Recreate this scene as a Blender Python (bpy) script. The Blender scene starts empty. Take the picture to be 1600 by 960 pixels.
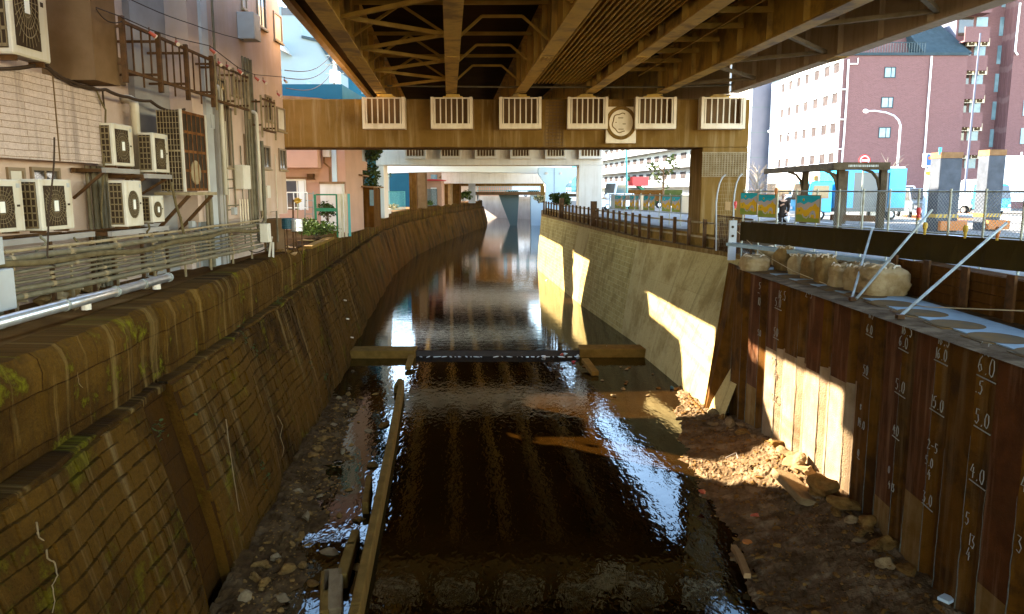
import bpy, math, random
from mathutils import Vector, Matrix
random.seed(7)
R = math.radians
C = bpy.context.scene.collection
S = bpy.context.scene

# ------------------------------------------------------------------ camera, sky, sun, exposure
F, PITCH, EYE = 1200.0, R(8.62), 7.0
cam_d = bpy.data.cameras.new('camera'); cam_d.sensor_width = 36; cam_d.lens = 27.0
cam_d.clip_start = .1; cam_d.clip_end = 3000
cam = bpy.data.objects.new('camera', cam_d); C.objects.link(cam)
cam.location = (0, 0, EYE); cam.rotation_euler = (R(90) - PITCH, 0, 0)
S.camera = cam

SUN_AZ = R(37)        # swing of the sun from the left (-X) towards the far end (+Y)
SUN_EL = R(28)
sun_dir = Vector((-math.cos(SUN_AZ) * math.cos(SUN_EL), math.sin(SUN_AZ) * math.cos(SUN_EL), math.sin(SUN_EL)))
w = bpy.data.worlds.new('World'); S.world = w; w.use_nodes = True
nt = w.node_tree; nt.nodes.clear()
sky = nt.nodes.new('ShaderNodeTexSky'); sky.sky_type = 'NISHITA'; sky.sun_disc = False
sky.sun_elevation = SUN_EL; sky.sun_rotation = math.atan2(sun_dir.x, sun_dir.y)
sky.air_density = 1.0; sky.dust_density = .25; sky.ozone_density = .2
bg = nt.nodes.new('ShaderNodeBackground'); bg.inputs['Strength'].default_value = .15
wo = nt.nodes.new('ShaderNodeOutputWorld')
nt.links.new(sky.outputs[0], bg.inputs[0]); nt.links.new(bg.outputs[0], wo.inputs[0])
sd = bpy.data.lights.new('sun', 'SUN'); sd.energy = 4.6; sd.angle = R(.5); sd.color = (1, .92, .79)
so = bpy.data.objects.new('sun', sd); C.objects.link(so)
so.rotation_euler = (-sun_dir).to_track_quat('-Z', 'Y').to_euler(); so.location = (-40, 30, 60)
S.view_settings.view_transform = 'Standard'; S.view_settings.look = 'None'
S.view_settings.gamma = 1; S.view_settings.use_curve_mapping = False
S.view_settings.exposure = 3.5
S.cycles.max_bounces = 10; S.cycles.diffuse_bounces = 6; S.cycles.glossy_bounces = 4
S.cycles.use_denoising = True
S.cycles.sample_clamp_indirect = 6

# ------------------------------------------------------------------ helpers
def ray(px, py):
    u = (px - 800) / F; v = (480 - py) / F
    c, s = math.cos(PITCH), math.sin(PITCH)
    return Vector((u, c + v * s, -s + v * c))
def at(px, py, X=None, Y=None, Z=None):
    """the point of the place that the photograph shows at a pixel, on the plane X=, Y= or Z="""
    d = ray(px, py)
    if X is not None: t = X / d.x
    elif Y is not None: t = Y / d.y
    else: t = (Z - EYE) / d.z
    return Vector((0, 0, EYE)) + d * t
def lerp(a, b, t): return a + (b - a) * t
def interp(tab, y):
    if y <= tab[0][0]: 
        (y0, x0), (y1, x1) = tab[0], tab[1]
    elif y >= tab[-1][0]:
        (y0, x0), (y1, x1) = tab[-2], tab[-1]
    else:
        for (y0, x0), (y1, x1) in zip(tab, tab[1:]):
            if y0 <= y <= y1: break
    return x0 + (x1 - x0) * (y - y0) / (y1 - y0)
def V(*a): return Vector(a)

class MB:
    """collects shapes; build() links them as ONE mesh object"""
    def __init__(s): s.v = []; s.f = []; s.mi = []; s.uv = {}
    def add(s, vs, fs, m=0):
        b = len(s.v); s.v += [Vector(v) for v in vs]
        for f in fs: s.f.append([b + i for i in f]); s.mi.append(m)
    def box(s, c, d, rz=0, m=0, rot=None):
        x, y, z = d[0] / 2, d[1] / 2, d[2] / 2
        M = rot if rot is not None else Matrix.Rotation(rz, 3, 'Z')
        p = [(-x,-y,-z),(x,-y,-z),(x,y,-z),(-x,y,-z),(-x,-y,z),(x,-y,z),(x,y,z),(-x,y,z)]
        s.add([M @ Vector(q) + Vector(c) for q in p], [(0,3,2,1),(4,5,6,7),(0,1,5,4),(1,2,6,5),(2,3,7,6),(3,0,4,7)], m)
        return s
    def bb(s, x0, x1, y0, y1, z0, z1, m=0):
        return s.box(((x0+x1)/2, (y0+y1)/2, (z0+z1)/2), (abs(x1-x0), abs(y1-y0), abs(z1-z0)), 0, m)
    def bar(s, a, b, w, h, m=0, up=(0,0,1)):
        a, b = Vector(a), Vector(b); d = b - a; L = d.length
        if L < 1e-6: return s
        d.normalize(); up = Vector(up)
        if abs(d.dot(up)) > .999: up = Vector((0, 1, 0))
        x = d.cross(up).normalized(); z = x.cross(d)
        M = Matrix((x, d, z)).transposed()
        return s.box((a + b) / 2, (w, L, h), 0, m, M)
    def tube(s, pts, r, n=8, m=0, caps=True, r1=None):
        pts = [Vector(p) for p in pts]; k = len(pts); rings = []
        up = Vector((0, 0, 1)); prev = None
        for i, p in enumerate(pts):
            d = (pts[min(i+1, k-1)] - pts[max(i-1, 0)])
            if d.length < 1e-9: d = Vector((0, 0, 1))
            d.normalize()
            if prev is None:
                a = d.cross(up if abs(d.z) < .95 else Vector((1, 0, 0))).normalized()
            else:
                a = (prev - d * prev.dot(d))
                a = a.normalized() if a.length > 1e-6 else d.orthogonal().normalized()
            prev = a; b = d.cross(a)
            rr = r if r1 is None else lerp(r, r1, i / max(1, k - 1))
            rings.append([p + a * rr * math.cos(2*math.pi*j/n) + b * rr * math.sin(2*math.pi*j/n) for j in range(n)])
        vs = [q for ring in rings for q in ring]; fs = []
        for i in range(k - 1):
            for j in range(n):
                fs.append((i*n+j, i*n+(j+1) % n, (i+1)*n+(j+1) % n, (i+1)*n+j))
        if caps: fs += [tuple(range(n-1, -1, -1)), tuple((k-1)*n + j for j in range(n))]
        s.add(vs, fs, m); return s
    def prism(s, pts, vec, m=0):
        n = len(pts); vec = Vector(vec); a = [Vector(p) for p in pts]
        nr = Vector((0, 0, 0))
        for i in range(n): nr += a[i].cross(a[(i+1) % n])
        if nr.dot(vec) > 0: a.reverse()
        vs = a + [p + vec for p in a]
        fs = [tuple(range(n)), tuple(range(2*n-1, n-1, -1))]
        fs += [(i, n+i, n+(i+1) % n, (i+1) % n) for i in range(n)]
        s.add(vs, fs, m); return s
    def poly(s, pts, m=0, uv=None):
        s.add(pts, [tuple(range(len(pts)))], m)
        if uv: s.uv[len(s.f) - 1] = uv
        return s
    def lathe(s, prof, c, n=16, m=0, axis='Z'):
        vs, fs = [], []
        for (r, z) in prof:
            for j in range(n):
                a = 2*math.pi*j/n
                p = Vector((r*math.cos(a), r*math.sin(a), z))
                if axis == 'X': p = Vector((p.z, p.x, p.y))
                if axis == 'Y': p = Vector((p.x, p.z, p.y))
                vs.append(p + Vector(c))
        for i in range(len(prof) - 1):
            for j in range(n):
                fs.append((i*n+j, i*n+(j+1) % n, (i+1)*n+(j+1) % n, (i+1)*n+j))
        fs += [tuple(range(n-1, -1, -1)), tuple((len(prof)-1)*n+j for j in range(n))]
        s.add(vs, fs, m); return s
    def rock(s, c, d, m=0, seed=None, n=2, rough=.22):
        import bmesh
        rnd = random.Random(seed if seed is not None else random.random())
        bm = bmesh.new(); bmesh.ops.create_icosphere(bm, subdivisions=n, radius=1)
        ph = [rnd.uniform(0, 6) for _ in range(6)]
        cut = [(Vector((rnd.uniform(-1,1), rnd.uniform(-1,1), rnd.uniform(-.6,1))).normalized(), rnd.uniform(.42,.78)) for _ in range(11)] if rough else []
        rz = Matrix.Rotation(rnd.uniform(0, 6.28), 3, 'Z')
        for v in bm.verts:
            p = v.co.copy()
            for nrm, k in cut:
                e = p.dot(nrm) - k
                if e > 0: p -= nrm * e * .9
            p *= 1 + rough*.5*math.sin(3*p.x+ph[0])*math.sin(3*p.y+ph[1]) + rough*.4*math.sin(5*p.z+ph[2]+2*p.x)
            v.co = p
        idx = {v: i for i, v in enumerate(bm.verts)}
        vs = [rz @ Vector((v.co.x*d[0], v.co.y*d[1], v.co.z*d[2])) + Vector(c) for v in bm.verts]
        fs = [tuple(idx[v] for v in f.verts) for f in bm.faces]
        bm.free(); s.add(vs, fs, m); return s
    def build(s, name, mats, parent=None, smooth=False, bevel=0):
        me = bpy.data.meshes.new(name)
        me.from_pydata([tuple(v) for v in s.v], [], s.f)
        if not isinstance(mats, (list, tuple)): mats = [mats]
        for mt in mats: me.materials.append(mt)
        me.polygons.foreach_set('material_index', s.mi)
        if smooth: me.polygons.foreach_set('use_smooth', [True] * len(s.f))
        if s.uv:
            l = me.uv_layers.new(name='UVMap')
            for fi, uv in s.uv.items():
                for li, q in zip(me.polygons[fi].loop_indices, uv): l.data[li].uv = q
        me.update()
        o = bpy.data.objects.new(name, me); C.objects.link(o)
        if bevel:
            bv = o.modifiers.new('bevel', 'BEVEL'); bv.width = bevel; bv.segments = 1; bv.limit_method = 'ANGLE'
        if parent is not None:
            o.parent = parent
            if parent.parent is None and parent.type == 'EMPTY':
                o.matrix_parent_inverse = Matrix.Translation(-parent.location)
        return o

def tag(o, label=None, cat=None, group=None, kind=None):
    if label: o['label'] = label
    if cat: o['category'] = cat
    if group: o['group'] = group
    if kind: o['kind'] = kind
    return o
def thing(name, label, cat, loc=(0, 0, 0), group=None, rz=0):
    o = bpy.data.objects.new(name, None); C.objects.link(o)
    o.empty_display_size = .2; o.location = loc; o.rotation_euler = (0, 0, rz)
    return tag(o, label, cat, group)
KIDS = {}
def kids(o): return [c for c in bpy.data.objects if c.parent == o]
def copy_tree(o, loc=None, rz=None, scale=None, label=None, group=None, tree=None):
    c = o.copy(); C.objects.link(c)
    if loc is not None: c.location = loc
    if rz is not None: c.rotation_euler = (0, 0, rz)
    if scale is not None: c.scale = scale
    if label: c['label'] = label
    if group: c['group'] = group
    def sub(a, b):
        for ch in kids(a):
            d = ch.copy(); C.objects.link(d); d.parent = b; sub(ch, d)
    sub(o, c)
    return c

# ------------------------------------------------------------------ materials (all procedural)
MATS = {}
def mat(name, c1, c2=None, scale=3, rough=.85, bump=0, bscale=20, metal=0, streak=None, streak_amt=.5, sscale=1.6,
        spec=.3, emit=0, patch=None, patch_amt=.6, pscale=.5, coords='Object', strz=.08):
    if name in MATS: return MATS[name]
    m = bpy.data.materials.new(name); m.use_nodes = True; n = m.node_tree.nodes; l = m.node_tree.links
    p = n['Principled BSDF']
    p.inputs['Roughness'].default_value = rough; p.inputs['Metallic'].default_value = metal
    p.inputs['Specular IOR Level'].default_value = spec if spec != .3 or rough < .6 else .05
    tc = n.new('ShaderNodeTexCoord'); co = tc.outputs[coords]
    def noise(sc, det=5, vec=None, ro=.6):
        t = n.new('ShaderNodeTexNoise'); t.inputs['Scale'].default_value = sc; t.inputs['Detail'].default_value = det
        t.inputs['Roughness'].default_value = ro
        l.new(vec if vec is not None else co, t.inputs['Vector']); return t.outputs['Fac']
    def ramp(fac, a, b):
        r = n.new('ShaderNodeMapRange'); r.inputs['From Min'].default_value = a; r.inputs['From Max'].default_value = b
        l.new(fac, r.inputs['Value']); return r.outputs['Result']
    def mix(fac, a, b):
        x = n.new('ShaderNodeMix'); x.data_type = 'RGBA'
        if isinstance(fac, (int, float)): x.inputs['Factor'].default_value = fac
        else: l.new(fac, x.inputs['Factor'])
        for sock, val in ((x.inputs['A'], a), (x.inputs['B'], b)):
            if isinstance(val, tuple): sock.default_value = (*val, 1)
            else: l.new(val, sock)
        return x.outputs['Result']
    def mul(a, k):
        x = n.new('ShaderNodeMath'); x.operation = 'MULTIPLY'; l.new(a, x.inputs[0])
        if isinstance(k, (int, float)): x.inputs[1].default_value = k
        else: l.new(k, x.inputs[1])
        return x.outputs[0]
    col = c1
    if c2: col = mix(ramp(noise(scale), .35, .65), c1, c2)
    if patch: col = mix(mul(ramp(noise(pscale, 6), .5, .62), patch_amt), col, patch)
    if streak:
        mp = n.new('ShaderNodeMapping'); mp.inputs['Scale'].default_value = (1, 1, strz); l.new(co, mp.inputs['Vector'])
        col = mix(mul(ramp(noise(sscale * 3, 4, mp.outputs[0]), .5, .7), streak_amt), col, streak)
    if isinstance(col, tuple): p.inputs['Base Color'].default_value = (*col, 1)
    else: l.new(col, p.inputs['Base Color'])
    if emit:
        p.inputs['Emission Strength'].default_value = emit
        p.inputs['Emission Color'].default_value = (*c1, 1)
    if bump:
        b = n.new('ShaderNodeBump'); b.inputs['Strength'].default_value = bump; b.inputs['Distance'].default_value = .03
        l.new(noise(bscale, 6), b.inputs['Height']); l.new(b.outputs[0], p.inputs['Normal'])
    MATS[name] = m
    return m

def masonry(name, c1, c2, mortar, bw, bh, msize=.012, streak=None, streak_amt=.5, dark=None, dark_amt=.6, moss=None, moss_amt=.7, bump=.5, rough=.9, sq=.5, relief=.03, mfade=.6):
    """brick or stone block wall on UVs in metres, with weathering"""
    m = bpy.data.materials.new(name); m.use_nodes = True; n = m.node_tree.nodes; l = m.node_tree.links
    p = n['Principled BSDF']; p.inputs['Roughness'].default_value = rough; p.inputs['Specular IOR Level'].default_value = .04
    tc = n.new('ShaderNodeTexCoord'); uv = tc.outputs['UV']
    wob = n.new('ShaderNodeTexNoise'); wob.inputs['Scale'].default_value = 1.3; l.new(uv, wob.inputs['Vector'])
    vm = n.new('ShaderNodeVectorMath'); vm.operation = 'MULTIPLY_ADD'; l.new(wob.outputs['Color'], vm.inputs[0])
    vm.inputs[1].default_value = (.05, .05, 0); l.new(uv, vm.inputs[2])
    b = n.new('ShaderNodeTexBrick'); b.inputs['Scale'].default_value = 1; b.inputs['Brick Width'].default_value = bw
    b.inputs['Row Height'].default_value = bh; b.inputs['Mortar Size'].default_value = msize; b.inputs['Mortar Smooth'].default_value = .5
    b.inputs['Bias'].default_value = 0; b.offset = sq
    b.inputs['Color1'].default_value = (*c1, 1); b.inputs['Color2'].default_value = (*c2, 1); b.inputs['Mortar'].default_value = (*mortar, 1)
    l.new(vm.outputs[0], b.inputs['Vector'])
    def noise(sc, det=6, vec=uv, ro=.65):
        t = n.new('ShaderNodeTexNoise'); t.inputs['Scale'].default_value = sc; t.inputs['Detail'].default_value = det
        t.inputs['Roughness'].default_value = ro; l.new(vec, t.inputs['Vector']); return t.outputs['Fac']
    def ramp(fac, a, c, to=1.0):
        r = n.new('ShaderNodeMapRange'); r.inputs['From Min'].default_value = a; r.inputs['From Max'].default_value = c
        r.inputs['To Max'].default_value = to; l.new(fac, r.inputs['Value']); return r.outputs['Result']
    def mix(fac, a, c):
        x = n.new('ShaderNodeMix'); x.data_type = 'RGBA'; l.new(fac, x.inputs['Factor'])
        for sock, val in ((x.inputs['A'], a), (x.inputs['B'], c)):
            if isinstance(val, tuple): sock.default_value = (*val, 1)
            else: l.new(val, sock)
        return x.outputs['Result']
    mean = tuple((a + c) / 2 for a, c in zip(c1, c2))
    col = mix(ramp(noise(.7, 4), .4, .7, mfade), b.outputs['Color'], mean)      # courses fade out in places
    g = noise(9, 8, ro=.75)
    col = mix(ramp(g, .45, .75, .6), col, tuple(k * .45 for k in mean))
    col = mix(ramp(noise(34, 4, ro=.8), .52, .74, .5), col, tuple(min(.9, k * 2.1) for k in mean))
    if dark: col = mix(ramp(noise(.45, 7), .48, .62, dark_amt), col, dark)
    if streak:
        mp = n.new('ShaderNodeMapping'); mp.inputs['Scale'].default_value = (1, .06, 1); l.new(uv, mp.inputs['Vector'])
        col = mix(ramp(noise(2.6, 6, mp.outputs[0], .7), .54, .72, streak_amt), col, streak)
        mp2 = n.new('ShaderNodeMapping'); mp2.inputs['Scale'].default_value = (1, .05, 1); mp2.inputs['Location'].default_value = (31, 7, 0); l.new(uv, mp2.inputs['Vector'])
        col = mix(ramp(noise(3.3, 6, mp2.outputs[0], .7), .55, .72, .75), col, tuple(k * .35 for k in mean))
    if moss: col = mix(ramp(noise(.9, 9, ro=.75), .56, .66, moss_amt), col, moss)
    l.new(col, p.inputs['Base Color'])
    sm = n.new('ShaderNodeMath'); sm.operation = 'MULTIPLY_ADD'; l.new(b.outputs['Fac'], sm.inputs[0]); sm.inputs[1].default_value = -.8; l.new(noise(7, 8), sm.inputs[2])
    bp = n.new('ShaderNodeBump'); bp.inputs['Strength'].default_value = bump; bp.inputs['Distance'].default_value = relief
    l.new(sm.outputs[0], bp.inputs['Height']); l.new(bp.outputs[0], p.inputs['Normal'])
    MATS[name] = m
    return m

def water_mat(name, body, scale, strength, rough=.02, stretch=(1, .45, 1)):
    m = bpy.data.materials.new(name); m.use_nodes = True; n = m.node_tree.nodes; l = m.node_tree.links
    p = n['Principled BSDF']; p.inputs['Base Color'].default_value = (*body, 1); p.inputs['Roughness'].default_value = rough
    p.inputs['IOR'].default_value = 1.33; p.inputs['Specular IOR Level'].default_value = .42; p.inputs['Specular Tint'].default_value = (.35, .84, 1, 1)
    tc = n.new('ShaderNodeTexCoord'); mp = n.new('ShaderNodeMapping'); mp.inputs['Scale'].default_value = stretch
    l.new(tc.outputs['Object'], mp.inputs['Vector'])
    a = n.new('ShaderNodeTexNoise'); a.inputs['Scale'].default_value = scale; a.inputs['Detail'].default_value = 1.8; a.inputs['Distortion'].default_value = .6
    l.new(mp.outputs[0], a.inputs['Vector'])
    c = n.new('ShaderNodeTexNoise'); c.inputs['Scale'].default_value = scale * .22; c.inputs['Detail'].default_value = 2
    l.new(mp.outputs[0], c.inputs['Vector'])
    ad = n.new('ShaderNodeMath'); ad.operation = 'MULTIPLY_ADD'; l.new(c.outputs['Fac'], ad.inputs[0]); ad.inputs[1].default_value = 1.6; l.new(a.outputs['Fac'], ad.inputs[2])
    b = n.new('ShaderNodeBump'); b.inputs['Strength'].default_value = strength; b.inputs['Distance'].default_value = .02
    l.new(ad.outputs[0], b.inputs['Height']); l.new(b.outputs[0], p.inputs['Normal'])
    # the silty bed shows through in patches
    t = n.new('ShaderNodeTexNoise'); t.inputs['Scale'].default_value = .9; t.inputs['Detail'].default_value = 8; l.new(tc.outputs['Object'], t.inputs['Vector'])
    r = n.new('ShaderNodeMapRange'); r.inputs['From Min'].default_value = .4; r.inputs['From Max'].default_value = .75; l.new(t.outputs['Fac'], r.inputs['Value'])
    x = n.new('ShaderNodeMix'); x.data_type = 'RGBA'; l.new(r.outputs['Result'], x.inputs['Factor'])
    x.inputs['A'].default_value = (*body, 1); x.inputs['B'].default_value = (*[k * 1.9 for k in body], 1)
    l.new(x.outputs['Result'], p.inputs['Base Color'])
    MATS[name] = m
    return m

M = MATS
masonry('old_river_stone', (.094,.040,.0045), (.050,.021,.002), (.030,.010,.0008), 90, 90, .001, streak=(.27,.17,.06), streak_amt=.5, dark=(.020,.008,.001), dark_amt=.9, moss=(.15,.11,.005), moss_amt=.5, bump=1.0, relief=.09, mfade=.75)
masonry('old_river_wall_upper', (.095,.042,.0055), (.052,.022,.0022), (.03,.011,.001), 1.5, .65, .010, streak=(.30,.18,.05), streak_amt=.6, dark=(.022,.008,.001), dark_amt=.9, moss=(.15,.125,.005), moss_amt=.85, bump=1.0, relief=.08)
masonry('patched_concrete', (.21,.125,.04), (.14,.078,.022), (.05,.024,.006), 1.2, .4, .01, streak=(.30,.22,.11), streak_amt=.8, dark=(.05,.026,.007), dark_amt=.8, bump=.9)
masonry('river_wall_slot', (.048,.018,.0018), (.034,.012,.0012), (.02,.007,.001), .8, .5, .01, dark=(.03,.014,.004), bump=.9)
masonry('concrete_block_wall', (.38,.265,.085), (.27,.18,.05), (.50,.38,.17), .5, .24, .014, streak=(.48,.36,.15), streak_amt=.45, dark=(.16,.095,.022), dark_amt=.55, bump=.8, mfade=.35)
masonry('smooth_river_concrete', (.42,.30,.115), (.35,.245,.088), (.20,.13,.04), 3.4, 1.6, .006, streak=(.52,.39,.17), streak_amt=.5, dark=(.17,.10,.025), dark_amt=.65, bump=.35)
masonry('pink_tile_wall', (.165,.084,.080), (.138,.070,.066), (.20,.12,.11), .3, .1, .012, bump=.1, relief=.01, mfade=.2)
masonry('siding_wall', (.50,.365,.29), (.45,.325,.25), (.18,.10,.04), 1.3, .115, .008, streak=(.38,.26,.15), streak_amt=.35, bump=.4, relief=.02, mfade=.25)
mat('facade_render', (.52,.365,.275), (.43,.295,.21), .8, .9, .35, 40, streak=(.42,.27,.15), streak_amt=.5, sscale=.6)
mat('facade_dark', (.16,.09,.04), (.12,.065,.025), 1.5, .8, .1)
mat('chase_grey', (.30,.26,.22), (.24,.20,.16), 1, .6, .05)
mat('box_grey', (.36,.35,.32), (.30,.28,.25), 1.2, .5)
mat('ac_casing', (.56,.48,.36), (.47,.39,.27), 2, .5, 0, streak=(.40,.27,.14), streak_amt=.45, sscale=2)
mat('ac_dark', (.05,.03,.015), (.035,.02,.01), 4, .6)
mat('ac_guard', (.17,.115,.05), None, 4, .5)
mat('ac_hub', (.72,.66,.55), None, 4, .5)
mat('pipe_grey', (.15,.12,.065), (.10,.075,.034), 5, .55, .05, 30, streak=(.2,.12,.05), streak_amt=.4)
mat('hose', (.14,.10,.045), (.09,.06,.024), 6, .8, .4, 30)
mat('steel_pipe', (.62,.60,.56), (.5,.46,.4), 5, .32, .03, 30, metal=.8)
mat('dark_iron', (.06,.03,.012), (.11,.05,.018), 5, .6, .2, 40)
mat('rust', (.20,.075,.022), (.10,.04,.012), 5, .85, .3, 40)
mat('glass_dark', (.03,.025,.02), (.06,.045,.03), 1, .08, spec=.6)
mat('glass_sky', (.20,.30,.32), (.10,.17,.19), .8, .25, spec=.5)
mat('window_dull', (.022,.014,.012), (.045,.032,.028), 1.5, .8, spec=.1)
mat('window_frame', (.20,.13,.07), None, 3, .5)
mat('blind', (.60,.52,.42), (.5,.42,.32), 2, .8)
mat('girder_paint', (.60,.36,.065), (.50,.29,.045), 1.2, .55, .06, 18, streak=(.20,.11,.03), streak_amt=.35, patch=(.16,.08,.02), patch_amt=.75, pscale=1.1)
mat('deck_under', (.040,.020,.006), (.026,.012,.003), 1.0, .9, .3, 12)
mat('brace_steel', (.48,.29,.06), (.34,.19,.035), 2, .6)
mat('fascia', (.60,.45,.30), (.52,.38,.24), 1, .8, .1, streak=(.32,.2,.1), streak_amt=.5)
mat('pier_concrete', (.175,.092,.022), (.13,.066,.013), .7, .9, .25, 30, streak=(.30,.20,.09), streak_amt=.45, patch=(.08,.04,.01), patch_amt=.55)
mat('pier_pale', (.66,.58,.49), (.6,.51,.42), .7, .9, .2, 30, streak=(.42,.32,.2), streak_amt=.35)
mat('cage_white', (.70,.57,.40), (.62,.48,.32), 2, .7, .1, streak=(.42,.28,.14), streak_amt=.4)
mat('pile_red', (.105,.032,.008), (.066,.023,.006), 1.6, .8, .5, 35, streak=(.28,.15,.07), streak_amt=.45, patch=(.05,.015,.004), patch_amt=.7, pscale=.9)
mat('pile_brown', (.11,.042,.004), (.07,.025,.0025), 1.8, .85, .5, 35, streak=(.15,.085,.033), streak_amt=.6, patch=(.028,.012,.004), patch_amt=.7, pscale=.9)
mat('margin_gravel', (.085,.042,.012), (.042,.019,.005), 3, .95, 1.0, 30, patch=(.13,.075,.03), patch_amt=.5, pscale=2)
mat('end_wall', (.40,.32,.26), (.33,.26,.21), .3, .9, .2, 8, streak=(.15,.11,.08), streak_amt=.5)
mat('pile_sun_patch', (.30,.205,.115), (.22,.14,.07), 2.2, .9, .6, 30, streak=(.20,.11,.04), streak_amt=.5)  # paler tone paints the sun patch onto the middle piles
mat('pile_mud', (.20,.115,.035), (.14,.068,.012), 2.2, .9, .5, 30, streak=(.32,.21,.11), streak_amt=.4)
mat('chalk', (.27,.24,.19), None, 3, .9)
mat('lime', (.13,.13,.10), (.08,.075,.05), 12, .9)
mat('cap_concrete', (.34,.42,.44), (.25,.30,.31), 1.5, .9, .2)
mat('cap_fill', (.20,.105,.03), (.12,.085,.045), 2.5, .95, .3)
mat('timber', (.10,.038,.005), (.065,.023,.003), 2, .85, .4, 30, streak=(.18,.09,.035), streak_amt=.4)
mat('timber_pale', (.34,.20,.085), (.26,.15,.06), 2, .8, .3, 30)
mat('sandbag', (.42,.29,.14), (.31,.20,.085), 5, .95, 1.0, 14, patch=(.22,.13,.05), patch_amt=.5, pscale=3)
mat('sandbag_dirty', (.26,.155,.055), (.18,.10,.03), 5, .95, 1.0, 14, patch=(.12,.065,.02), patch_amt=.5, pscale=3)
mat('tarp', (.030,.0175,.003), (.042,.024,.005), .8, .7, .25, 6)
mat('galv', (.33,.34,.29), (.22,.20,.14), 4, .5, metal=.4)
mat('galv_brown', (.30,.22,.12), (.22,.15,.07), 4, .6)
mat('rope', (.55,.42,.24), None, 4, .9)
mat('gravel', (.15,.092,.044), (.07,.038,.014), 3, .95, 1.0, 30, patch=(.25,.17,.09), patch_amt=.6, pscale=2)
mat('wet_gravel', (.030,.014,.004), (.015,.007,.002), 3, .55, .9, 30, spec=.5)
mat('rock', (.22,.115,.03), (.13,.06,.013), 4, .9, .6, 18, coords='Generated')
mat('rock_wet', (.13,.06,.012), (.08,.034,.006), 4, .7, .6, 18, coords='Generated')
mat('rock_pale', (.24,.155,.07), (.17,.105,.045), 4, .9, .6, 18, coords='Generated')
mat('sill_concrete', (.19,.10,.02), (.13,.066,.012), 3, .9, .5, 25)
mat('promenade', (.13,.058,.012), (.08,.034,.006), 1.6, .95, .6, 20, patch=(.20,.11,.035), patch_amt=.5)
mat('street', (.20,.18,.155), (.15,.135,.115), 1.5, .9, .2, 40)
mat('white_line', (.75,.73,.68), None, 2, .8)
mat('kerb', (.48,.48,.45), (.4,.39,.35), 2, .9)
mat('far_ground', (.22,.2,.16), (.16,.14,.10), .2, .95)
water_mat('water', (.009,.0034,.0004), 8, .19)
water_mat('water_upper', (.014,.0065,.0018), 7, .085, .015, (.5, 1.6, 1))
mat('foam', (.72,.74,.72), None, 8, .7)
mat('white_wall', (.80,.79,.74), (.74,.72,.67), .3, .85)
mat('wrap_grey', (.085,.09,.10), (.06,.064,.07), 2, .9, .4, 30)
mat('block_wall', (.36,.36,.34), (.3,.3,.29), .3, .85)
mat('grey_wall', (.135,.135,.16), (.115,.115,.14), .4, .9, .1)
mat('blue_wall', (.018,.080,.115), (.014,.065,.095), .3, .85)
mat('pale_blue_wall', (.52,.62,.66), (.45,.56,.6), .3, .85)
mat('pink_wall', (.50,.285,.185), (.44,.25,.16), .7, .9, .15)
mat('shelter_wood', (.085,.058,.03), (.055,.036,.017), 3, .85, .3, 30)
mat('roof_dark', (.04,.058,.066), (.03,.045,.05), 2, .7)
mat('roof_brown', (.24,.13,.06), (.17,.09,.04), 3, .8, .4, 20)
mat('leaf_green', (.075,.115,.018), (.12,.15,.03), 6, .7, coords='Generated')
mat('leaf_dark', (.035,.05,.012), (.06,.07,.018), 6, .7, coords='Generated')
mat('leaf_dry', (.42,.33,.18), (.30,.25,.10), 6, .9, coords='Generated')
mat('bark', (.13,.08,.045), (.09,.055,.03), 5, .95, .4)
mat('twig_pale', (.20,.16,.12), None, 5, .9)
mat('green_paint', (.02,.16,.075), None, 3, .5)
mat('teal_paint', (.08,.30,.27), None, 3, .5)
mat('blue_truck', (.015,.36,.62), (.012,.31,.55), 2, .35, spec=.5)
mat('white_paint', (.80,.80,.78), None, 2, .35, spec=.5)
mat('white_box', (.82,.81,.78), None, 2, .5)
mat('silver_paint', (.50,.52,.52), None, 2, .3, spec=.5)
mat('dark_paint', (.06,.07,.075), None, 2, .3, spec=.5)
mat('red_paint', (.55,.04,.035), None, 2, .45)
mat('orange', (.40,.125,.02), None, 2, .5)
mat('yellow', (.45,.27,.02), None, 2, .5)
mat('tyre', (.02,.02,.02), None, 2, .9)
mat('hub_metal', (.5,.5,.5), None, 2, .4, metal=.7)
mat('sign_blue', (.02,.09,.40), None, 2, .5)
mat('sign_white', (.80,.79,.76), None, 2, .6)
mat('sign_red', (.62,.05,.04), None, 2, .6)
mat('art_sky', (.02,.36,.46), (.04,.42,.5), 2, .6)
mat('art_grey', (.44,.36,.34), None, 2, .6)
mat('art_yellow', (.68,.40,.015), (.6,.32,.015), 4, .6)
mat('art_green', (.30,.30,.03), (.2,.26,.05), 4, .6)
mat('lamp_red', (.40,.07,.03), None, 3, .5)
mat('skin', (.50,.30,.20), None, 3, .6)
mat('coat', (.022,.016,.013), (.03,.022,.017), 6, .9)
mat('hair', (.03,.016,.01), None, 3, .7)
mat('bag_white', (.70,.70,.68), None, 3, .7)
mat('cable', (.05,.03,.018), None, 3, .7)
mat('pale_block', (.21,.27,.29), (.19,.245,.265), .3, .9)
mat('twilight_steel', (.10,.135,.125), None, 3, .6)
mat('poly_blue', (.012,.05,.06), None, 3, .5)
from mathutils import noise as NZ
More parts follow.
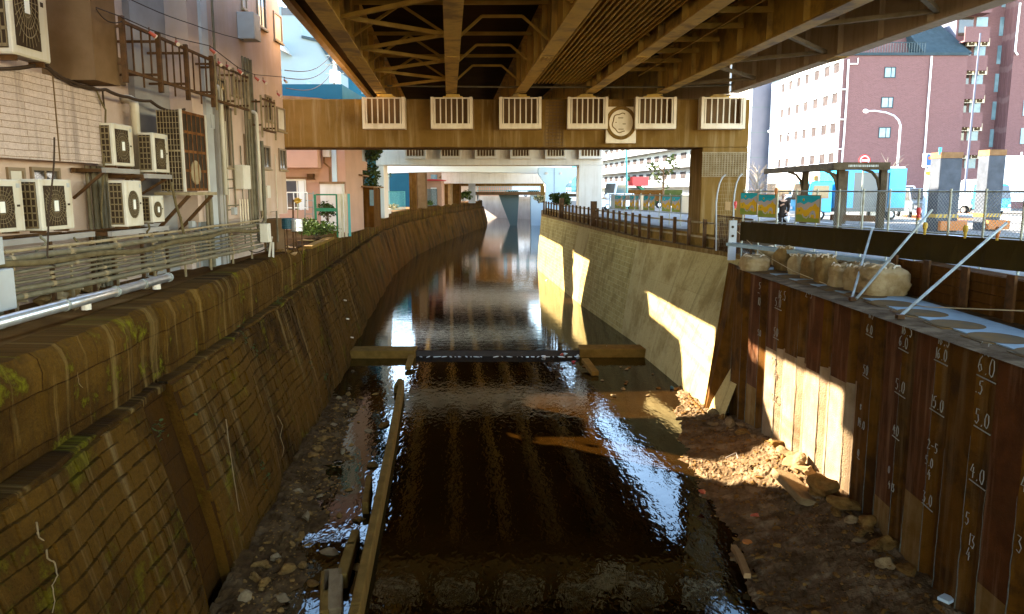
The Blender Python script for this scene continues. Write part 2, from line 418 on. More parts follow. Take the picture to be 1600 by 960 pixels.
# ------------------------------------------------------------------ the river channel
LB = [(-10,-2.8),(11.9,-4.8),(30.4,-6.5),(45.4,-7.9),(62,-9.4),(79,-9.9),(101.6,-8.95),(148,-4.7),(165,-5.0),(185,-9),(215,-24)]
PL = [(2,6.9),(11,7.0),(16,7.25),(21,6.9),(22.6,6.75)]
RB = [(24,6.15),(30,5.7),(34.3,5.35),(45.5,4.0),(58,2.9),(66,2.2),(78,2.6),(100,5),(135,9),(172,11)]
RT = [(24.4,8.15),(27.6,7.86),(29.7,7.4),(35.6,5.95),(47,4.7),(66,2.55),(78,3.0),(100,5.4),(135,9.4),(172,11.4)]
def lbase(y): return interp(LB, y)
def ltop(y): return lbase(y) - 1.4
def rtop(y): return interp(RT, y)
def rbase(y): return interp(RB, y)
def rtz(y): return interp([(24,4.75),(36,4.8),(66,5.0),(172,5.0)], y)

def strip(mb, ys, f, m=0):
    """a wall face: f(y) gives the points of one upright profile; UVs run in metres"""
    s = 0; prev = None
    for y in ys:
        prof = [Vector(p) for p in f(y)]
        if prev is not None:
            ds = (prof[0] - prev[0]).length
            for i in range(len(prof) - 1):
                a, b, c, d = prev[i], prof[i], prof[i+1], prev[i+1]
                mb.poly([a, b, c, d], m, [(s, a.z), (s + ds, b.z), (s + ds, c.z), (s, d.z)])
            s += ds
        prev = prof
def frange(a, b, st):
    n = max(1, round(abs(b - a) / st)); return [a + (b - a) * i / n for i in range(n + 1)]

# river bed and water
tag(MB().bb(-60, 60, -30, 260, -1.2, -.6).build('river_bed', M['wet_gravel']), kind='structure')
wl = MB(); wl.poly([(lbase(y) - .3, y, 0) for y in (-10, 12, 32.15)] + [(9, 32.15, 0), (9, -10, 0)])
tag(wl.build('water_downstream', M['water']), kind='structure')
ys = [32.15, 36, 40, 45, 50, 56, 62, 70, 79, 90, 102, 118, 135, 148, 160, 172, 185, 200]
wu = MB()
for a, b in zip(ys, ys[1:]):
    wu.poly([(lbase(a) - .3, a, .26), (max(rbase(a), 3) + 3 + a*.03, a, .26), (max(rbase(b), 3) + 3 + b*.03, b, .26), (lbase(b) - .3, b, .26)])
tag(wu.build('water_upstream', M['water_upper']), kind='structure')

# left river wall: battered stone below, a ledge, an old concrete parapet above
def lw_low(y, off=0):
    b = lbase(y) + off + .04*math.sin(y*.9) + .03*math.sin(y*2.3+1)
    return [(b, y, -.7), (b - .27, y, .93), (b - .52, y, 1.9), (b - .76, y, 2.8), (b - 1.0, y, 3.68)]
t = thing('river_wall', 'old brown battered masonry river wall with a ledge, opposite the rusty sheet piles', 'river wall', (-6, 20, 0))
mb = MB(); strip(mb, frange(-10, 11.7, .6), lambda y: lw_low(y, -.05)); strip(mb, frange(13.0, 150, .8), lambda y: lw_low(y, -.035))
mb.build('joint_backing', M['river_wall_slot'], t); mb = MB(); strip(mb, frange(40, 150, .8), lambda y: lw_low(y, -.0)); strip(mb, frange(-10, 5.5, .6), lambda y: lw_low(y, -.02))
def face_pt(y, z, out):
    b = lbase(y) + .04*math.sin(y*.9) + .03*math.sin(y*2.3+1)
    return Vector((b + interp([(-.7, 0), (.93, -.27), (1.9, -.52), (2.8, -.76), (3.68, -1.0)], z) + out, y, z))
rb = random.Random(77)
def stones(y0, y1):
    z = -.3; row = 0
    while z < 3.62:
        h = rb.uniform(.20, .32); h = min(h, 3.66 - z); y = y0 + rb.uniform(0, .3)
        if h < .1: break
        while y < y1:
            L = min(rb.uniform(.30, .70), y1 - y)
            if L < .12: break
            smooth = NZ.noise((y*.22, z*.5, 5))
            g = .007 if smooth > .22 else rb.uniform(.010, .024)
            pr = (.0 if smooth > .22 else rb.uniform(-.008, .016)) + .02*NZ.noise((y*.8, z*.8, 2))
            j = lambda: rb.uniform(-.012, .012)
            ya, yb, za, zb_ = y + g, y + L - g, z + g, z + h - g
            c = [(ya + j(), za + j()), (yb + j(), za + j()), (yb + j(), zb_ + j()), (ya + j(), zb_ + j())]
            o = [face_pt(a, b, pr + rb.uniform(-.01, .012)) for a, b in c]
            i = [face_pt(a + (-.006 if k in (0, 3) else .006), b + (-.006 if k < 2 else .006), -.06) for k, (a, b) in enumerate(c)]
            uvo = [(a, b) for a, b in c]
            mb.poly(o, 0, uvo)
            for k in range(4): mb.poly([i[k], i[(k+1) % 4], o[(k+1) % 4], o[k]], 0, [uvo[k], uvo[(k+1) % 4], uvo[(k+1) % 4], uvo[k]])
            y += L
        z += h
stones(5.5, 11.68); stones(13.02, 40)
strip(mb, frange(150, 215, 5), lw_low)
for y in (11.7, 13.0):                                   # returns of the recessed slot
    p = lw_low(y); q = lw_low(y, -.22)
    for i in range(4): mb.poly([p[i], q[i], q[i+1], p[i+1]], 0, [(0, p[i][2]), (.2, p[i][2]), (.2, p[i+1][2]), (0, p[i+1][2])])
mb.build('stone_brick_face', M['old_river_stone'], t)
mb = MB(); strip(mb, frange(11.7, 13.0, .4), lambda y: lw_low(y, -.2)); mb.build('recessed_slot', M['river_wall_slot'], t)
def ledge(y):
    b = lbase(y) + .04*math.sin(y*.9) + .03*math.sin(y*2.3+1)
    j = .025*NZ.noise((y*2.1, 0, 0)) + .02*NZ.noise((y*7, 3, 0)); k = .02*NZ.noise((y*3, 9, 0))
    return [(b - 1.03 + j, y, 3.60), (b - 1.03 + j, y, 3.70 + k), (b - 1.06 + j, y, 3.72 + k), (b - 1.36, y, 3.735 + k)]
mb = MB(); strip(mb, frange(-10, 12.9, .25), ledge); strip(mb, frange(13.0, 150, .5), ledge)
mb.build('ledge', M['old_river_wall_upper'], t)
def lw_up(y):
    b = lbase(y)
    seg = math.floor(y / 3.1); rnd = random.Random(seg * 13 + 5).uniform(-.05, .05)
    if 13.6 <= y <= 15.2: rnd = .015                          # the repaired pale length
    b += rnd
    e = .03*math.sin(y*7.3) + .02*math.sin(y*17)
    q = lambda z: .035*NZ.noise((y*.9, z*1.4, 4)) + .02*NZ.noise((y*3.1, z*3.1, 6)) - .05*max(0, NZ.noise((y*.6, z*.9, 12)) - .25)*4*.4
    ch = .06*max(0, NZ.noise((y*2.7, 1, 1)) - .1)
    return [(b - 1.26 + q(z), y, z) for z in (3.68, 3.85, 4.0, 4.15, 4.3, 4.45, 4.6, 4.75)] + [(b - 1.33 + q(4.9), y, 4.93 - ch), (b - 1.40 + e - ch, y, 5.005 - ch*.5), (b - 1.5 + e, y, 5.012), (b - 2.0, y, 5.015)]
mb = MB(); strip(mb, frange(-10, 13.6, .12), lw_up); strip(mb, frange(15.2, 60, .15), lw_up); strip(mb, frange(60, 215, 2), lw_up)
mb.build('parapet', M['old_river_wall_upper'], t)
mb = MB(); strip(mb, frange(13.6, 15.2, .1), lw_up); mb.build('patched_parapet', M['old_river_wall_upper'], t)
# plants on the wall and drain spouts
mb = MB(); rnd = random.Random(3)
for (px, py) in [(245,668),(105,827),(180,880),(140,815),(402,727),(410,752),(370,515),(392,545),(378,530),(480,570),(505,590),(432,470),(300,655),(600,470)]:
    p0 = at(px, py, Y=1); 
    y = lerp(8, 20, .5)
    # march along the pixel ray until it meets the wall face
    d = ray(px, py); tt = 6
    while tt < 80:
        q = Vector((0,0,EYE)) + d*tt
        if q.x < lbase(q.y) - .29*max(q.z, 0) - .02: break
        tt += .1
    for k in range(26):
        c = q + Vector((rnd.uniform(0,.12), rnd.uniform(-.16,.16), rnd.uniform(-.22,.14)))
        a = rnd.uniform(0, 6.28); L = .055
        e1 = Vector((abs(math.cos(a))*.6, math.sin(a), rnd.uniform(-.6,.4)))*L; e2 = Vector((.3, -math.cos(a), rnd.uniform(-.5,.5)))*L*.6
        mb.poly([c - e1, c + e2, c + e1, c - e2])
tag(mb.build('wall_weeds', M['leaf_dark']), 'small dark weeds rooted in the joints of the stone river wall', 'weeds', kind='stuff')

# drain spouts, pale cracks and lime runs on the old wall
def wall_hit(px, py):
    d = ray(px, py); tt = 6
    while tt < 90:
        q = Vector((0,0,EYE)) + d*tt; z = max(q.z, -.2)
        lim = lbase(q.y) + .04*math.sin(q.y*.9) + .03*math.sin(q.y*2.3+1) + interp([(-.7, 0), (.93, -.27), (1.9, -.52), (2.8, -.76), (3.68, -1.0)], z) + .012 if z < 3.66 else lbase(q.y) - 1.28
        if q.x < lim: return q
        tt += .03
    return q
for (px, py) in ((537, 469), (541, 498), (548, 527)):
    q = wall_hit(px, py); MB().tube([q - V(.05,0,0), q + V(.12, .02, -.03)], .03 if px > 500 else .045, 8).build('drain_spout', M['cage_white' if px > 500 else 'facade_dark'], t)
for pts in ([(55,816),(58,840),(70,850),(72,872),(84,880),(88,900),(80,915),(84,940),(80,958)], [(116,558),(119,585),(122,600),(128,606)], [(433,650),(441,665),(437,682),(443,700),(440,715)], [(352,655),(356,690),(362,730),(368,770),(373,800)]):
    hp = [wall_hit(*p) + V(.012, 0, 0) for p in pts]; fine = []
    for a, b in zip(hp, hp[1:]):
        for k in range(4): fine.append(a.lerp(b, k/4) + V(.0, .012*NZ.noise((a.y*9 + k, a.z*9, 1)), .01*NZ.noise((a.z*9 + k, a.y, 2))))
    fine.append(hp[-1])
    MB().tube(fine, .013, 4, r1=.005).build('pale_crack', M['patched_concrete'] if False else M['rock_pale'], t)
# right river wall
t = thing('concrete_river_wall', 'pale concrete and block river wall under the post railing, with sunlit patches', 'river wall', (5, 40, 0))
def rw(y):
    yt = y; b, tp, z = rbase(y), rtop(yt), rtz(y)
    pts = []
    for k in (0, .18, .4, .65, .85, 1):
        zz = lerp(-.6, z, k); e = k ** 1.35
        pts.append((lerp(b, tp, e), y, zz))
    return pts
mb = MB(); strip(mb, frange(22.5, 36, .5), rw); strip(mb, frange(46.5, 50, .5), rw); mb.build('smooth_section', M['smooth_river_concrete'], t)
mb = MB(); strip(mb, frange(36, 46.5, .5), rw); strip(mb, frange(50, 172, .7), rw); mb.build('block_section', M['concrete_block_wall'], t)
mb = MB()
for y0, y1 in ((24.4, 36), (36, 172)):
    strip(mb, frange(y0, y1, .6), lambda y: [(rtop(y) - .06, y, rtz(y) - .14), (rtop(y) - .06, y, rtz(y) + .03), (rtop(y) + .5, y, rtz(y) + .03)])
mb.build('coping', M['pier_concrete'], t)

# wall that closes the view beyond the bridge (the bank turns away to the left)
t = thing('embankment_wall', 'sunlit pale embankment wall facing down the river beyond the far green-railed bridge', 'river wall', (4, 180, 0))
mb = MB(); strip(mb, [0, .25, .5, .75, 1], lambda k: [(lerp(13, -30, k), lerp(171, 232, k), -.6), (lerp(13, -30, k), lerp(171, 232, k), 5.6)])
mb.build('wall_face', M['end_wall'], t)

# ------------------------------------------------------------------ ground sheets either side
g = MB(); ys = frange(-40, 60, 4) + frange(66, 215, 6)
for a, b in zip(ys, ys[1:]): g.poly([(-600, a, 4.99), (ltop(a) - .3, a, 4.99), (ltop(b) - .3, b, 4.99), (-600, b, 4.99)])
tag(g.build('ground_left_bank', M['promenade']), kind='structure')
g = MB()
for a, b in zip([24.4] + frange(27, 172, 3), frange(27, 172, 3)): g.poly([(rtop(a) + .3, a, rtz(a)), (700, a, rtz(a)), (700, b, rtz(b)), (rtop(b) + .3, b, rtz(b))])
g.poly([(11.5, 172, 5.0), (700, 172, 5.0), (700, 1200, 5.0), (-700, 1200, 5.0), (-30, 233, 5.0)])
g.poly([(-700, 1200, 5.0), (-700, 215, 5.0), (-26, 215, 5.0), (-30, 233, 5.0)])
tag(g.build('ground_right_bank', M['far_ground']), kind='structure')
tag(MB().poly([(6.6, 2, 4.735), (9.0, 2, 4.735), (9.0, 17, 4.735), (9.4, 24.4, 4.735), (7.3, 24.4, 4.735), (6.6, 22.5, 4.735)]).build('working_bench', M['gravel']), kind='structure')
# street slab (a real step above the bank)
ST = 5.25
sp = [(9.0,-40),(9.0,16.8),(8.9,17.2),(8.55,24.4),(8.9,27.8),(8.9,33.6),(7.7,36),(6.4,48),(4.6,66),(5.2,78),(7.5,100),(11,135),(13.5,170),(400,170),(400,-40)]
tag(MB().prism([(x, y, ST) for x, y in sp], (0, 0, -.8)).build('street', M['street']), kind='structure')
# sunlit carriageway markings and footway
mb = MB()
for k in range(14): mb.bb(23.0, 23.15, 20 + k*8, 24 + k*8, ST + .004, ST + .006)
mb.bb(17.3, 17.45, 15, 150, ST + .004, ST + .006)
tag(mb.build('road_markings', M['white_line']), kind='structure')
tag(MB().prism([(29.5,20,ST), (31.9,20,ST), (31.9,160,ST), (29.5,160,ST)], (0,0,.14)).build('pavement', M['kerb']), kind='structure')
mb = MB(); mb.poly([at(1408,338,Z=ST+.01), at(1470,346,Z=ST+.01), at(1545,343,Z=ST+.01), at(1560,334,Z=ST+.01), at(1470,331,Z=ST+.01), at(1420,333,Z=ST+.01)])
tag(mb.build('painted_road_patch', M['orange']), kind='structure')

# ------------------------------------------------------------------ gravel bars
def heightfield(name, xs0, xs1, y0, y1, nx, ny, hf, m):
    mb = MB(); vs = []; fs = []
    for j in range(ny + 1):
        y = lerp(y0, y1, j / ny)
        for i in range(nx + 1):
            x = lerp(xs0(y), xs1(y), i / nx); vs.append((x, y, hf(x, y)))
    for j in range(ny):
        for i in range(nx):
            a = j*(nx+1) + i; fs.append((a, a+1, a+nx+2, a+nx+1))
    mb.add(vs, fs); return mb.build(name, m, smooth=False)
SH = [(8,3.7),(11.9,4.1),(14.5,4.35),(16.8,4.5),(18.5,4.45),(20.3,4.7),(22,5.0),(24,5.4),(26,5.7)]
def hr(x, y):
    d = x - interp(SH, y) + .35*NZ.noise((x*.9, y*.9, 1)); k = min(1, max(0, d / 2.4))
    return -.16 + .19*min(1, max(0, (d + .4) / .5)) + .42*k*k + .05*NZ.noise((x*3, y*3, 0)) + .045*NZ.noise((x*9, y*9, 4)) + .03*NZ.noise((x*17, y*17, 7))
tag(heightfield('gravel_bar', lambda y: interp(SH, y) - .9, lambda y: interp(PL, min(y, 22.6)) + .3 if y < 23 else rbase(max(24, y)) + .3, 6, 27, 70, 260, hr, M['gravel']), kind='structure')
PK = [(7,-2.15),(12.4,-2.5),(26.9,-3.9),(32,-4.3)]       # the long curb beside the left bed
def hl(x, y):
    d = lbase(y) + .15 - x; k = max(0, min(1, (d + 2.6) / 2.6)); k *= k
    far = max(0, min(1, (29 - y) / 7))
    return -.13 + .05*NZ.noise((x*.8, y*.5, 3)) + far*(.34*k - .03 + .10*NZ.noise((x*1.6, y*1.1, 8)) + .07*NZ.noise((x*5, y*5, 0)) + .06*NZ.noise((x*11, y*11, 4)))
tag(heightfield('stony_river_margin', lambda y: lbase(y) - .2, lambda y: interp(PK, y) - .14, 6, 31.7, 60, 260, hl, M['margin_gravel']), kind='structure')
# loose pebbles: nobody could count them
mb = MB(); rnd = random.Random(11)
for k in range(5200):
    y = rnd.uniform(9, 25.5)
    if k % 5 < 3: x = interp(SH, y) + rnd.uniform(-.5, 3.2); x = min(x, interp(PL, min(y, 22.6)) - .25 if y < 23 else rbase(24) - .1); z = hr(x, y)
    else: x = rnd.uniform(lbase(y) + .1, interp(PK, y) - .2); z = hl(x, y)
    if z < -.06: continue
    s = rnd.uniform(.010, .040) * (1 if rnd.random() < .88 else 2.2)
    mb.rock((x, y, z + s*.2), (s*rnd.uniform(.8,1.7), s, s*.6), seed=k, n=1)
tag(mb.build('pebbles', M['rock']), 'loose pebbles and gravel strewn along both sides of the river bed', 'pebbles', kind='stuff')
# ------------------------------------------------------------------ elevated highway
SOF = 10.74; SK = -.081
def gx(x31, y): return x31 + SK * (y - 31)
GX = [-5.12, -2.38, .30, 3.01, 5.77, 8.6]
def span(y0, y1, label, detail):
    t = thing('highway_span', label, 'viaduct', (gx(0, (y0+y1)/2), (y0+y1)/2, SOF), 'spans of the elevated highway')
    e = .25
    def L(x, y, z): return Vector((gx(x, y), y, z))
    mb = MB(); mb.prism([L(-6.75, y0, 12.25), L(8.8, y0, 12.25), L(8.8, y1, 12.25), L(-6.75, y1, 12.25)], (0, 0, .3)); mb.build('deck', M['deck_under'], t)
    for x in (-6.75, 8.8):
        sg = 1 if x > 0 else -1
        mb = MB(); mb.prism([L(x, y0, 12.05), L(x + sg*.22, y0, 12.05), L(x + sg*.22, y1, 12.05), L(x, y1, 12.05)], (0, 0, 1.6)); mb.build('parapet', M['fascia'], t)
    for i, x in enumerate(GX):
        mb = MB(); a, b = L(x, y0 + e, 0), L(x, y1 - e, 0); w = .42
        mb.bar((a.x, a.y, SOF + .02), (b.x, b.y, SOF + .02), w, .04)
        mb.bar((a.x, a.y, SOF + .04 + .73), (b.x, b.y, SOF + .04 + .73), .03, 1.46)
        mb.bar((a.x, a.y, 12.22), (b.x, b.y, 12.22), .36, .04)
        if detail:
            for y in frange(y0 + 1.5, y1 - .4, 2.05):                       # web stiffeners
                for sg in (-1, 1): mb.bar(L(x + sg*.09, y, SOF + .05), L(x + sg*.09, y, 12.19), .15, .02)
        g = mb.build('girder', M['fascia' if i == 5 else 'girder_paint'], t)
        if detail:
            for y in (22.9, 12):
                sp = MB()
                for k in range(4): sp.bar(L(x - .17 + k*.113, y - .42, SOF - .012), L(x - .17 + k*.113, y + .42, SOF - .012), .05, .02)
                sp.bar(L(x, y - .45, SOF - .004), L(x, y + .45, SOF - .004), .44, .006)
                sp.build('splice_plate', M['girder_paint'], g)
    if not detail: return t
    zb = SOF + .22
    def brace(a, b, w=.11): MB().bar(a, b, w, w*.8).build('brace', M['brace_steel'], t)
    # zig-zag wind bracing in the first bay
    yy = frange(31 - .5, -1.5, 4.0)
    for k, (a, b) in enumerate(zip(yy, yy[1:])):
        mid = (a + b) / 2
        brace(L(GX[0] + .2, a, zb), L(GX[1] - .15, mid, zb)); brace(L(GX[1] - .15, mid, zb), L(GX[0] + .2, b, zb))
        gp = MB(); gp.bar(L(GX[1] - .45, mid, zb - .02), L(GX[1] - .12, mid, zb - .02), .5, .03); gp.build('gusset', M['brace_steel'], t)
    # cross frames
    for y in frange(29.6, 1, 4.1):
        for i in (0, 1, 2):
            x0, x1 = GX[i] + .1, GX[i+1] - .1; m = (x0 + x1)/2
            fr = MB(); fr.bar(L(x0, y, 11.95), L(x1, y, 11.95), .09, .1); 
            if i == 1:
                fr.bar(L(x0, y, 11.0), L(x0 + .7, y, 11.6), .07, .07); fr.bar(L(x0 + .7, y, 11.6), L(x1 - .7, y, 11.6), .07, .07); fr.bar(L(x1 - .7, y, 11.6), L(x1, y, 11.0), .07, .07)
            else: fr.bar(L(x0, y, 11.1), L(m, y, 11.9), .07, .07); fr.bar(L(m, y, 11.9), L(x1, y, 11.1), .07, .07)
            fr.build('cross_frame', M['brace_steel'], t)
    # slatted panel between the middle girders
    mb = MB()
    mb.prism([L(GX[2] + .25, y0, 11.32), L(GX[3] - .25, y0, 11.32), L(GX[3] - .25, y1 - .6, 11.32), L(GX[2] + .25, y1 - .6, 11.32)], (0, 0, .05), 0)
    for k in range(15):
        x = lerp(GX[2] + .38, GX[3] - .34, k / 14); mb.bar(L(x, y0, 11.18), L(x, y1 - .6, 11.18), .055, .26, 1)
    mb.build('slatted_panel', [M['deck_under'], M['brace_steel']], t)
    # fourth bay: transverse ribs on two thin runners
    for y in frange(29.8, 1, 1.9):
        MB().bar(L(GX[3] + .1, y, 11.5), L(GX[4] - .1, y, 11.5), .07, .14).build('transverse_rib', M['brace_steel'], t)
    for f in (.36, .66):
        x = lerp(GX[3], GX[4], f); MB().bar(L(x, y0, 11.38), L(x, y1 - .5, 11.38), .04, .05).build('runner', M['brace_steel'], t)
    # fifth bay: K bracing
    yy = frange(30, -1, 5.6)
    for a, b in zip(yy, yy[1:]):
        m = (a + b) / 2
        MB().bar(L(GX[4] + .2, a, zb), L(GX[5] - .2, m + .8, zb), .12, .1).build('brace', M['galv_brown'], t)
        MB().bar(L(GX[5] - .2, m + .8, zb), L(GX[4] + .2, b + .6, zb), .12, .1).build('brace', M['galv_brown'], t)
    # drain pipe and cable tray under the deck near the pier
    mb = MB(); mb.tube([L(GX[0] + .3, 30.2, 10.95), L(-.2, 30.2, 10.9), L(GX[4], 30.2, 10.9), L(GX[5] - .3, 30.2, 10.98)], .035, 6); mb.build('drain_pipe', M['pipe_grey'], t)
    return t
span(-16, 31, 'elevated highway span of brown steel girders right over the river, with a slatted panel', True)
span(31.02, 59, 'second elevated highway span, between the two concrete cross-beams with caged ledges', False)
span(59.02, 88, 'third elevated highway span, beyond the pale second cross-beam', False)
span(88.02, 150, 'fourth elevated highway span, just short of the far bridge', False)
span(150.02, 260, 'farthest elevated highway span above the green-railed bridge', False)

def pier(y, x_end, cages, label, m, mc, emblem, lat, col, detail=True, left_col=None):
    """portal pier: crossbeam with bearing ledge cages; pixel spans are read on the beam's front face"""
    zt, zb = at(800, 155, Y=31).z, at(800, 230.5, Y=31).z
    dep = 2.0
    if not detail: zb = at(800, 258.5, Y=y).z
    t = thing('viaduct_pier', label, 'pier', (col[0], y, 5), 'concrete portal piers of the highway')
    MB().bb(x_end, col[1], y, y + dep, zb, zt).build('crossbeam', m, t, bevel=.03)
    c = MB(); c.bb(col[0], col[1], y + .01, y + dep + .1, 4.2, zb - .003)
    c.build('column', mc, t, bevel=.03)
    if left_col: MB().bb(left_col[0], left_col[1], y + .05, y + dep - .05, 4.9, zb - .003).build('column', mc, t, bevel=.03)
    for (x0, x1) in cages:
        z0 = zt - 1.18; z1 = zt + .02; w = .11; dp = .55
        mb = MB(); mb.bb(x0, x0 + w, y - dp, y - .003, z0, z1); mb.bb(x1 - w, x1, y - dp, y - .003, z0, z1); mb.bb(x0 + w, x1 - w, y - dp, y - .003, z0, z0 + .15)
        cg = mb.build('bearing_cage', M['cage_white'] if detail else M['pier_pale'], t)
        MB().bb(x0 + w + .003, x1 - w - .003, y - .06, y - .004, z0 + .153, z1 - .02).build('painted_shade_sheet', M['facade_dark'], cg)  # dark sheet on the beam paints in the shade inside the cage
        b = MB(); b.bb(x0 + w + .003, x1 - w - .003, y - dp + .01, y - dp + .05, z1 - .07, z1 - .02); b.bb(x0 + w + .003, x1 - w - .003, y - dp + .01, y - dp + .05, z0 + .155, z0 + .2)
        n = 7
        for k in range(n): xx = lerp(x0 + w + .05, x1 - w - .05, k/(n-1)); b.bb(xx - .022, xx + .022, y - dp + .005, y - dp + .055, z0 + .19, z1 - .075)
        b.build('cage_bar_grille', M['cage_white'] if detail else M['cage_white'], cg)
        # bearing and shoe on the beam top behind the cage
        mx = (x0 + x1)/2
        s = MB(); s.bb(mx - .38, mx + .38, y + .1, y + .7, zt, zt + .12); s.bb(mx - .26, mx + .26, y + .15, y + .65, zt + .123, max(SOF - .005, zt + .2)); s.build('bearing', M['girder_paint'], t)
    ex0, ex1, ez0, ez1 = emblem
    if detail:
        p = MB(); p.bb(ex0, ex1, y - .2, y - .003, ez0, ez1); pl = p.build('emblem_plate', M['cage_white'], t, bevel=.015)
        r = MB(); cx, cz = (ex0+ex1)/2, (ez0+ez1)/2 + .08
        def oval(rx, rz, rr, n=36): r.tube([(cx + rx*math.cos(a), y - .2, cz + rz*math.sin(a)) for a in [2*math.pi*i/n for i in range(n + 1)]], rr, 6)
        oval(.56, .60, .05); oval(.49, .53, .03); 
        ins = [(cx + .33*math.cos(a)*(1 + .07*math.sin(6*a)), y - .2, cz + .36*math.sin(a)*(1 + .07*math.sin(6*a))) for a in [2*math.pi*i/40 for i in range(7, 47 - 13)]]
        r.tube(ins, .022, 5)
        for (dx, dz, ww) in [(-.02,.19,.2),(.12,-.04,.12),(.0,-.24,.2),(-.2,.02,.05)]: r.bar((cx + dx - ww/2, y - .21, cz + dz), (cx + dx + ww/2, y - .21, cz + dz), .03, .03)
        r.build('oval_emblem', M['pier_concrete'], pl)  # darker concrete puts the relief's shading into its colour
        lx0, lx1 = lat
        q = MB()
        for k in range(14):
            zz = lerp(zb + .05, zt - .12, k/13); q.bb(lx0, lx1, y - .035, y - .003, zz - .018, zz + .018)
        for k in range(6):
            xx = lerp(lx0, lx1, k/5); q.bb(xx - .012, xx + .012, y - .055, y - .037, zb + .03, zt - .1)
        q.build('service_grating', M['facade_dark'], t)
        q = MB(); z0, z1 = at(1120, 276, Y=31).z, at(1120, 240, Y=31).z
        q.bb(col[0] - .02, col[1] + .02, y - .06, y - .004, z1, z1 + .05); cw = M['galv_brown']
        for k in range(13):
            zz = lerp(z0, z1 - .04, k/12); q.bb(col[0], col[1] - .02, y - .05, y - .006, zz - .02, zz + .02)
        for k in range(17):
            xx = lerp(col[0] + .03, col[1] - .05, k/16); q.bb(xx - .02, xx + .02, y - .075, y - .053, z0, z1)
        q.build('lattice_collar', cw, t)
    return t
def bx(px): return at(px, 180, Y=31).x
cg = [(566,632),(673,738),(780,846),(887,950),(993,1057),(1096,1165)]
z0e, z1e = at(970, 224, Y=30.8).z, at(970, 167, Y=30.8).z
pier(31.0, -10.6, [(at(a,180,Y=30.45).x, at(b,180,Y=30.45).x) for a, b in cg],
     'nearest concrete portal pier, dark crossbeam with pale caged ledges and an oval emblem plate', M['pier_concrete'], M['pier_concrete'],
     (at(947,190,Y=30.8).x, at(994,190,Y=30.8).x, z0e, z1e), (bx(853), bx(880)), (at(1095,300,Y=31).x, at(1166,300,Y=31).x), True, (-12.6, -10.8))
y2 = 59.2; s2 = SK * (y2 - 31)
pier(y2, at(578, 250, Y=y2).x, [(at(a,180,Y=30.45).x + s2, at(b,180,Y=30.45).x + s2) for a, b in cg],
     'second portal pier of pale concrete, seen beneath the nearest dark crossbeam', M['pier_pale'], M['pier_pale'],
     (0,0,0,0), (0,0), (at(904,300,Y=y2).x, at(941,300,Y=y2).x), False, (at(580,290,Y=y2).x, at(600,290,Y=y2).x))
# third pier: white arched portal and the flared column
y3 = 84.0
t = thing('arched_portal_pier', 'white arched portal pier behind the second crossbeam, leaving a dark opening', 'pier', (-10, y3, 5))
prof = []
xl, xr = at(592, 300, Y=y3).x, at(862, 300, Y=y3).x
zt3 = at(700, 262, Y=y3).z; zb3 = at(700, 271, Y=y3).z
mb = MB(); up = []; lo = []
for k in range(25):
    f = k/24; x = lerp(xl, xr, f); a = -.45*(2*f - .9)**2
    up.append((x, y3, zt3 + .35 + a*.6)); lo.append((x, y3, zb3 + a*.5 + .15))
for i in range(24): mb.prism([lo[i], lo[i+1], up[i+1], up[i]], (0, 1.6, 0))
mb.build('arched_beam', M['white_wall'], t)
MB().bb(xl, at(605,300,Y=y3).x, y3 + .05, y3 + 1.55, 4.9, lo[0][2] + .1).build('column', M['pale_blue_wall'], t)
t = thing('flared_pier', 'pale blue-grey flared pier with two round bosses, beside the clipped round bush', 'pier', (at(868,330,Y=80).x, 80, 5))
yf = 80.0
P3 = [at(841,262,Y=yf), at(912,262,Y=yf), at(907,270,Y=yf), at(884,290,Y=yf), at(884,335,Y=yf), at(853,335,Y=yf), at(853,290,Y=yf), at(841,272,Y=yf)]
fp = MB().prism(P3, (0, 1.6, 0)).build('flared_head', M['pale_blue_wall'], t, bevel=.03)
for px in (854, 876):
    p = at(px, 271, Y=yf); MB().lathe([(.01, 0), (.14, 0), (.14, .1), (.01, .1)], (p.x, yf - .1, p.z), 12, 0, 'Y').build('boss', M['pier_pale'], fp)
p = at(866, 275, Y=yf); MB().bb(p.x - .02, p.x + .02, yf - .03, yf - .003, 5.4, at(866,262,Y=yf).z).build('joint_strip', M['grey_wall'], fp)

t = thing('far_crossbeam', 'low pinkish crossbeam of a pier further on, seen under the arched portal beam', 'pier', (-2, 112, 5))
MB().bb(at(690,280,Y=112).x, at(862,280,Y=112).x, 112, 114, at(800,287,Y=112).z, SOF - .01).build('crossbeam', M['pier_pale'], t); MB().bb(at(856,280,Y=112).x, at(864,280,Y=112).x, 112.05, 113.9, 4.9, at(800,287,Y=112).z - .003).build('column', M['pier_concrete'], t)
t = thing('far_crossbeam', 'lowest farthest crossbeam strip under the highway, just above the far bridge', 'pier', (-2, 136, 5))
MB().bb(at(700,280,Y=136).x, at(850,280,Y=136).x, 136, 138, at(800,291,Y=136).z, SOF - .01).build('crossbeam', M['pier_concrete'], t); MB().bb(at(845,280,Y=136).x, at(851,280,Y=136).x, 136.05, 137.9, 4.9, at(800,291,Y=136).z - .003).build('column', M['pier_concrete'], t)
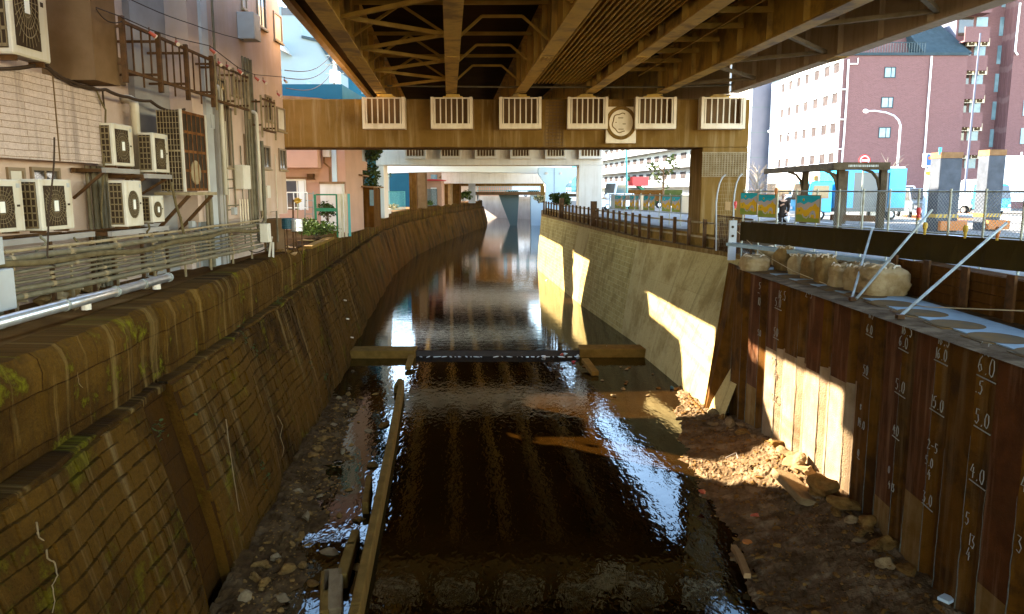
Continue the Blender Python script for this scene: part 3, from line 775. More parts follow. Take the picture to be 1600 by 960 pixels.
# far bridge over the river
t = thing('road_bridge', 'small road bridge with pale green railing crossing the river far upstream', 'bridge', (3, 150, 5))
yb = 150
zb = at(800, 305, Y=yb).z; zt = at(800, 300, Y=yb).z
MB().bb(-9, 16, yb, yb + 8, zb, zt).build('deck', M['facade_dark'], t)
rl = MB(); x0, x1 = at(757,300,Y=yb).x, at(838,300,Y=yb).x
rl.bb(-9, 16, yb + .1, yb + .2, zt + .9, zt + 1.0); rl.bb(-9, 16, yb + .1, yb + .2, zt + .2, zt + .3)
for k in range(64): x = lerp(-8.9, 15.9, k/63); rl.bb(x - .05, x + .05, yb + .1, yb + .2, zt + .003, zt + .9)
rl.build('railing', M['teal_paint'], t)
xp = lambda px: at(px, 320, Y=yb + 1).x
MB().prism([(xp(798),yb+1,.0),(xp(808),yb+1,.0),(xp(811),yb+1,zb-.003),(xp(779),yb+1,zb-.003)], (0, 5, 0)).build('pier', M['twilight_steel'], t)
MB().prism([(xp(830),yb+.4,.0),(xp(850),yb+.4,.0),(xp(850),yb+.4,zb-.003),(xp(829),yb+.4,zb-.003)], (0, 6, 0)).build('abutment', M['pale_blue_wall'], t)
# ------------------------------------------------------------------ sheet pile wall (right, nearest)
t = thing('sheet_pile_wall', 'rusty red-brown steel sheet pile wall with chalked depth marks, beside the gravel bar', 'sheet piling', (7, 14, 0))
PER, PZ = 1.22, 4.72
def plx(y): return interp(PL, y)
def pile(k):
    y0 = 11.02 + PER * k; D = .10
    rnd = random.Random(k * 7 + 1)
    prof = [(0, D), (.08, D), (.24, 0), (.82, 0), (.92, D), (1, D)]
    zt = PZ + rnd.uniform(-.02, .02)
    mb = MB(); pts = []
    for f, dx in prof:
        y = y0 + PER * f; pts.append((plx(y) + dx, y))
    th = .03
    for i in range(5):
        (xa, ya), (xb, yb) = pts[i], pts[i+1]
        mid = {0: 1, 1: 1, 2: 0 if k % 3 else 1, 3: 1, 4: 1}[i]
        zc = rnd.uniform(.9, 2.0) if mid == 0 else rnd.uniform(1.2, 2.8)
        if k in (4, 5, 6, 7): zc = 2.9 + rnd.uniform(-.12, .12)  # pale band ends near the cast shadow's edge, as painted sunlight
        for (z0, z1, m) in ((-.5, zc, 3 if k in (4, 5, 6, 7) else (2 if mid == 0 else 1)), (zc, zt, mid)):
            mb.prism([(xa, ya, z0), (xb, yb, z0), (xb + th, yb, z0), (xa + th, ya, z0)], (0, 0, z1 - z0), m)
    o = mb.build('sheet_pile', [M['pile_red'], M['pile_brown'], M['pile_mud'], M['pile_sun_patch']], t)
    s = MB(); xa, ya = pts[2]; xb, yb = pts[3]
    n = 14
    for (x, y, za, zb) in ((xa, ya, hr(xa, ya) + .02, rnd.uniform(1.6, 4.2)), (xb, yb, hr(xb, yb), rnd.uniform(.8, 3.4))):
        pr = [(x - .008 + rnd.uniform(-.006, .006), y + rnd.uniform(-.008, .008), lerp(za, zb, i/n)) for i in range(n + 1)]
        s.tube(pr, rnd.uniform(.005, .013), 5, r1=.002)
    s.build('lime_seam', M['lime'], o)
    return o, pts
PILES = {}
for k in range(-5, 10): PILES[k] = pile(k)[0]
MB().prism([(6.12,23.95,-.3), (6.88,24.35,4.74), (6.84,23.22,4.74), (6.84,23.22,-.3)], (.05, 0, 0)).build('closing_plate', M['pile_brown'], t)
# the chalked depth marks, drawn as thin strokes on the outer faces
GL = {'0': [[(.5,0),(.15,.15),(.1,.6),(.35,1),(.7,.9),(.8,.4),(.6,.05),(.45,0)]], '1': [[(.5,1),(.45,0)]], '2': [[(.1,.8),(.4,1),(.75,.75),(.1,0),(.85,.05)]],
      '3': [[(.1,.95),(.6,1),(.35,.6),(.75,.35),(.5,0),(.1,.08)]], '4': [[(.5,1),(.1,.4),(.85,.42)],[(.65,.75),(.6,0)]], '5': [[(.8,1),(.25,.98),(.2,.6),(.6,.6),(.75,.3),(.45,0),(.1,.1)]],
      '6': [[(.7,1),(.3,.7),(.12,.3),(.4,0),(.72,.22),(.5,.48),(.18,.35)]], '.': [[(.2,.0),(.28,.06)]], '-': [[(.1,.5),(.75,.5)]], '8': [[(.4,.5),(.7,.8),(.4,1),(.15,.8),(.4,.5),(.7,.2),(.4,0),(.1,.2),(.4,.5)]]}
def chalk(txt, px, py, h, line=False):
    """strokes on the outer face of the pile seen at that spot"""
    d = ray(px, py); tt = 9
    while tt < 26:
        q = V(0, 0, EYE) + d * tt
        if q.x >= plx(q.y): break
        tt += .01
    k = math.floor((q.y - 11.02) / PER)
    par = PILES.get(k)
    if par is None: return
    h *= .85; mb = MB(); s = 0; rnd = random.Random(px * 3 + py)
    for ch in txt:
        wd = h * (.3 if ch in '.1' else .62)
        for st in GL[ch]:
            pts = []
            for (a, b) in st:
                y = q.y - s - a * h * .62; pts.append((plx(y) - .006, y, q.z + b * h + rnd.uniform(-.05, .05)*h))
            mb.tube(pts, .0075, 4)
        s += wd + h * .12
    if line: mb.tube([(plx(q.y) - .006, q.y, q.z - h*.22), (plx(q.y - s) - .006, q.y - s, q.z - h*.30)], .0105, 4)
    mb.build('chalk_mark', M['chalk'], par)
for a in [('5',1186,452,.22),('10',1184,476,.24),('16.5',1216,466,.26),('5.0',1211,478,.26,True),('2-5',1259,464,.2),('50',1209,524,.26,True),('50',1184,524,.2),('-',1184,464,.3),
          ('50',1206,570,.26),('14',1208,590,.26),('50',1206,626,.26),('165',1357,496,.17),('6.0',1354,519,.2,True),('50',1349,583,.22,True),('8',1344,640,.15),('14.0',1340,664,.2),('0',1340,712,.18,True),
          ('16.5',1408,521,.24),('6.0',1405,540,.24,True),('5.0',1399,608,.26,True),('40',1395,677,.22,True),('0',1388,738,.16),('413',1388,762,.18),
          ('16.5',1465,536,.22),('16.0',1461,558,.22,True),('15.0',1454,634,.24,True),('2-5',1449,700,.2),('5.0',1446,724,.18),('.4',1446,745,.2),('3.0',1442,782,.22,True),
          ('6.5',1530,552,.22),('6.0',1528,580,.30,True),('.5',1524,612,.24),('5.0',1523,660,.26,True),('4.0',1516,744,.26,True),('5',1508,818,.24),('13',1512,850,.24),('4',1510,872,.22),
          ('4',1595,766,.26),('3.',1588,860,.28)]:
    chalk(*a)
# capping slab with the filled pile pockets
cp = thing('pile_capping', 'pale scalloped concrete capping along the top of the rusty sheet piles', 'capping', (7.6, 14, PZ))
mb = MB(); ys_ = frange(3, 22.6, .6)
for a, b in zip(ys_, ys_[1:]): mb.prism([(plx(a) + .2, a, PZ - .2), (plx(a) + 1.25, a, PZ - .2), (plx(b) + 1.25, b, PZ - .2), (plx(b) + .2, b, PZ - .2)], (0, 0, .235))
mb.build('slab', M['cap_concrete'], cp)
for k in range(-5, 9):
    yc = 11.62 + PER * k; el = []
    for i in range(22):
        a = 2*math.pi*i/22; el.append((plx(yc) + .46 + .40*math.cos(a), yc + .5*math.sin(a), PZ + .040))
    MB().poly(el).build('pocket_fill', M['cap_fill'], cp)
    # the plate closing the outer flange, level with the slab
    MB().prism([(plx(yc-.3) + .032, yc - .30, PZ - .06), (plx(yc-.3) + .199, yc - .38, PZ - .06), (plx(yc+.3) + .199, yc + .38, PZ - .06), (plx(yc+.3) + .032, yc + .30, PZ - .06)], (0,0,.09)).build('pocket_edge', M['cap_fill'], cp)

# ------------------------------------------------------------------ left bank: the rendered building with all its services
XW, XB = -8.7, -8.0
t = thing('apartment_building', 'tall cream rendered building whose service-covered flank faces the river', 'building', (-9, 18, 5))
bw = MB(); bw.bb(-26, XW, -6, 17.95, 4.6, 19); bw.build('near_wall', M['facade_render'], t)
bw = MB(); bw.bb(-26, XB, 19.75, at(449, 327, X=XB).y, 6.2, 19); bw.bb(-26, XB - .25, 19.76, at(449,327,X=XB).y - .1, 4.6, 6.19); bw.build('far_wall', M['facade_render'], t)
YE0 = at(449, 327, X=XB).y; MB().bb(-26, XB - .04, YE0 + .003, YE0 + .03, 6.2, 19).build('bounce_cut_slab', M['grey_wall'], t)  # unseen dark slab added to cut sunlight bouncing onto the pier beam
MB().bb(-26, XB - .55, 17.951, 19.749, 4.6, 19).build('recessed_chase', M['chase_grey'], t)
YE = at(449, 327, X=XB).y
# siding panel
y0, y1 = 3, at(165, 257, X=-8.25).y; z0, z1 = 7.53, 9.03
sp = MB(); sp.bb(XW + .003, -8.26, y0, y1, z0, z1); sd_ = sp.build('siding_box', M['facade_render'], t)
mb = MB(); mb.poly([(-8.25, y0, z0), (-8.25, y1, z0), (-8.25, y1, z1), (-8.25, y0, z1)], 0, [(0, z0), (y1 - y0, z0), (y1 - y0, z1), (0, z1)]); mb.build('siding_face', M['siding_wall'], sd_)
yj = at(87, 180, X=-8.25).y; MB().bb(-8.248, -8.235, yj - .012, yj + .012, z0, z1).build('siding_joint', M['facade_dark'], sd_)
# projecting bay
yb0 = 14.7; p = at(150, 125, Y=yb0)
by = MB(); by.bb(XW + .003, p.x, yb0, yb0 + .9, p.z, 18.5); by.build('projecting_shaft', M['facade_dark'], t)
# window behind the condensers at the near wall
def window(px0, px1, py0, py1, X, parent, name='window', glass='glass_dark', mull=1, proud=.03, sill=True):
    a, b = at(px0, (py0+py1)/2, X=X).y, at(px1, (py0+py1)/2, X=X).y
    zt = (at(px0, py0, X=X).z + at(px1, py0, X=X).z)/2; zb = (at(px0, py1, X=X).z + at(px1, py1, X=X).z)/2
    return window_y(a, b, zb, zt, X, parent, name, glass, mull, proud, sill)
def window_y(a, b, zb, zt, X, parent, name='window', glass='glass_dark', mull=1, proud=.03, sill=True):
    f = MB(); w = .06
    f.bb(X + .002, X + proud + .02, a, b, zt - w, zt); f.bb(X + .002, X + proud + .02, a, b, zb, zb + w)
    f.bb(X + .002, X + proud + .02, a, a + w, zb + w, zt - w); f.bb(X + .002, X + proud + .02, b - w, b, zb + w, zt - w)
    for k in range(mull):
        y = lerp(a, b, (k+1)/(mull+1)); f.bb(X + .002, X + proud, y - .02, y + .02, zb + w, zt - w)
    o = f.build(name, M['window_frame'], parent)
    MB().bb(X + .004, X + .012, a + w, b - w, zb + w, zt - w).build('pane', M[glass], o)
    if sill: MB().bb(X + .002, X + .09, a - .04, b + .04, zb - .05, zb - .003).build('sill', M['galv_brown'], o)
    return o
window(10, 37, 262, 300, XW, t, glass='blind', mull=0); window(47, 92, 262, 300, XW, t); 
window(408, 421, 228, 264, XB, t); window(435, 446, 233, 266, XB, t); window(401, 414, -6, 44, XB, t); window(427, 439, 22, 65, XB, t, glass='blind', mull=0)
window(432, 444, 169, 205, XB, t, glass='blind', mull=0); window(335, 346, 211, 256, XB, t); window(349, 358, 160, 262, XB, t); window(335, 352, 122, 160, XB, t); window(361, 372, 120, 150, XB, t)
window(381, 392, 211, 264, XB, t, name='service_door', sill=False); window(378, 387, 118, 152, XB, t); window(414, 424, 150, 190, XB, t); window(376, 384, -20, 15, XB, t, glass='blind', mull=0)
# shutter patch on the near wall and small vents
a = at(178, 88, X=XW); b = at(195, 135, X=XW); MB().bb(XW + .002, XW + .03, a.y, b.y, b.z, a.z).build('wall_hatch', M['facade_dark'], t)
# vertical cladding strips and risers in and beside the chase
for (p0, p1, X, mm) in [(266, 275, XB - .5, 'box_grey'), (282, 286, XB - .3, 'chase_grey'), (289, 294, XB - .3, 'box_grey'), (297, 301, XB - .3, 'box_grey'), (303, 309, XB - .2, 'pipe_grey'), (312, 322, XB + .02, 'box_grey')]:
    a, b = at(p0, 60, X=X).y, at(p1, 60, X=X).y
    MB().bb(XB - .549, X + .06, a, b, 5.0, 18.9).build('cladding_strip', M[mm], t)
a, b = at(324, 60, X=XB+.12).y, at(334, 60, X=XB+.12).y; MB().bb(XB + .002, XB + .12, a + .25, b + .22, 5.0, 9.4).build('chase_cover', M['chase_grey'], t)
def riser(px, zt, zb, r=.045, X=None, name='riser_pipe', m='pipe_grey'):
    X = X if X is not None else XB + .10
    y = at(px, 200, X=X).y; MB().tube([(X, y, zb), (X, y, zt)], r, 8).build(name, M[m], t)
for px, r in ((384, .03), (388, .04), (392, .05), (396, .05)): riser(px, 10.9, 5.9 if px != 396 else 5.4, r)
for px in (342, 347): riser(px, 8.9 if px == 347 else 12, 5.0, .035)
for px in (153, 159): riser(px, 7.5, 5.0, .05, XW + .12)
riser(322, 6.9, 5.0, .06, XB + .1); riser(316, 6.9, 5.0, .04, XB + .1)
for px in (130, 140, 148): riser(px, 7.5, 5.0, .04 + .02*(px == 140), XW + .1)
# duct elbows that drop from the wall
def duct(px, py, pyb, X, r=.09):
    p = at(px, py, X=X + .25); q = at(px, pyb, X=X + .25)
    pts = [(X + .01, p.y, p.z), (X + .15, p.y, p.z)] + [(X + .15 + .13*math.sin(a), p.y, p.z - .13 + .13*math.cos(a)) for a in (.4, .8, 1.2, 1.57)] + [(X + .28, p.y, q.z)]
    MB().tube(pts, r, 12).build('drop_duct', M['ac_casing'], t, smooth=True)
duct(207, 155, 275, XW, .095); duct(342, 135, 305, XB, .055); duct(399, 175, 330, XB, .05)
# power boxes
def wallbox(px0, px1, py0, py1, X0, X1, name, m):
    a, b = at(px0, (py0+py1)/2, X=X1).y, at(px1, (py0+py1)/2, X=X1).y
    zt, zb = at(px0, py0, X=X1).z, at(px0, py1, X=X1).z
    return MB().bb(X0, X1, a, b, zb, zt).build(name, M[m], t, bevel=.015)
wallbox(397, 407, 19, 60, XB + .003, XB + .5, 'cable_box', 'box_grey')
mbx = wallbox(381, 392, 258, 296, XB + .003, XB + .32, 'meter_box', 'ac_casing')
for k in range(4): 
    y = at(374 + k*4, 300, X=XB + .18).y; MB().tube([(XB + .18, y, 5.7), (XB + .18, y, 6.75)], .022, 6).build('meter_conduit', M['cage_white'], t)

# ------------------------------------------------------------------ condensers
def condenser(kind):
    W, H, D = .86, .90, .34
    r = thing('air_conditioner', 'proto', 'air conditioner', (0, 0, 0), 'air conditioners on the service flank')
    MB().bb(-D, 0, 0, W, .04, H).build('casing', M['ac_casing'], r, bevel=.015)
    for ya in (.1, W - .14): MB().bb(-D + .04, -.04, ya, ya + .04, 0, .039).build('foot_rail', M['dark_iron'], r)
    g = MB()
    g.bb(-D + .02, -.06, -.012, -.002, .08, H - .05, 0)
    for k in range(7): z = lerp(.1, H - .09, k/6); g.bb(-D + .02, -.06, -.024, -.012, z - .012, z + .012, 1)
    for k in range(4): x = lerp(-D + .03, -.07, k/3); g.bb(x - .008, x + .008, -.024, -.0125, .09, H - .06, 1)
    g.build('coil_grille', [M['ac_dark'], M['ac_guard']], r)
    cy, cz = W * .42, H * .5; s = MB()
    if kind == 'square':
        s.bb(.002, .010, W*.1, W*.74, H*.12, H*.88)
        rr = min(W*.31, H*.36)
    else:
        rr = W*.30; s.lathe([(.01, 0), (rr, 0), (rr, .012), (.01, .012)], (.001, cy, cz), 24, 0, 'X')
    s.build('fan_opening', M['ac_dark'], r)
    gd = MB()
    for k in range(28):
        a = 2*math.pi*k/28; L = rr if kind != 'square' else min(rr*1.3, .5*W*.62/max(abs(math.cos(a)), 1e-3), .5*H*.74/max(abs(math.sin(a)), 1e-3))
        gd.bar((.020, cy, cz), (.020, cy + L*math.cos(a), cz + L*math.sin(a)), .006, .006)
    for q in (.45, .75, 1): gd.tube([(.022, cy + rr*q*math.cos(2*math.pi*i/24), cz + rr*q*math.sin(2*math.pi*i/24)) for i in range(25)], .005, 4)
    gd.build('fan_guard_grille', M['ac_guard'], r)
    MB().bb(.018, .034, cy - .05, cy + .05, cz - .09, cz + .09).build('fan_hub', M['ac_hub'], r)
    b = MB(); b.bb(.001, .004, W*.84, W*.93, H*.85, H*.93); b.build('badge', M['box_grey'], r)
    MB().bb(.001, .004, W*.82, W*.90, H*.50, H*.54).build('screw_cover', M['ac_dark'], r)
    return r
SQ, RD = condenser('square'), condenser('round')
def put_ac(src, first, X, px0, px1, py0, py1, label, w=None):
    a = at(px0, py1, X=X); zt = at(px0, py0, X=X).z; b = at(px1, py1, X=X)
    if w: a.y = b.y - w
    sc = ((1, (b.y - a.y)/.86, (zt - a.z)/.90))
    if first: o = src; o.location = (X, a.y, a.z); o.scale = sc; o['label'] = label
    else: o = copy_tree(src, (X, a.y, a.z), None, sc, label)
    return o
put_ac(SQ, False, -8.0, -22, 42, 280, 370, 'large condenser cut by the picture edge, on the lower shelf', 1.0)
put_ac(SQ, False, -7.9, 68, 118, 280, 365, 'large condenser with square fan guard in the lower row, under the siding panel')
put_ac(SQ, False, -8.0, 180, 211, 193, 262, 'condenser on the wall just past the siding, before the drop duct')
put_ac(SQ, False, -7.75, 243, 266, 208, 272, 'condenser on the wall between the drop duct and the dark caged unit')
put_ac(RD, False, -7.75, 200, 226, 282, 358, 'tall narrow condenser with oval fan on the lower shelf by the vertical pipes')
put_ac(RD, False, -7.75, 240, 258, 306, 350, 'smallest condenser, with oval fan, below the dark caged unit')
SQ.location = at(35, 100, X=-8.0); SQ.location = (-8.0, at(20, 75, X=-8).y, 9.09); SQ.scale = (1, 1.2, 2.2)
SQ['label'] = 'tallest condenser, standing on top of the white siding panel'
# the round prototype becomes a last unit high on the far wall, partly behind the racks
RD.location = (-7.66, at(345, 250, X=XB).y + 40, 9); 
for ch in kids(RD): bpy.data.objects.remove(ch, do_unlink=True)
bpy.data.objects.remove(RD, do_unlink=True)
# shelves and brackets that carry them
def shelf(y0, y1, x0, x1, z, label, posts=True):
    s = thing('equipment_shelf', label, 'shelf', (x1, (y0+y1)/2, z), 'steel shelves under the condensers')
    f = MB(); f.bb(x1 - .08, x1, y0, y1, z - .1, z - .004); f.build('front_beam', M['chase_grey'], s)
    f = MB(); f.bb(x0, x0 + .07, y0, y1, z - .1, z - .004); f.build('rear_beam', M['dark_iron'], s)
    n = max(2, round((y1 - y0)/1.2) + 1)
    for k in range(n):
        y = lerp(y0 + .08, y1 - .08, k/(n-1)); MB().bb(x0 + .071, x1 - .081, y - .03, y + .03, z - .09, z - .02).build('cross_bar', M['dark_iron'], s)
        if posts: MB().bar((x1 - .04, y, z - .1), (x1 - .04, y, 5.0), .06, .06).build('post', M['dark_iron'], s)
        else: MB().bar((x1 - .1, y, z - .1), (XW + .01 if x0 < -8.4 else x0 + .02, y, z - .6), .05, .05).build('strut', M['dark_iron'], s)
    return s
shelf(10.5, 14.6, -8.6, -7.9, 6.24, 'long grey steel shelf carrying the two large lower condensers')
shelf(14.9, 17.4, -8.6, -7.74, 6.22, 'steel shelf on posts under the two oval-fan condensers')
shelf(15.3, 16.7, -8.65, -7.97, 7.45, 'short steel bracket shelf under the wall condenser just past the siding', False)
shelf(16.5, 17.7, -8.65, -7.72, 7.36, 'steel bracket shelf under the wall condenser by the dark caged unit', False)
# the dark caged unit
cu = thing('caged_condenser', 'big dark rusty condenser in a mesh cage with pale corner posts, on a bracket', 'air conditioner', (-7.7, 18, 7))
X0, X1, Y0 = -8.02, -7.44, 17.72; Y1 = at(325, 230, X=X1).y; Z0, Z1 = at(290, 300, X=X1).z, at(290, 172, X=X1).z
MB().bb(X0, X1 - .05, Y0 + .06, Y1 - .04, Z0 + .02, Z1 - .03).build('coil_body', M['ac_dark'], cu)
for ya in (Y0, Y1 - .05): MB().bb(X1 - .05, X1, ya, ya + .05, Z0, Z1).build('corner_post', M['ac_casing'], cu)
gr = MB()
for k in range(15): z = lerp(Z0 + .05, Z1 - .05, k/14); gr.bb(X0, X1 - .05, Y0 + .02, Y0 + .03, z - .006, z + .006)
for k in range(8): x = lerp(X0 + .02, X1 - .07, k/7); gr.bb(x - .006, x + .006, Y0 + .008, Y0 + .019, Z0 + .02, Z1 - .02)
gr.bb(X0, X1 - .05, Y0 + .005, Y0 + .035, (Z0+Z1)/2 - .02, (Z0+Z1)/2 + .02); gr.build('side_mesh', M['galv_brown'], cu)
gr = MB()
for k in range(6): y = lerp(Y0 + .1, Y1 - .1, k/5); gr.bb(X1 - .03, X1 - .015, y - .008, y + .008, Z0 + .03, Z1 - .03)
for k in range(5): z = lerp(Z0 + .05, Z1 - .05, k/4); gr.bb(X1 - .048, X1 - .031, Y0 + .051, Y1 - .051, z - .03, z + .03)
gr.build('front_mesh', M['rust'], cu)
MB().lathe([(.01, 0), (.28, 0), (.28, .02), (.01, .02)], (X1 - .049, (Y0+Y1)/2, Z0 + .45), 20, 0, 'X').build('fan', M['galv_brown'], cu)
bs = MB(); bs.bb(X0 - .1, X1 + .12, Y0 - .1, Y1 + .1, Z0 - .08, Z0 - .01); bs.build('platform', M['galv_brown'], cu)
for y in (Y0 + .05, Y1 - .05): MB().bar((X1 + .05, y, Z0 - .08), (XW + .45, y, Z0 - .95), .07, .07).build('strut', M['dark_iron'], cu)

# ------------------------------------------------------------------ conduit run along the flank
for i, (z, x, r, m) in enumerate([(5.37, -7.55, .050, 'pipe_grey'), (5.49, -7.57, .046, 'pipe_grey'), (5.60, -7.58, .026, 'pipe_grey'), (5.68, -7.60, .026, 'pipe_grey'), (5.77, -7.62, .030, 'pipe_grey'), (5.98, -7.64, .055, 'pipe_grey'), (6.09, -7.70, .030, 'galv_brown')]):
    c = thing('conduit', ['lowest and thickest grey conduit of the run along the flank', 'second grey conduit from the bottom of the run', 'lower of the two thin conduits in the middle of the run', 'upper of the two thin conduits in the middle of the run',
                          'thin conduit just below the sagging hose', 'thick grey conduit above the sagging hose', 'topmost thin brown conduit, closest under the shelves'][i], 'conduit', (x, 16, z), 'conduits along the building flank')
    yend = 23.2 if i < 5 else 23.6
    pts = [(x + .008*math.sin(y*.9 + i), y, z + .02*math.sin(y*.22 + i*.3) + .006*math.sin(y*1.7 + i)) for y in frange(8.5, yend, .8)]
    if i >= 5: pts += [(x, yend + .25, z + .1), (x, yend + .33, z + .35), (x, yend + .33, 8.5 if i == 5 else 7.2)]
    MB().tube(pts, r, 8).build('pipe_run', M[m], c, smooth=True)
    for y in frange(10 + i*.3, 22.5, 2.0):
        k = min(range(len(pts)), key=lambda j: abs(pts[j][1] - y) + (pts[j][2] - z > .2)*9); p = pts[k]
        MB().tube([(p[0], p[1] - .045, p[2]), (p[0], p[1] + .045, p[2])], r + .006, 8).build('coupling', M['galv_brown'], c)
hs = MB(); pts = []
for y in frange(9.5, 23.3, .4): pts.append((-7.55 + .05*math.sin(y*1.1), y, 5.86 + .05*math.sin(y*.7) + .03*math.sin(y*1.9)))
tag(hs.tube(pts, .055, 8).build('lagged_hose', M['hose'], smooth=True), 'thick wavy lagged hose lying along the middle of the conduit run', 'hose')
for i, y in enumerate(frange(10.2, 22.6, 1.55)):
    b = MB(); b.bar((-7.66, y, 5.0), (-7.66, y, 6.05), .04, .04); b.bar((-7.70, y, 5.31), (-7.48, y, 5.31), .03, .03); b.bar((-7.72, y, 5.915), (-7.56, y, 5.915), .03, .02)
    tag(b.build('conduit_bracket', M['galv_brown']), 'thin upright steel bracket holding the grey conduit run off the wall', 'bracket', 'brackets of the conduit run')
# fallen silver pipe on pads
sp = thing('silver_pipe', 'long shiny steel pipe lying on pads along the edge of the bank', 'pipe', (-7.4, 12, 5.2))
pa, pb = at(-40, 515, Z=5.24), at(265, 433, Z=5.24)
MB().tube([pa, pb], .085, 14).build('tube', M['steel_pipe'], sp, smooth=True)
dv = (pb - pa).normalized()
for f in (.35, .62, .8, .99):
    q = pa.lerp(pb, f); MB().tube([q - dv*.03, q + dv*.03], .098, 14).build('collar', M['galv'], sp)
for (px, py) in ((135, 484), (245, 452)):
    q = at(px, py, Z=5.02)
    pd = thing('pipe_pad', 'pale stubby stand with a flat arm, ' + ('under the middle of the steel pipe' if px < 200 else 'by the end of the steel pipe'), 'pipe support', q)
    MB().lathe([(.08, 0), (.08, .1), (.06, .11), (.025, .12), (.025, .24), (.01, .24)], q, 10).build('pad', M['cage_white'], pd); MB().bar(q + V(-.05, -.12, .25), q + V(.05, .26, .25), .06, .02).build('arm', M['cage_white'], pd)
    for k in range(3): tag(MB().rock(q + V(-.25 - .16*k, .1 + .06*k, .07), (.13, .12, .1), seed=k + px, n=2).build('bank_rock', M['rock_pale'], smooth=False), 'pale stone lump on the bank beside a stubby pipe stand', 'rock', 'stones under the steel pipe')
# junction box
jb = thing('junction_box', 'grey steel junction box on a stub leg at the near end of the conduits', 'junction box', (-7.5, 11, 5.2))
a = at(28, 482, X=-7.35); zt = at(28, 418, X=-7.35).z
MB().bb(-7.65, -7.35, a.y - .75, a.y, a.z, zt).build('cabinet', M['box_grey'], jb, bevel=.015); MB().bb(-7.56, -7.44, a.y - .3, a.y - .18, 5.0, a.z - .003).build('leg', M['pipe_grey'], jb)
a2 = at(8, 415, X=-7.45); MB().bb(-7.7, -7.45, a2.y - .6, a2.y, a2.z + .02, at(8, 370, X=-7.45).z).build('upper_cabinet', M['box_grey'], jb)
# rubble sacks under the conduits
for i, (px, py, s, m) in enumerate([(88, 464, .2, 'sandbag'), (112, 456, .17, 'sandbag_dirty'), (130, 452, .2, 'sandbag_dirty'), (148, 447, .15, 'sandbag'), (70, 468, .16, 'sandbag_dirty'), (240, 425, .17, 'rock_wet')]):
    q = at(px, py, Z=5.1)
    tag(MB().rock(q, (s*1.2, s*1.1, s*.8), seed=i, n=3, rough=.4).build('rubble_sack', M[m], smooth=True), ['crumpled pale sack under the conduit run', 'brown slumped sack next to the crumpled pale one', 'full brown sack under the conduits, in front of the wall pipes', 'small pale sack beside the upright wall pipe', 'dirty flattened sack by the junction box', 'dark bundle behind the end of the shiny pipe'][i], 'sack')

# ------------------------------------------------------------------ racks, spotlights and cables on the flank
rk_z0, rk_z1 = 9.22, 10.28
for gi, ys_ in enumerate([[at(p, 80, X=-7.6).y for p in (193, 248, 290, 329)], [at(p, 120, X=-7.65).y for p in (333, 362, 384)], [at(p, 160, X=-7.65).y for p in (405, 426)]]):
    r = thing('wall_rack', ['long black iron rack of barred frames standing off the wall', 'middle pair of barred iron frames on the wall, by the drop duct', 'last single barred iron frame near the corner of the building'][gi], 'rack', (-7.6, ys_[0], 9.2), 'barred iron racks on the flank')
    x = -7.6; dz = (0, -.05, -.5)[gi]
    for y in ys_: MB().bar((x, y, rk_z0 - .12 + dz), (x, y, rk_z1 + .08 + dz), .09 - .04*(gi > 0), .09 - .04*(gi > 0)).build('post', M['dark_iron' if gi == 0 else 'galv_brown'], r)
    for z in (rk_z0 + .12, rk_z1 - .02):
        MB().bar((x, ys_[0], z + dz), (x, ys_[-1], z + dz), .05, .06).build('rail', M['dark_iron'], r)
    for a, b in zip(ys_, ys_[1:]):
        n = 4
        bz = MB()
        for k in range(1, n): y = lerp(a, b, k/n); bz.bar((x, y, rk_z0 + .1 + dz - (.22 if k == 2 and gi == 0 else 0)), (x, y, rk_z1 - .04 + dz), .03, .03)
        bz.build('barred_panel_grille', M['dark_iron' if gi == 0 else 'galv_brown'], r)
    for y in ys_:
        wx = XW if y < 17.9 else (XB - .5 if y < 19.7 else XB)
        for z in (rk_z0 + .25, rk_z1 - .12): MB().bar((wx + .01, y - .02, z + dz), (x, y - .02, z + dz), .055, .05).build('wall_arm', M['dark_iron'], r)
# lamp wire with little spot lamps
a = at(150, 15, X=-7.6); wire = [at(px, py, X=-7.5) for px, py in ((150, 12), (193, 28), (233, 46), (275, 60), (328, 72), (372, 106), (398, 117), (445, 121))]
tag(MB().tube(wire, .012, 5).build('lamp_wire', M['cable']), 'thin taut wire carrying the small red spot lamps along the flank', 'wire')
for i, (px, py) in enumerate([(233, 50), (275, 65), (328, 77), (341, 97), (354, 102), (371, 109), (398, 121), (411, 126), (444, 125), (433, 146)]):
    q = at(px, py, X=-7.45)
    l = thing('spot_lamp', 'small red and pale spot lamp clamped ' + ['over the nearest barred frame', 'beside the post of the long rack', 'above the far end of the long rack', 'against the grey riser strip', 'over the middle rack', 'by the drop duct head', 'beside the thick risers', 'just past the thick risers', 'at the far end of the wire', 'on its own hook above the recessed corner window'][i], 'spot lamp', q, 'spot lamps on the lamp wire')
    an = random.Random(i).uniform(-.9, .9); dd = V(.55, math.sin(an), -.5).normalized()
    MB().tube([q, q + dd*.08, q + dd*.14], .028, 10, r1=.045).build('shade', M['lamp_red'], l); MB().tube([q + dd*.141, q + dd*.165], .043, 10).build('rim', M['cage_white'], l)
    MB().tube([q, q + V(0, 0, .09)], .012, 5).build('clamp', M['dark_iron'], l)
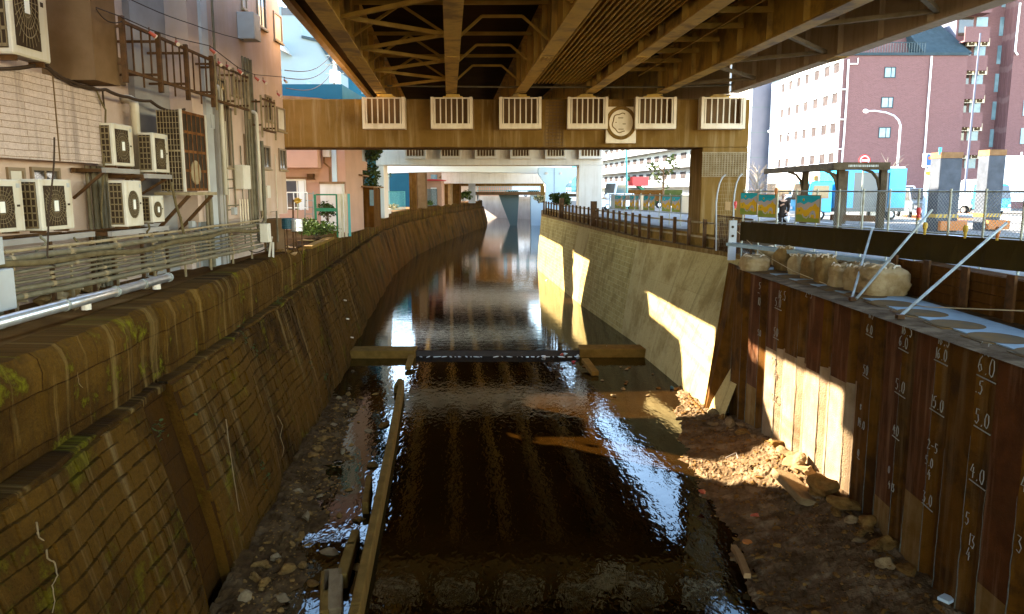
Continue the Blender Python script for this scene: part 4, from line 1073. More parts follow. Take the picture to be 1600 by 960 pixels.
for i, (pts, r, lab) in enumerate([
    ([(0, 108), (70, 98), (87, 115), (112, 127), (140, 136), (165, 140), (200, 152), (235, 158), (262, 173), (292, 170)], .035, 'thick bundle of cables drooping along the top of the siding'),
    ([(40, 85), (75, 108), (100, 126), (130, 137), (160, 140), (163, 168)], .02, 'thinner cable that hangs off the end of the siding'),
    ([(150, 14), (168, 33), (190, 34)], .012, 'short slack cable at the head of the long rack'),
    ([(85, 215), (84, 260), (76, 330), (74, 400), (86, 416)], .014, 'thin black cable hanging in front of the large condensers'),
    ([(205, 0), (300, 38), (380, 62)], .010, 'thin dark cable slanting high across the flank'),
    ([(150, 140), (165, 172), (163, 240), (158, 330), (160, 355)], .02, 'pale cable dropping past the end of the siding'),
    ([(268, 285), (275, 320), (282, 340), (287, 365)], .03, 'pale elbowed drain hose below the caged unit'),
    ([(410, 352), (420, 385), (400, 395), (385, 388)], .018, 'looped black cable on the ground at the end of the conduits')]):
    P = [at(px, py, X=(-8.2 if i in (0, 1, 5) else -7.55)) for px, py in pts]
    sm = []
    for a, b in zip(P, P[1:]):
        for k in range(5): sm.append(a.lerp(b, k/5) - V(0, 0, .03*math.sin(math.pi*k/5)))
    sm.append(P[-1])
    tag(MB().tube(sm, r, 6).build('cable', M['cable' if i not in (5, 6) else 'hose'], smooth=True), lab, 'cable')

# drain hoses, small brackets and thin pipes that fill the flank
hs_ = random.Random(15)
for i, (px, py0, py1, X, lab) in enumerate([(64, 372, 404, -7.8, 'short ribbed hose under the large lower condenser'), (116, 376, 398, -7.8, 'bent grey hose hanging from the grey shelf beam'), (176, 366, 388, -7.8, 'black hose looping off the end of the grey shelf'), (232, 352, 372, -7.7, 'thin hose dropping from the smallest condenser'), (206, 262, 284, -8.2, 'short hose between the wall condenser and the tall narrow one'), (262, 272, 300, -7.9, 'hose dropping beside the caged unit')]):
    a, b = at(px, py0, X=X), at(px, py1, X=X); pts = [a + V(0,0,.05)] + [a.lerp(b, k/8) + V(.05*math.sin(k*.9), .06*math.sin(k*.8 + i), 0) for k in range(9)] + [b + V(.05, .12, -.03), b + V(.07, .25, -.02)]
    tag(MB().tube(pts, .022, 6).build('drain_hose', M['hose' if i % 2 else 'pipe_grey'], smooth=True), lab, 'hose')
for px, z1, z0, r in ((338, 8.6, 6.6, .02), (352, 8.9, 6.5, .02), (362, 9.3, 6.3, .025), (374, 8.3, 5.4, .02), (402, 9.8, 6.1, .03), (428, 8.2, 6.4, .015)): riser(px, z1, z0, r, XB + .05, 'thin_pipe', 'pipe_grey' if px % 4 else 'ac_casing')
for (p0, p1, py) in ((330, 372, 282), (334, 366, 296), (352, 384, 322), (345, 360, 330)):
    a, b = at(p0, py, X=XB + .06), at(p1, py - 2, X=XB + .06); MB().tube([a, b], .02, 6).build('cross_pipe', M['pipe_grey'], t0 := bpy.data.objects['apartment_building'])
for (px, py, w_, h_) in ((172, 232, .1, .14), (214, 300, .14, .1), (330, 190, .12, .18), (418, 300, .16, .2), (400, 290, .1, .12), (366, 330, .12, .1), (300, 352, .1, .1)):
    X_ = XW if px < 262 else XB
    q = at(px, py, X=X_ + .05); MB().bb(X_ + .003, X_ + .1, q.y - w_, q.y + w_, q.z - h_, q.z + h_).build('junction_cover', M['ac_casing' if px % 3 else 'box_grey'], bpy.data.objects['apartment_building'])
# ------------------------------------------------------------------ vegetation builders
def leaves(mb, c, rad, n, size, rnd, shell=.35):
    for k in range(n):
        d = Vector((rnd.gauss(0,1), rnd.gauss(0,1), rnd.gauss(0,1)))
        if d.length < 1e-3: continue
        d.normalize(); d = Vector((d.x*rad[0], d.y*rad[1], d.z*rad[2])) * (shell + (1 - shell)*rnd.random()**.5)
        p = Vector(c) + d; s = size*rnd.uniform(.6, 1.3)
        a = Vector((rnd.uniform(-1,1), rnd.uniform(-1,1), rnd.uniform(-.5,.5))).normalized()*s; b = a.orthogonal().normalized()*s*.55
        b = Matrix.Rotation(rnd.uniform(0, 6.28), 3, a.normalized()) @ b
        mb.poly([p - a, p + b, p + a, p - b], rnd.choice((0, 0, 1)))
def tree(name, label, loc, h, cr, n, leaf, seed, cat='tree', group=None, bare=False, size=.14, ch=None):
    rnd = random.Random(seed); loc = Vector(loc)
    t = thing(name, label, cat, loc, group)
    tr = MB(); top = loc + V(rnd.uniform(-.2,.2), rnd.uniform(-.2,.2), h*.62)
    tr.tube([loc, loc.lerp(top, .5) + V(.08,0,0), top], h*.022, 8, r1=h*.010)
    tips = []
    for k in range(14 if not bare else 26):
        s0 = loc.lerp(top, rnd.uniform(.35, 1)); a = rnd.uniform(0, 6.28); e = rnd.uniform(.3, 1.1)
        L = cr*rnd.uniform(.6, 1.05); d = V(math.cos(a)*math.cos(e), math.sin(a)*math.cos(e), math.sin(e))
        q = s0 + d*L; tr.tube([s0, s0.lerp(q, .5) + V(0, 0, .06*L), q], h*.008, 5, r1=h*.002); tips.append(q)
        if bare:
            for j in range(4):
                s1 = s0.lerp(q, rnd.uniform(.3, 1)); d2 = (d + V(rnd.uniform(-.8,.8), rnd.uniform(-.8,.8), rnd.uniform(-.1,.7))).normalized()
                tr.tube([s1, s1 + d2*L*.4], h*.004, 4, r1=h*.0015)
    tr.build('trunk', M['bark'] if not bare else M['twig_pale'], t)
    if not bare:
        mb = MB()
        for q in tips: leaves(mb, q, (cr*.33, cr*.33, cr*.27), n//len(tips), size, rnd)
        mb.build('crown', [M[leaf], M['leaf_dark']], t)
    return t
def bush(name, label, loc, rad, n, leaf, seed, cat='bush', size=.07, group=None):
    rnd = random.Random(seed); loc = Vector(loc); t = thing(name, label, cat, loc, group)
    st = MB(); mb = MB()
    for k in range(16):
        a = rnd.uniform(0, 6.28); q = loc + V(math.cos(a)*rad[0]*rnd.uniform(.2,.8), math.sin(a)*rad[1]*rnd.uniform(.2,.8), rad[2]*rnd.uniform(.7, 1.7))
        st.tube([loc + V(rnd.uniform(-.1,.1)*rad[0], rnd.uniform(-.1,.1)*rad[1], 0), q], .012, 4, r1=.004)
        leaves(mb, q, (rad[0]*.45, rad[1]*.45, rad[2]*.45), n//16, size, rnd, .1)
    st.build('stem', M['bark'], t); mb.build('foliage', [M[leaf], M['leaf_dark']], t)
    return t

# ------------------------------------------------------------------ pink house and the yard before it
Y = 40.0
def hx(px): return at(px, 280, Y=Y).x
def hz(py): return at(500, py, Y=Y).z
t = thing('pink_house', 'pink rendered house with a jutting upper storey, behind the bank garden', 'house', (hx(490), Y, 5))
MB().bb(-22, hx(540), Y, Y + 4.6, 4.8, 11.2).build('wall', M['pink_wall'], t)
MB().prism([(-22, Y - .3, 11.2), (hx(541), Y - .3, 11.2), (hx(541), Y - .3, 11.35), (hx(505), Y - .3, 11.6), (-22, Y - .3, 12.4)], (0, 5, 0)).build('roof', M['roof_brown'], t)
MB().bb(-20, hx(504), Y - .9, Y - .003, hz(263), 9.6).build('upper_bay', M['pink_wall'], t)
MB().bb(-20, hx(506), Y - .95, Y - .902, hz(233), hz(230)).build('bay_coping', M['white_wall'], t)
w_ = MB(); a, b, z0, z1 = hx(430), hx(478), hz(328), hz(283)
w_.bb(a, b, Y - .05, Y - .003, z1, z1 + .1); w_.bb(b - .08, b, Y - .05, Y - .003, z0, z1); w_.bb((a+b)/2 + .3, (a+b)/2 + .36, Y - .04, Y - .003, z0, z1); wf = w_.build('window', M['ac_hub'], t)
MB().bb(a, b - .08, Y - .02, Y - .004, z0, z1 - .003).build('pane', M['glass_dark'], wf); MB().bb(b - .4, b - .1, Y - .034, Y - .022, z0, z1).build('curtain', M['white_wall'], wf); MB().bb(a, b + .1, Y - .2, Y - .06, z1 + .11, z1 + .2).build('awning', M['roof_brown'], wf)
MB().bb(hx(482), hx(492), Y - .3, Y - .003, hz(281), hz(272)).build('wall_lamp', M['dark_iron'], t)
MB().tube([(hx(508), Y - .06, hz(232)), (hx(508), Y - .06, hz(255)), (hx(516), Y - .06, hz(262)), (hx(516), Y - .06, hz(290))], .05, 6).build('drainpipe', M['roof_brown'], t)
MB().bb(hx(520), hx(527), Y - .12, Y - .003, hz(286), hz(225)).build('blue_downpipe', M['pale_blue_wall'], t)
MB().bb(hx(507), hx(540), Y - 1.0, Y - .35, 4.9, hz(288)).build('porch_wall', M['pier_pale'], t); MB().bb(hx(506), hx(541.5), Y - 1.05, Y - .3, hz(288) + .003, hz(286) + .05).build('porch_coping', M['roof_brown'], t)
tag(MB().bb(hx(509), hx(519), Y - .45, Y - .13, hz(246), hz(230)).build('meter_cabinet', M['ac_casing']), 'small cream meter cabinet on the wall beside the blue downpipe', 'cabinet')
# leaning shed and balcony of the next house
Y2 = 44.0
def sx(px): return at(px, 290, Y=Y2).x
def sz(py): return at(560, py, Y=Y2).z
t = thing('brown_shed', 'dark brown timber shed with a tin roof and hanging balcony, beside the pink house', 'shed', (sx(562), Y2, 5))
MB().bb(sx(543), sx(580), Y2 + .7, Y2 + 3, 4.9, sz(292)).build('wall', M['timber'], t); MB().bb(-20, -9.7, Y2 + 1.2, Y2 + 11.7, 4.9, 13.0).build('shading_house_block', M['blue_wall'], t); MB().prism([(sx(541), Y2, sz(291)), (sx(584), Y2, sz(294)), (sx(584), Y2, sz(291.5)), (sx(541), Y2, sz(289))], (0, 3.4, 0)).build('roof', M['roof_brown'], t)  # house block behind the shed added and sized to shade the opposite wall
MB().bb(sx(541), sx(562), Y2 - .2, Y2 + 2.5, sz(265), sz(251)).build('balcony', M['pink_wall'], t); MB().bb(sx(541), sx(557), Y2 + .3, Y2 + 3, sz(250), sz(222)).build('upper_shutter', M['box_grey'], t)
MB().prism([(sx(543), Y2 - .6, sz(271)), (sx(570), Y2 - .6, sz(276)), (sx(570), Y2 - .6, sz(274)), (sx(543), Y2 - .6, sz(268))], (0, 2, 0)).build('lean_to', M['roof_brown'], t)
MB().bb(sx(547), sx(551), Y2 - .3, Y2, 5, sz(273)).build('post', M['timber_pale'], t); MB().bb(sx(574), sx(580), Y2 + .6, Y2 + .66, sz(322), sz(297)).build('shed_window', M['glass_sky'], t)
tree('bank_tree', 'dark leafy tree rising over the brown shed by the river wall', at(566, 330, Y=47), 4.9, 1.6, 1500, 'leaf_dark', 5, size=.13)
tree('bank_tree', 'thin climbing tree in front of the pale portal column', at(592, 325, Y=64), 4.4, 1.0, 300, 'leaf_green', 6, size=.09)

# ladder, green frame, boards, railing along the bank edge
def edge_pt(px, py, z=5.02): return at(px, py, Z=z)
Yl = 36.0
def lx(px, y=Yl): return at(px, 330, Y=y).x
def lz(py, y=Yl): return at(500, py, Y=y).z
t = thing('ladder', 'grey aluminium ladder leaning against the pink house', 'ladder', (lx(482), Yl, 5))
for px in (477.5, 490): MB().bar((lx(px), Yl - .3, 5), (lx(px - 1.5), Yl + .25, lz(300)), .05, .07).build('stile', M['galv'], t)
for k in range(6): z = lerp(5.3, lz(303), k/5); f = (z - 5)/(lz(300) - 5); MB().bar((lx(477.5 - 1.5*f), lerp(Yl - .3, Yl + .25, f), z), (lx(490 - 1.5*f), lerp(Yl - .3, Yl + .25, f), z), .04, .05).build('rung', M['galv'], t)
Yg = 33.5
t = thing('green_frame', 'bright green steel frame with a lower crossbar standing in the bank garden', 'frame', (at(510,330,Y=Yg).x, Yg, 5))
for px in (493, 527): MB().bar((at(px,330,Y=Yg).x, Yg, 5), (at(px,330,Y=Yg).x, Yg, at(px,304,Y=Yg).z), .09, .09).build('post', M['green_paint'], t)
for py, h in ((304.5, .06), (328, .14)): MB().bar((at(494,py,Y=Yg).x, Yg, at(494,py,Y=Yg).z), (at(526,py,Y=Yg).x, Yg, at(526,py,Y=Yg).z), .06, h).build('crossbar', M['green_paint'], t)
for i, px in enumerate((530.5, 535, 540.5, 546)):
    y = 33.4 + i*.35; p = at(px, 345 - i, Y=y); zt = at(px, 303, Y=y).z
    b = MB().bb(p.x - .06, p.x + .05, y, y + .03, 4.98, zt).build('fence_board', M['ac_casing' if i != 3 else 'teal_paint']); tag(b, ['pale upright board next to the green frame', 'second pale upright board past the green frame', 'third pale upright board in the bank fence', 'teal-edged board ending the row of upright boards'][i], 'board', 'upright boards on the bank edge')
def railing(name, label, pts, h, n, m, cat='railing', r=.025, group=None):
    t = thing(name, label, cat, pts[0], group); rl = MB()
    a, b = Vector(pts[0]), Vector(pts[1])
    for f in (.08, 1): MB().bar(a + V(0,0,h*f), b + V(0,0,h*f), r*2, r*2).build('rail', m, t)
    for k in range(n): q = a.lerp(b, k/(n-1)); MB().bar(q + V(0,0,-.05), q + V(0,0,h), r*1.6, r*1.6).build('post', m, t)
    return t
railing('bank_railing', 'short pale railing on top of the old wall in front of the brown shed', (V(ltop(45) + .1, 45, 5.0), V(ltop(52) + .1, 52, 5.0)), .95, 6, M['galv'])
railing('yard_rail', 'white metal yard rail below the pink house window', (at(449, 327, Y=35), at(481, 327, Y=35.2)), .75, 4, M['white_paint'])
tag(MB().bb(at(556,330,Y=50).x, at(581,330,Y=50).x, 50, 50.1, 4.9, at(575,318,Y=50).z).build('hoarding', M['timber']), 'dark timber hoarding panel at the foot of the shed', 'panel')
tag(MB().bb(at(574.5,330,Y=50).x, at(582,330,Y=50).x, 50.2, 50.3, 4.9, at(575,296,Y=50).z).build('timber_post', M['timber']), 'tall dark timber post panel at the corner of the shed yard', 'post')
# barrels and pump by the building corner
for i, (px, py0, py1, r, m, lab) in enumerate([(450, 341, 358, .19, 'poly_blue', 'dark teal drum on a stand at the corner of the building'), (464, 342, 362, .19, 'steel_pipe', 'shiny silver drum beside the teal one')]):
    y = 24.9; p = at(px, py1, Y=y); zt = at(px, py0, Y=y).z
    t = thing('drum', lab, 'drum', (p.x, y, 5)); h = zt - p.z
    MB().lathe([(r*.9, 0), (r, .02), (r, h*.3), (r*1.04, h*.32), (r, h*.34), (r, h*.65), (r*1.04, h*.67), (r, h*.69), (r, h - .02), (r*.9, h)], (p.x, y, p.z), 18).build('shell', M[m], t, smooth=False)
    for k in range(3): a = k*2.1; MB().bar((p.x + r*.8*math.cos(a), y + r*.8*math.sin(a), 4.98), (p.x + r*.8*math.cos(a), y + r*.8*math.sin(a), p.z + .01), .03, .03).build('leg', M['dark_iron'], t)
t = thing('pump_unit', 'pale metal pump cabinet with a bracket leg on the edge of the bank', 'pump', at(415, 390, Z=5))
p = at(413, 380, Y=22.9); MB().bb(p.x - .12, p.x + .12, 22.9, 23.2, at(413,379,Y=22.9).z, at(413,350,Y=22.9).z).build('cabinet', M['ac_casing'], t, bevel=.01)
q = at(424, 388, Y=23.3); MB().bar((q.x - .08, 23.3, 4.99), (q.x + .02, 23.3, 5.6), .05, .05).build('leg', M['ac_casing'], t); MB().bar((q.x - .3, 23.3, 5.6), (q.x + .05, 23.3, 5.6), .05, .05).build('arm', M['ac_casing'], t)
MB().bar((q.x + .04, 23.3, 4.99), (q.x + .06, 23.3, 5.45), .05, .05).build('leg', M['ac_casing'], t)
tag(MB().bb(-9.2, at(436,345,Y=26).x, 25.6, 26.6, 4.98, at(436,342,Y=26).z).build('brick_plinth', M['facade_dark']), 'low dark plinth block tucked under the corner of the building', 'plinth')
t = thing('water_tap_stand', 'thin standpipe frame behind the drums at the building corner', 'pipe', (-8.6, 25.6, 5))
MB().tube([(at(415,330,Y=25.6).x, 25.6, 5), (at(415,330,Y=25.6).x, 25.6, at(415,333,Y=25.6).z), (at(432,330,Y=25.6).x, 25.6, at(432,330,Y=25.6).z), (at(432,330,Y=25.6).x, 25.6, 5.3)], .03, 6).build('pipe', M['pipe_grey'], t)
tag(MB().tube([at(458,372,Y=25.1), at(458,312,Y=25.1)], .03, 6).build('garden_stake', M['dark_iron']), 'dark upright stake behind the silver drum', 'stake')
t = thing('yellow_flower', 'yellow drooping flower on a tall stalk by the yard rail', 'flower', at(465, 345, Y=28))
MB().tube([at(465,345,Y=28), at(465.5,318,Y=28)], .012, 5).build('stalk', M['leaf_green'], t); mb = MB(); rnd = random.Random(2); leaves(mb, at(464.5,313.5,Y=28), (.14,.1,.09), 40, .07, rnd); mb.build('petals', [M['yellow'], M['yellow']], t)
bp_ = at(500, 372, Z=5.0)
bush('bank_bush', 'bright green bush spilling over the river wall next to the silver drum', at(497, 374, Z=5.0), (.95, 1.5, .42), 2600, 'leaf_green', 3, size=.06)
bush('bank_bush', 'smaller dark shrub behind the green steel frame', at(512, 346, Y=35), (.5, .6, .45), 500, 'leaf_dark', 4, size=.07)
bush('bank_bush', 'low green plants beside the short pale railing', V(ltop(60) - .3, 60, 5.0), (.7, 3.0, .35), 700, 'leaf_green', 8, size=.07)
bush('dry_bush', 'dry straw-coloured scrub on the bank in front of the mesh fence', V(ltop(70) - .4, 70, 5.0), (1.0, 4.5, .45), 1100, 'leaf_dry', 9, size=.09)
for i, (px, py, s) in enumerate([(436, 392, .12), (444, 391, .14), (452, 393, .1), (460, 396, .12), (470, 389, .13), (448, 386, .1)]):
    tag(MB().rock(at(px, py, Z=5.05), (s*1.3, s, s*.6), seed=i + 50).build('rubble_piece', M['timber_pale' if i % 2 else 'rock']), 'broken bit of rubble and wood on the ground below the drums', 'rubble', 'rubble below the drums')
# slab of broken parapet
a = at(480, 387, Z=5.05); tag(MB().bar(a, at(517, 372, Z=5.05), .30, .10).build('parapet_slab', M['sill_concrete']), 'loose pale concrete slab on the wall edge below the green bush', 'slab')
# mesh fences and pale barriers further along the left bank
def mesh_fence(name, label, a, b, h, n, m, cat='fence', wires=True):
    t = thing(name, label, cat, a); a, b = Vector(a), Vector(b)
    for k in range(n): q = a.lerp(b, k/(n-1)); MB().tube([q - V(0,0,.1), q + V(0,0,h)], .035, 6).build('post', M[m], t)
    MB().tube([a + V(0,0,h), b + V(0,0,h)], .03, 6).build('top_rail', M[m], t)
    mb = MB(); L = (b - a).length; nn = int((L + h) / .14)
    for k in range(nn):
        s0 = k * .14
        for sg in (0, 1):
            p0, p1 = (s0, 0), (s0 - h, h)
            if p1[0] < 0: p1 = (0, s0)
            if p0[0] > L: p0 = (L, s0 - L)
            if p0[1] >= h or p1[1] <= 0: continue
            f = (lambda p: a.lerp(b, (p[0] if sg == 0 else L - p[0])/L) + V(0, 0, p[1]))
            mb.bar(f(p0), f(p1), .010, .010)
    mb.build('mesh_net', M[m], t)
    return t
mesh_fence('mesh_fence', 'blue-edged mesh fence on the left bank before the dark opening of the arched portal', V(at(603,320,Y=78).x, 78, 5.0), V(at(633,320,Y=84).x, 84, 5.0), 1.9, 2, 'teal_paint')
mesh_fence('mesh_fence', 'dull grey mesh fence standing behind the pale parapet further up the bank', V(at(643,320,Y=90).x, 90, 5.0), V(at(683,320,Y=106).x, 106, 5.0), 2.2, 5, 'twilight_steel')
tag(MB().bb(at(640,330,Y=84).x, at(652,330,Y=84).x, 84, 84.5, 4.9, at(645,270,Y=84).z).build('brick_pillar', M['timber']), 'tall dark brick pillar at the end of the blue-edged mesh fence', 'pillar')
tag(MB().bb(at(652,330,Y=92).x, at(665,330,Y=92).x, 92, 94, 4.9, at(655,268,Y=92).z).build('concrete_pillar', M['facade_dark']), 'square concrete pillar right behind the dark brick pillar', 'pillar')
a0, a1 = at(644, 322, Y=66), at(688, 314, Y=92)
mb = MB(); mb.bar(V(ltop(60) - .05, 60, 5.18), V(ltop(70) - .05, 70, 5.18), .3, .42); tag(mb.build('pale_parapet', M['pier_pale']), 'pale newer length of parapet capping the old stone wall', 'parapet')
# huts
for i, (p0, p1, pt, pb, y, wm, rm, lab) in enumerate([(664, 690, 283, 315, 106, 'pink_wall', 'red_paint', 'small hut with a faded red awning on the far left bank'), (690, 704, 279, 315, 114, 'timber_pale', 'roof_brown', 'tan gabled hut beside the red-awning hut'), (704, 718, 284, 313, 121, 'timber', 'roof_brown', 'dark hut with an arched doorway next to the tan hut')]):
    x0, x1 = at(p0, 300, Y=y).x, at(p1, 300, Y=y).x; zt = at(700, pt, Y=y).z
    t = thing('garden_hut', lab, 'hut', ((x0+x1)/2, y, 5), 'huts on the far bank')
    MB().bb(x0, x1, y, y + 4, 4.9, zt).build('wall', M[wm], t); MB().prism([(x0 - .3, y - .8, zt), (x1 + .3, y - .8, zt), (x1 + .3, y - .8, zt + .15), ((x0+x1)/2, y - .8, zt + (.9 if i else .25)), (x0 - .3, y - .8, zt + .15)], (0, 5, 0)).build('roof', M[rm], t)
    MB().bb(lerp(x0,x1,.35), lerp(x0,x1,.7), y - .05, y - .003, 5, zt - .9).build('door', M['white_wall' if i == 0 else 'timber'], t)
tag(MB().bb(at(732,300,Y=132).x, at(742,300,Y=132).x, 132, 134, 4.9, at(737,277,Y=132).z).build('signal_cabinet', M['box_grey']), 'grey upright signal cabinet on the far bank by the bridge', 'cabinet')
tag(MB().tube([at(718,312,Y=124), at(718,274,Y=124)], .14, 8).build('orange_pole', M['timber_pale']), 'thin tan pole beside the dark arched hut', 'pole')
bush('bank_bush', 'rounded green shrub on the far bank next to the signal cabinet', V(at(724,312,Y=126).x, 126, 5.0), (1.3, 1.4, 1.0), 500, 'leaf_green', 12, size=.2)
bush('bank_bush', 'weedy green clump on the far left bank below the huts', V(ltop(98) - .6, 98, 5.0), (1.2, 5.0, .4), 400, 'leaf_green', 13, size=.14)

# ------------------------------------------------------------------ buildings behind on the left
t = thing('white_block', 'bright white block with a stepped gable above the pier on the left', 'building', (-30, 112, 5))
Yw = 112; f = lambda px, py: at(px, py, Y=Yw)
MB().prism([V(-34.5, Yw, 5), V(f(523,100).x, Yw, 5), f(523, 108), f(497, 66), f(472, 60), f(468, 20), f(440, 10), V(-34.5, Yw, f(440,10).z)], (0, 9, 0)).build('wall', M['pale_block'], t)
a, b = f(478, 142), f(486, 127); MB().bb(a.x, b.x, Yw - .08, Yw - .003, a.z, b.z).build('window', M['glass_sky'], t)
a, b = f(440, 24), f(462, 12); MB().bb(a.x, b.x, Yw - .08, Yw - .003, a.z, b.z).build('window', M['glass_dark'], t)
MB().prism([f(497,66) + V(0,-.3,0), f(523,108) + V(0,-.3,0), f(523,103) + V(0,-.3,0), f(500,62) + V(0,-.3,0), f(472,56) + V(0,-.3,0), f(472,60) + V(0,-.3,0)], (0, 9.6, 0)).build('roof_edge', M['roof_dark'], t)
MB().prism([f(440,66), f(457,88) , f(440,80)], (0, -2.5, 0)).build('canopy', M['box_grey'], t)
t = thing('blue_block', 'flat blue cladded block behind the utility pole', 'building', (-28, 130, 5)); Yb = 130
x0, x1 = at(462, 100, Y=Yb).x, at(588, 100, Y=Yb).x
MB().bb(x0, x1, Yb, Yb + 6, 5, at(500, 10, Y=Yb).z).build('wall', M['blue_wall'], t)
for (p0, p1, q0, q1) in ((565, 577, 134, 147), (512, 522, 130, 150)): 
    a, b = at(p0, q1, Y=Yb), at(p1, q0, Y=Yb); MB().bb(a.x, b.x, Yb - .08, Yb - .003, a.z, b.z).build('window', M['glass_sky'], t)
tag(MB().bb(at(606,300,Y=98).x, at(648,300,Y=98).x, 98, 104, 4.9, at(620,255,Y=98).z).build('dark_teal_building', M['blue_wall']), 'dark teal house wall seen inside the arched portal opening', 'building')
for i, (p0, p1, pt, y, m, lab) in enumerate([(652, 705, 262, 128, 'pink_wall', 'pinkish low house far up the left bank'), (705, 745, 266, 150, 'white_wall', 'small white house at the far end of the left bank'), (745, 800, 225, 215, 'pink_wall', 'pale terracotta block closing the view behind the bridge'), (800, 850, 222, 235, 'white_wall', 'white street block far behind the bridge railing'), (430, 470, 215, 60, 'white_wall', 'white house wall glimpsed behind the pink house')]):
    x0, x1 = at(p0, 300, Y=y).x, at(p1, 300, Y=y).x; zt = at(700, pt, Y=y).z
    t = thing('far_house', lab, 'house', ((x0+x1)/2, y, 5)); MB().bb(x0, x1, y, y + 8, 4.9, zt).build('wall', M[m], t)
    MB().bb(x0 - .3, x1 + .3, y - .3, y + 8.3, zt + .003, zt + .35).build('roof', M['roof_brown' if i % 2 == 0 else 'roof_dark'], t)
    for k in range(3): xx = lerp(x0, x1, (k + .6)/3.2); MB().bb(xx - .5, xx + .5, y - .08, y - .003, lerp(5, zt, .55), lerp(5, zt, .8)).build('window', M['glass_sky'], t)
# utility pole with transformer and wires
Yp = 52; p = at(524, 330, Y=Yp)
t = thing('utility_pole', 'pale concrete utility pole with transformer cans and coiled wire, left of the viaduct', 'utility pole', (p.x, Yp, 5))
px_ = at(524, 120, Y=Yp).x; MB().tube([(px_, Yp, 4.9), (px_, Yp, at(524, 82, Y=Yp).z)], .17, 10, r1=.12).build('pole', M['pier_pale'], t)
for (a, b, c) in ((528, 111, 132), (520.5, 113, 130)): q = at(a, c, Y=Yp - .3); MB().lathe([(.17, 0), (.2, .05), (.2, .75), (.12, .82)], (q.x, Yp - .3, q.z), 10).build('transformer', M['white_wall'], t)
for k in range(3): z = at(524, 88 + k*14, Y=Yp).z; MB().bar((px_ - .6, Yp - .2, z), (px_ + .6, Yp - .2, z), .07, .07).build('crossarm', M['galv'], t)
q = at(535, 101, Y=Yp); MB().tube([(q.x + .33*math.cos(a), Yp - .2, q.z + .36*math.sin(a)) for a in [2*math.pi*i/18 for i in range(19)]], .03, 5).build('wire_coil', M['cable'], t)
mb = MB(); rnd = random.Random(4)
for k in range(24): mb.bar((px_ + rnd.uniform(-.1,.3), Yp - .3, at(524, 130 + k*.9, Y=Yp).z), (px_ + rnd.uniform(-.1,.35), Yp - .3, at(524, 132 + k*.9, Y=Yp).z), .05, .05)
mb.build('cable_clutter_mesh', M['galv_brown'], t)
for i, (a, b) in enumerate([((445, 110), (522, 80)), ((445, 122), (522, 93)), ((447, 138), (520, 112))]):
    A, B = at(*a, Y=30), at(*b, Y=Yp - .2); pts = [A.lerp(B, k/12) - V(0,0,.5*math.sin(math.pi*k/12)) for k in range(13)]
    tag(MB().tube(pts, .02, 5).build('overhead_wire', M['cable']), ['top overhead wire from the building corner to the pole', 'middle overhead wire from the building corner to the pole', 'lowest, thickest overhead wire to the transformer cans'][i], 'wire')
# ------------------------------------------------------------------ weir, curb, stones and litter in the river
w0, w1 = at(550, 560, Z=.15), at(645, 560, Z=.15)
tag(MB().bb(lbase(32) - .2, w1.x, 31.7, 32.7, -.5, .33).build('concrete_sill', M['sill_concrete'], bevel=.03), 'flat brown concrete sill against the old masonry wall', 'sill')
e0 = at(908, 556, Z=.2)
tag(MB().bb(e0.x, rbase(32.5) + .2, 31.9, 32.9, -.5, .36).build('concrete_sill', M['sill_concrete'], bevel=.03), 'flat brown concrete sill against the pale river wall', 'sill')
tag(MB().bb(w1.x + .003, e0.x - .003, 32.12, 32.5, -.5, .245).build('weir_step', M['wet_gravel']), 'low dark weir step the water slides over between the two sills', 'weir')
mb = MB(); rnd = random.Random(9); x = w1.x + .1
while x < e0.x - .1:
    L = rnd.uniform(.08, .5); d = rnd.uniform(.02, .10)
    if rnd.random() < .8: mb.rock((x + L/2, 32.02 - d*.4, .012), (L*.5, d, .018), seed=int(x*100), n=1)
    x += L*.8
tag(mb.build('foam', M['foam']), 'thin broken line of white foam at the foot of the weir', 'foam', kind='stuff')
a, b = at(643, 557, Z=.3), at(637, 576, Z=.1); tag(MB().bar(a, b, .22, .14).build('concrete_strip', M['sill_concrete']), 'short concrete strip leaning off the end of the sill by the masonry wall', 'strip')
a, b = at(914, 563, Z=.3), at(930, 584, Z=.1); tag(MB().bar(a, b, .28, .16).build('concrete_strip', M['sill_concrete']), 'short concrete strip sloping off the sill by the pale wall', 'strip')
# long curb
ct = thing('river_curb', 'long narrow concrete curb standing in the water along the stony margin', 'curb', (-3, 18, 0))
pk = [at(628, 603, Z=.2), at(612, 690, Z=.2), at(592, 790, Z=.2), at(556, 965, Z=.2), at(500, 1180, Z=.2)]
for i, (a, b) in enumerate(zip(pk, pk[1:])):
    dv = (b - a).normalized()*.012; MB().bar(a + dv, b - dv, .17, .45).build('curb_length', M['sill_concrete'], ct, bevel=.02)
for i, (p, q, wd, lab) in enumerate([((625, 598), (619, 609), .16, 'short broken stub of curb at the head of the long curb'), ((549, 858), (534, 910), .2, 'tilted length of broken curb beside the long curb'), ((521, 900), (519, 965), .34, 'pale thick block of curb nearest the camera'), ((509, 903), (507, 968), .16, 'thin curb length alongside the pale thick block'), ((577, 752), (571, 795), .15, 'narrow broken curb length lying behind the long curb'), ((556, 838), (548, 862), .17, 'little curb piece end to end with the tilted length')]):
    a, b = at(*p, Z=.12), at(*q, Z=.12); tag(MB().bar(a, b, wd, .3).build('broken_curb', M['sill_concrete' if i != 2 else 'rock_pale'], bevel=.02), lab, 'curb')
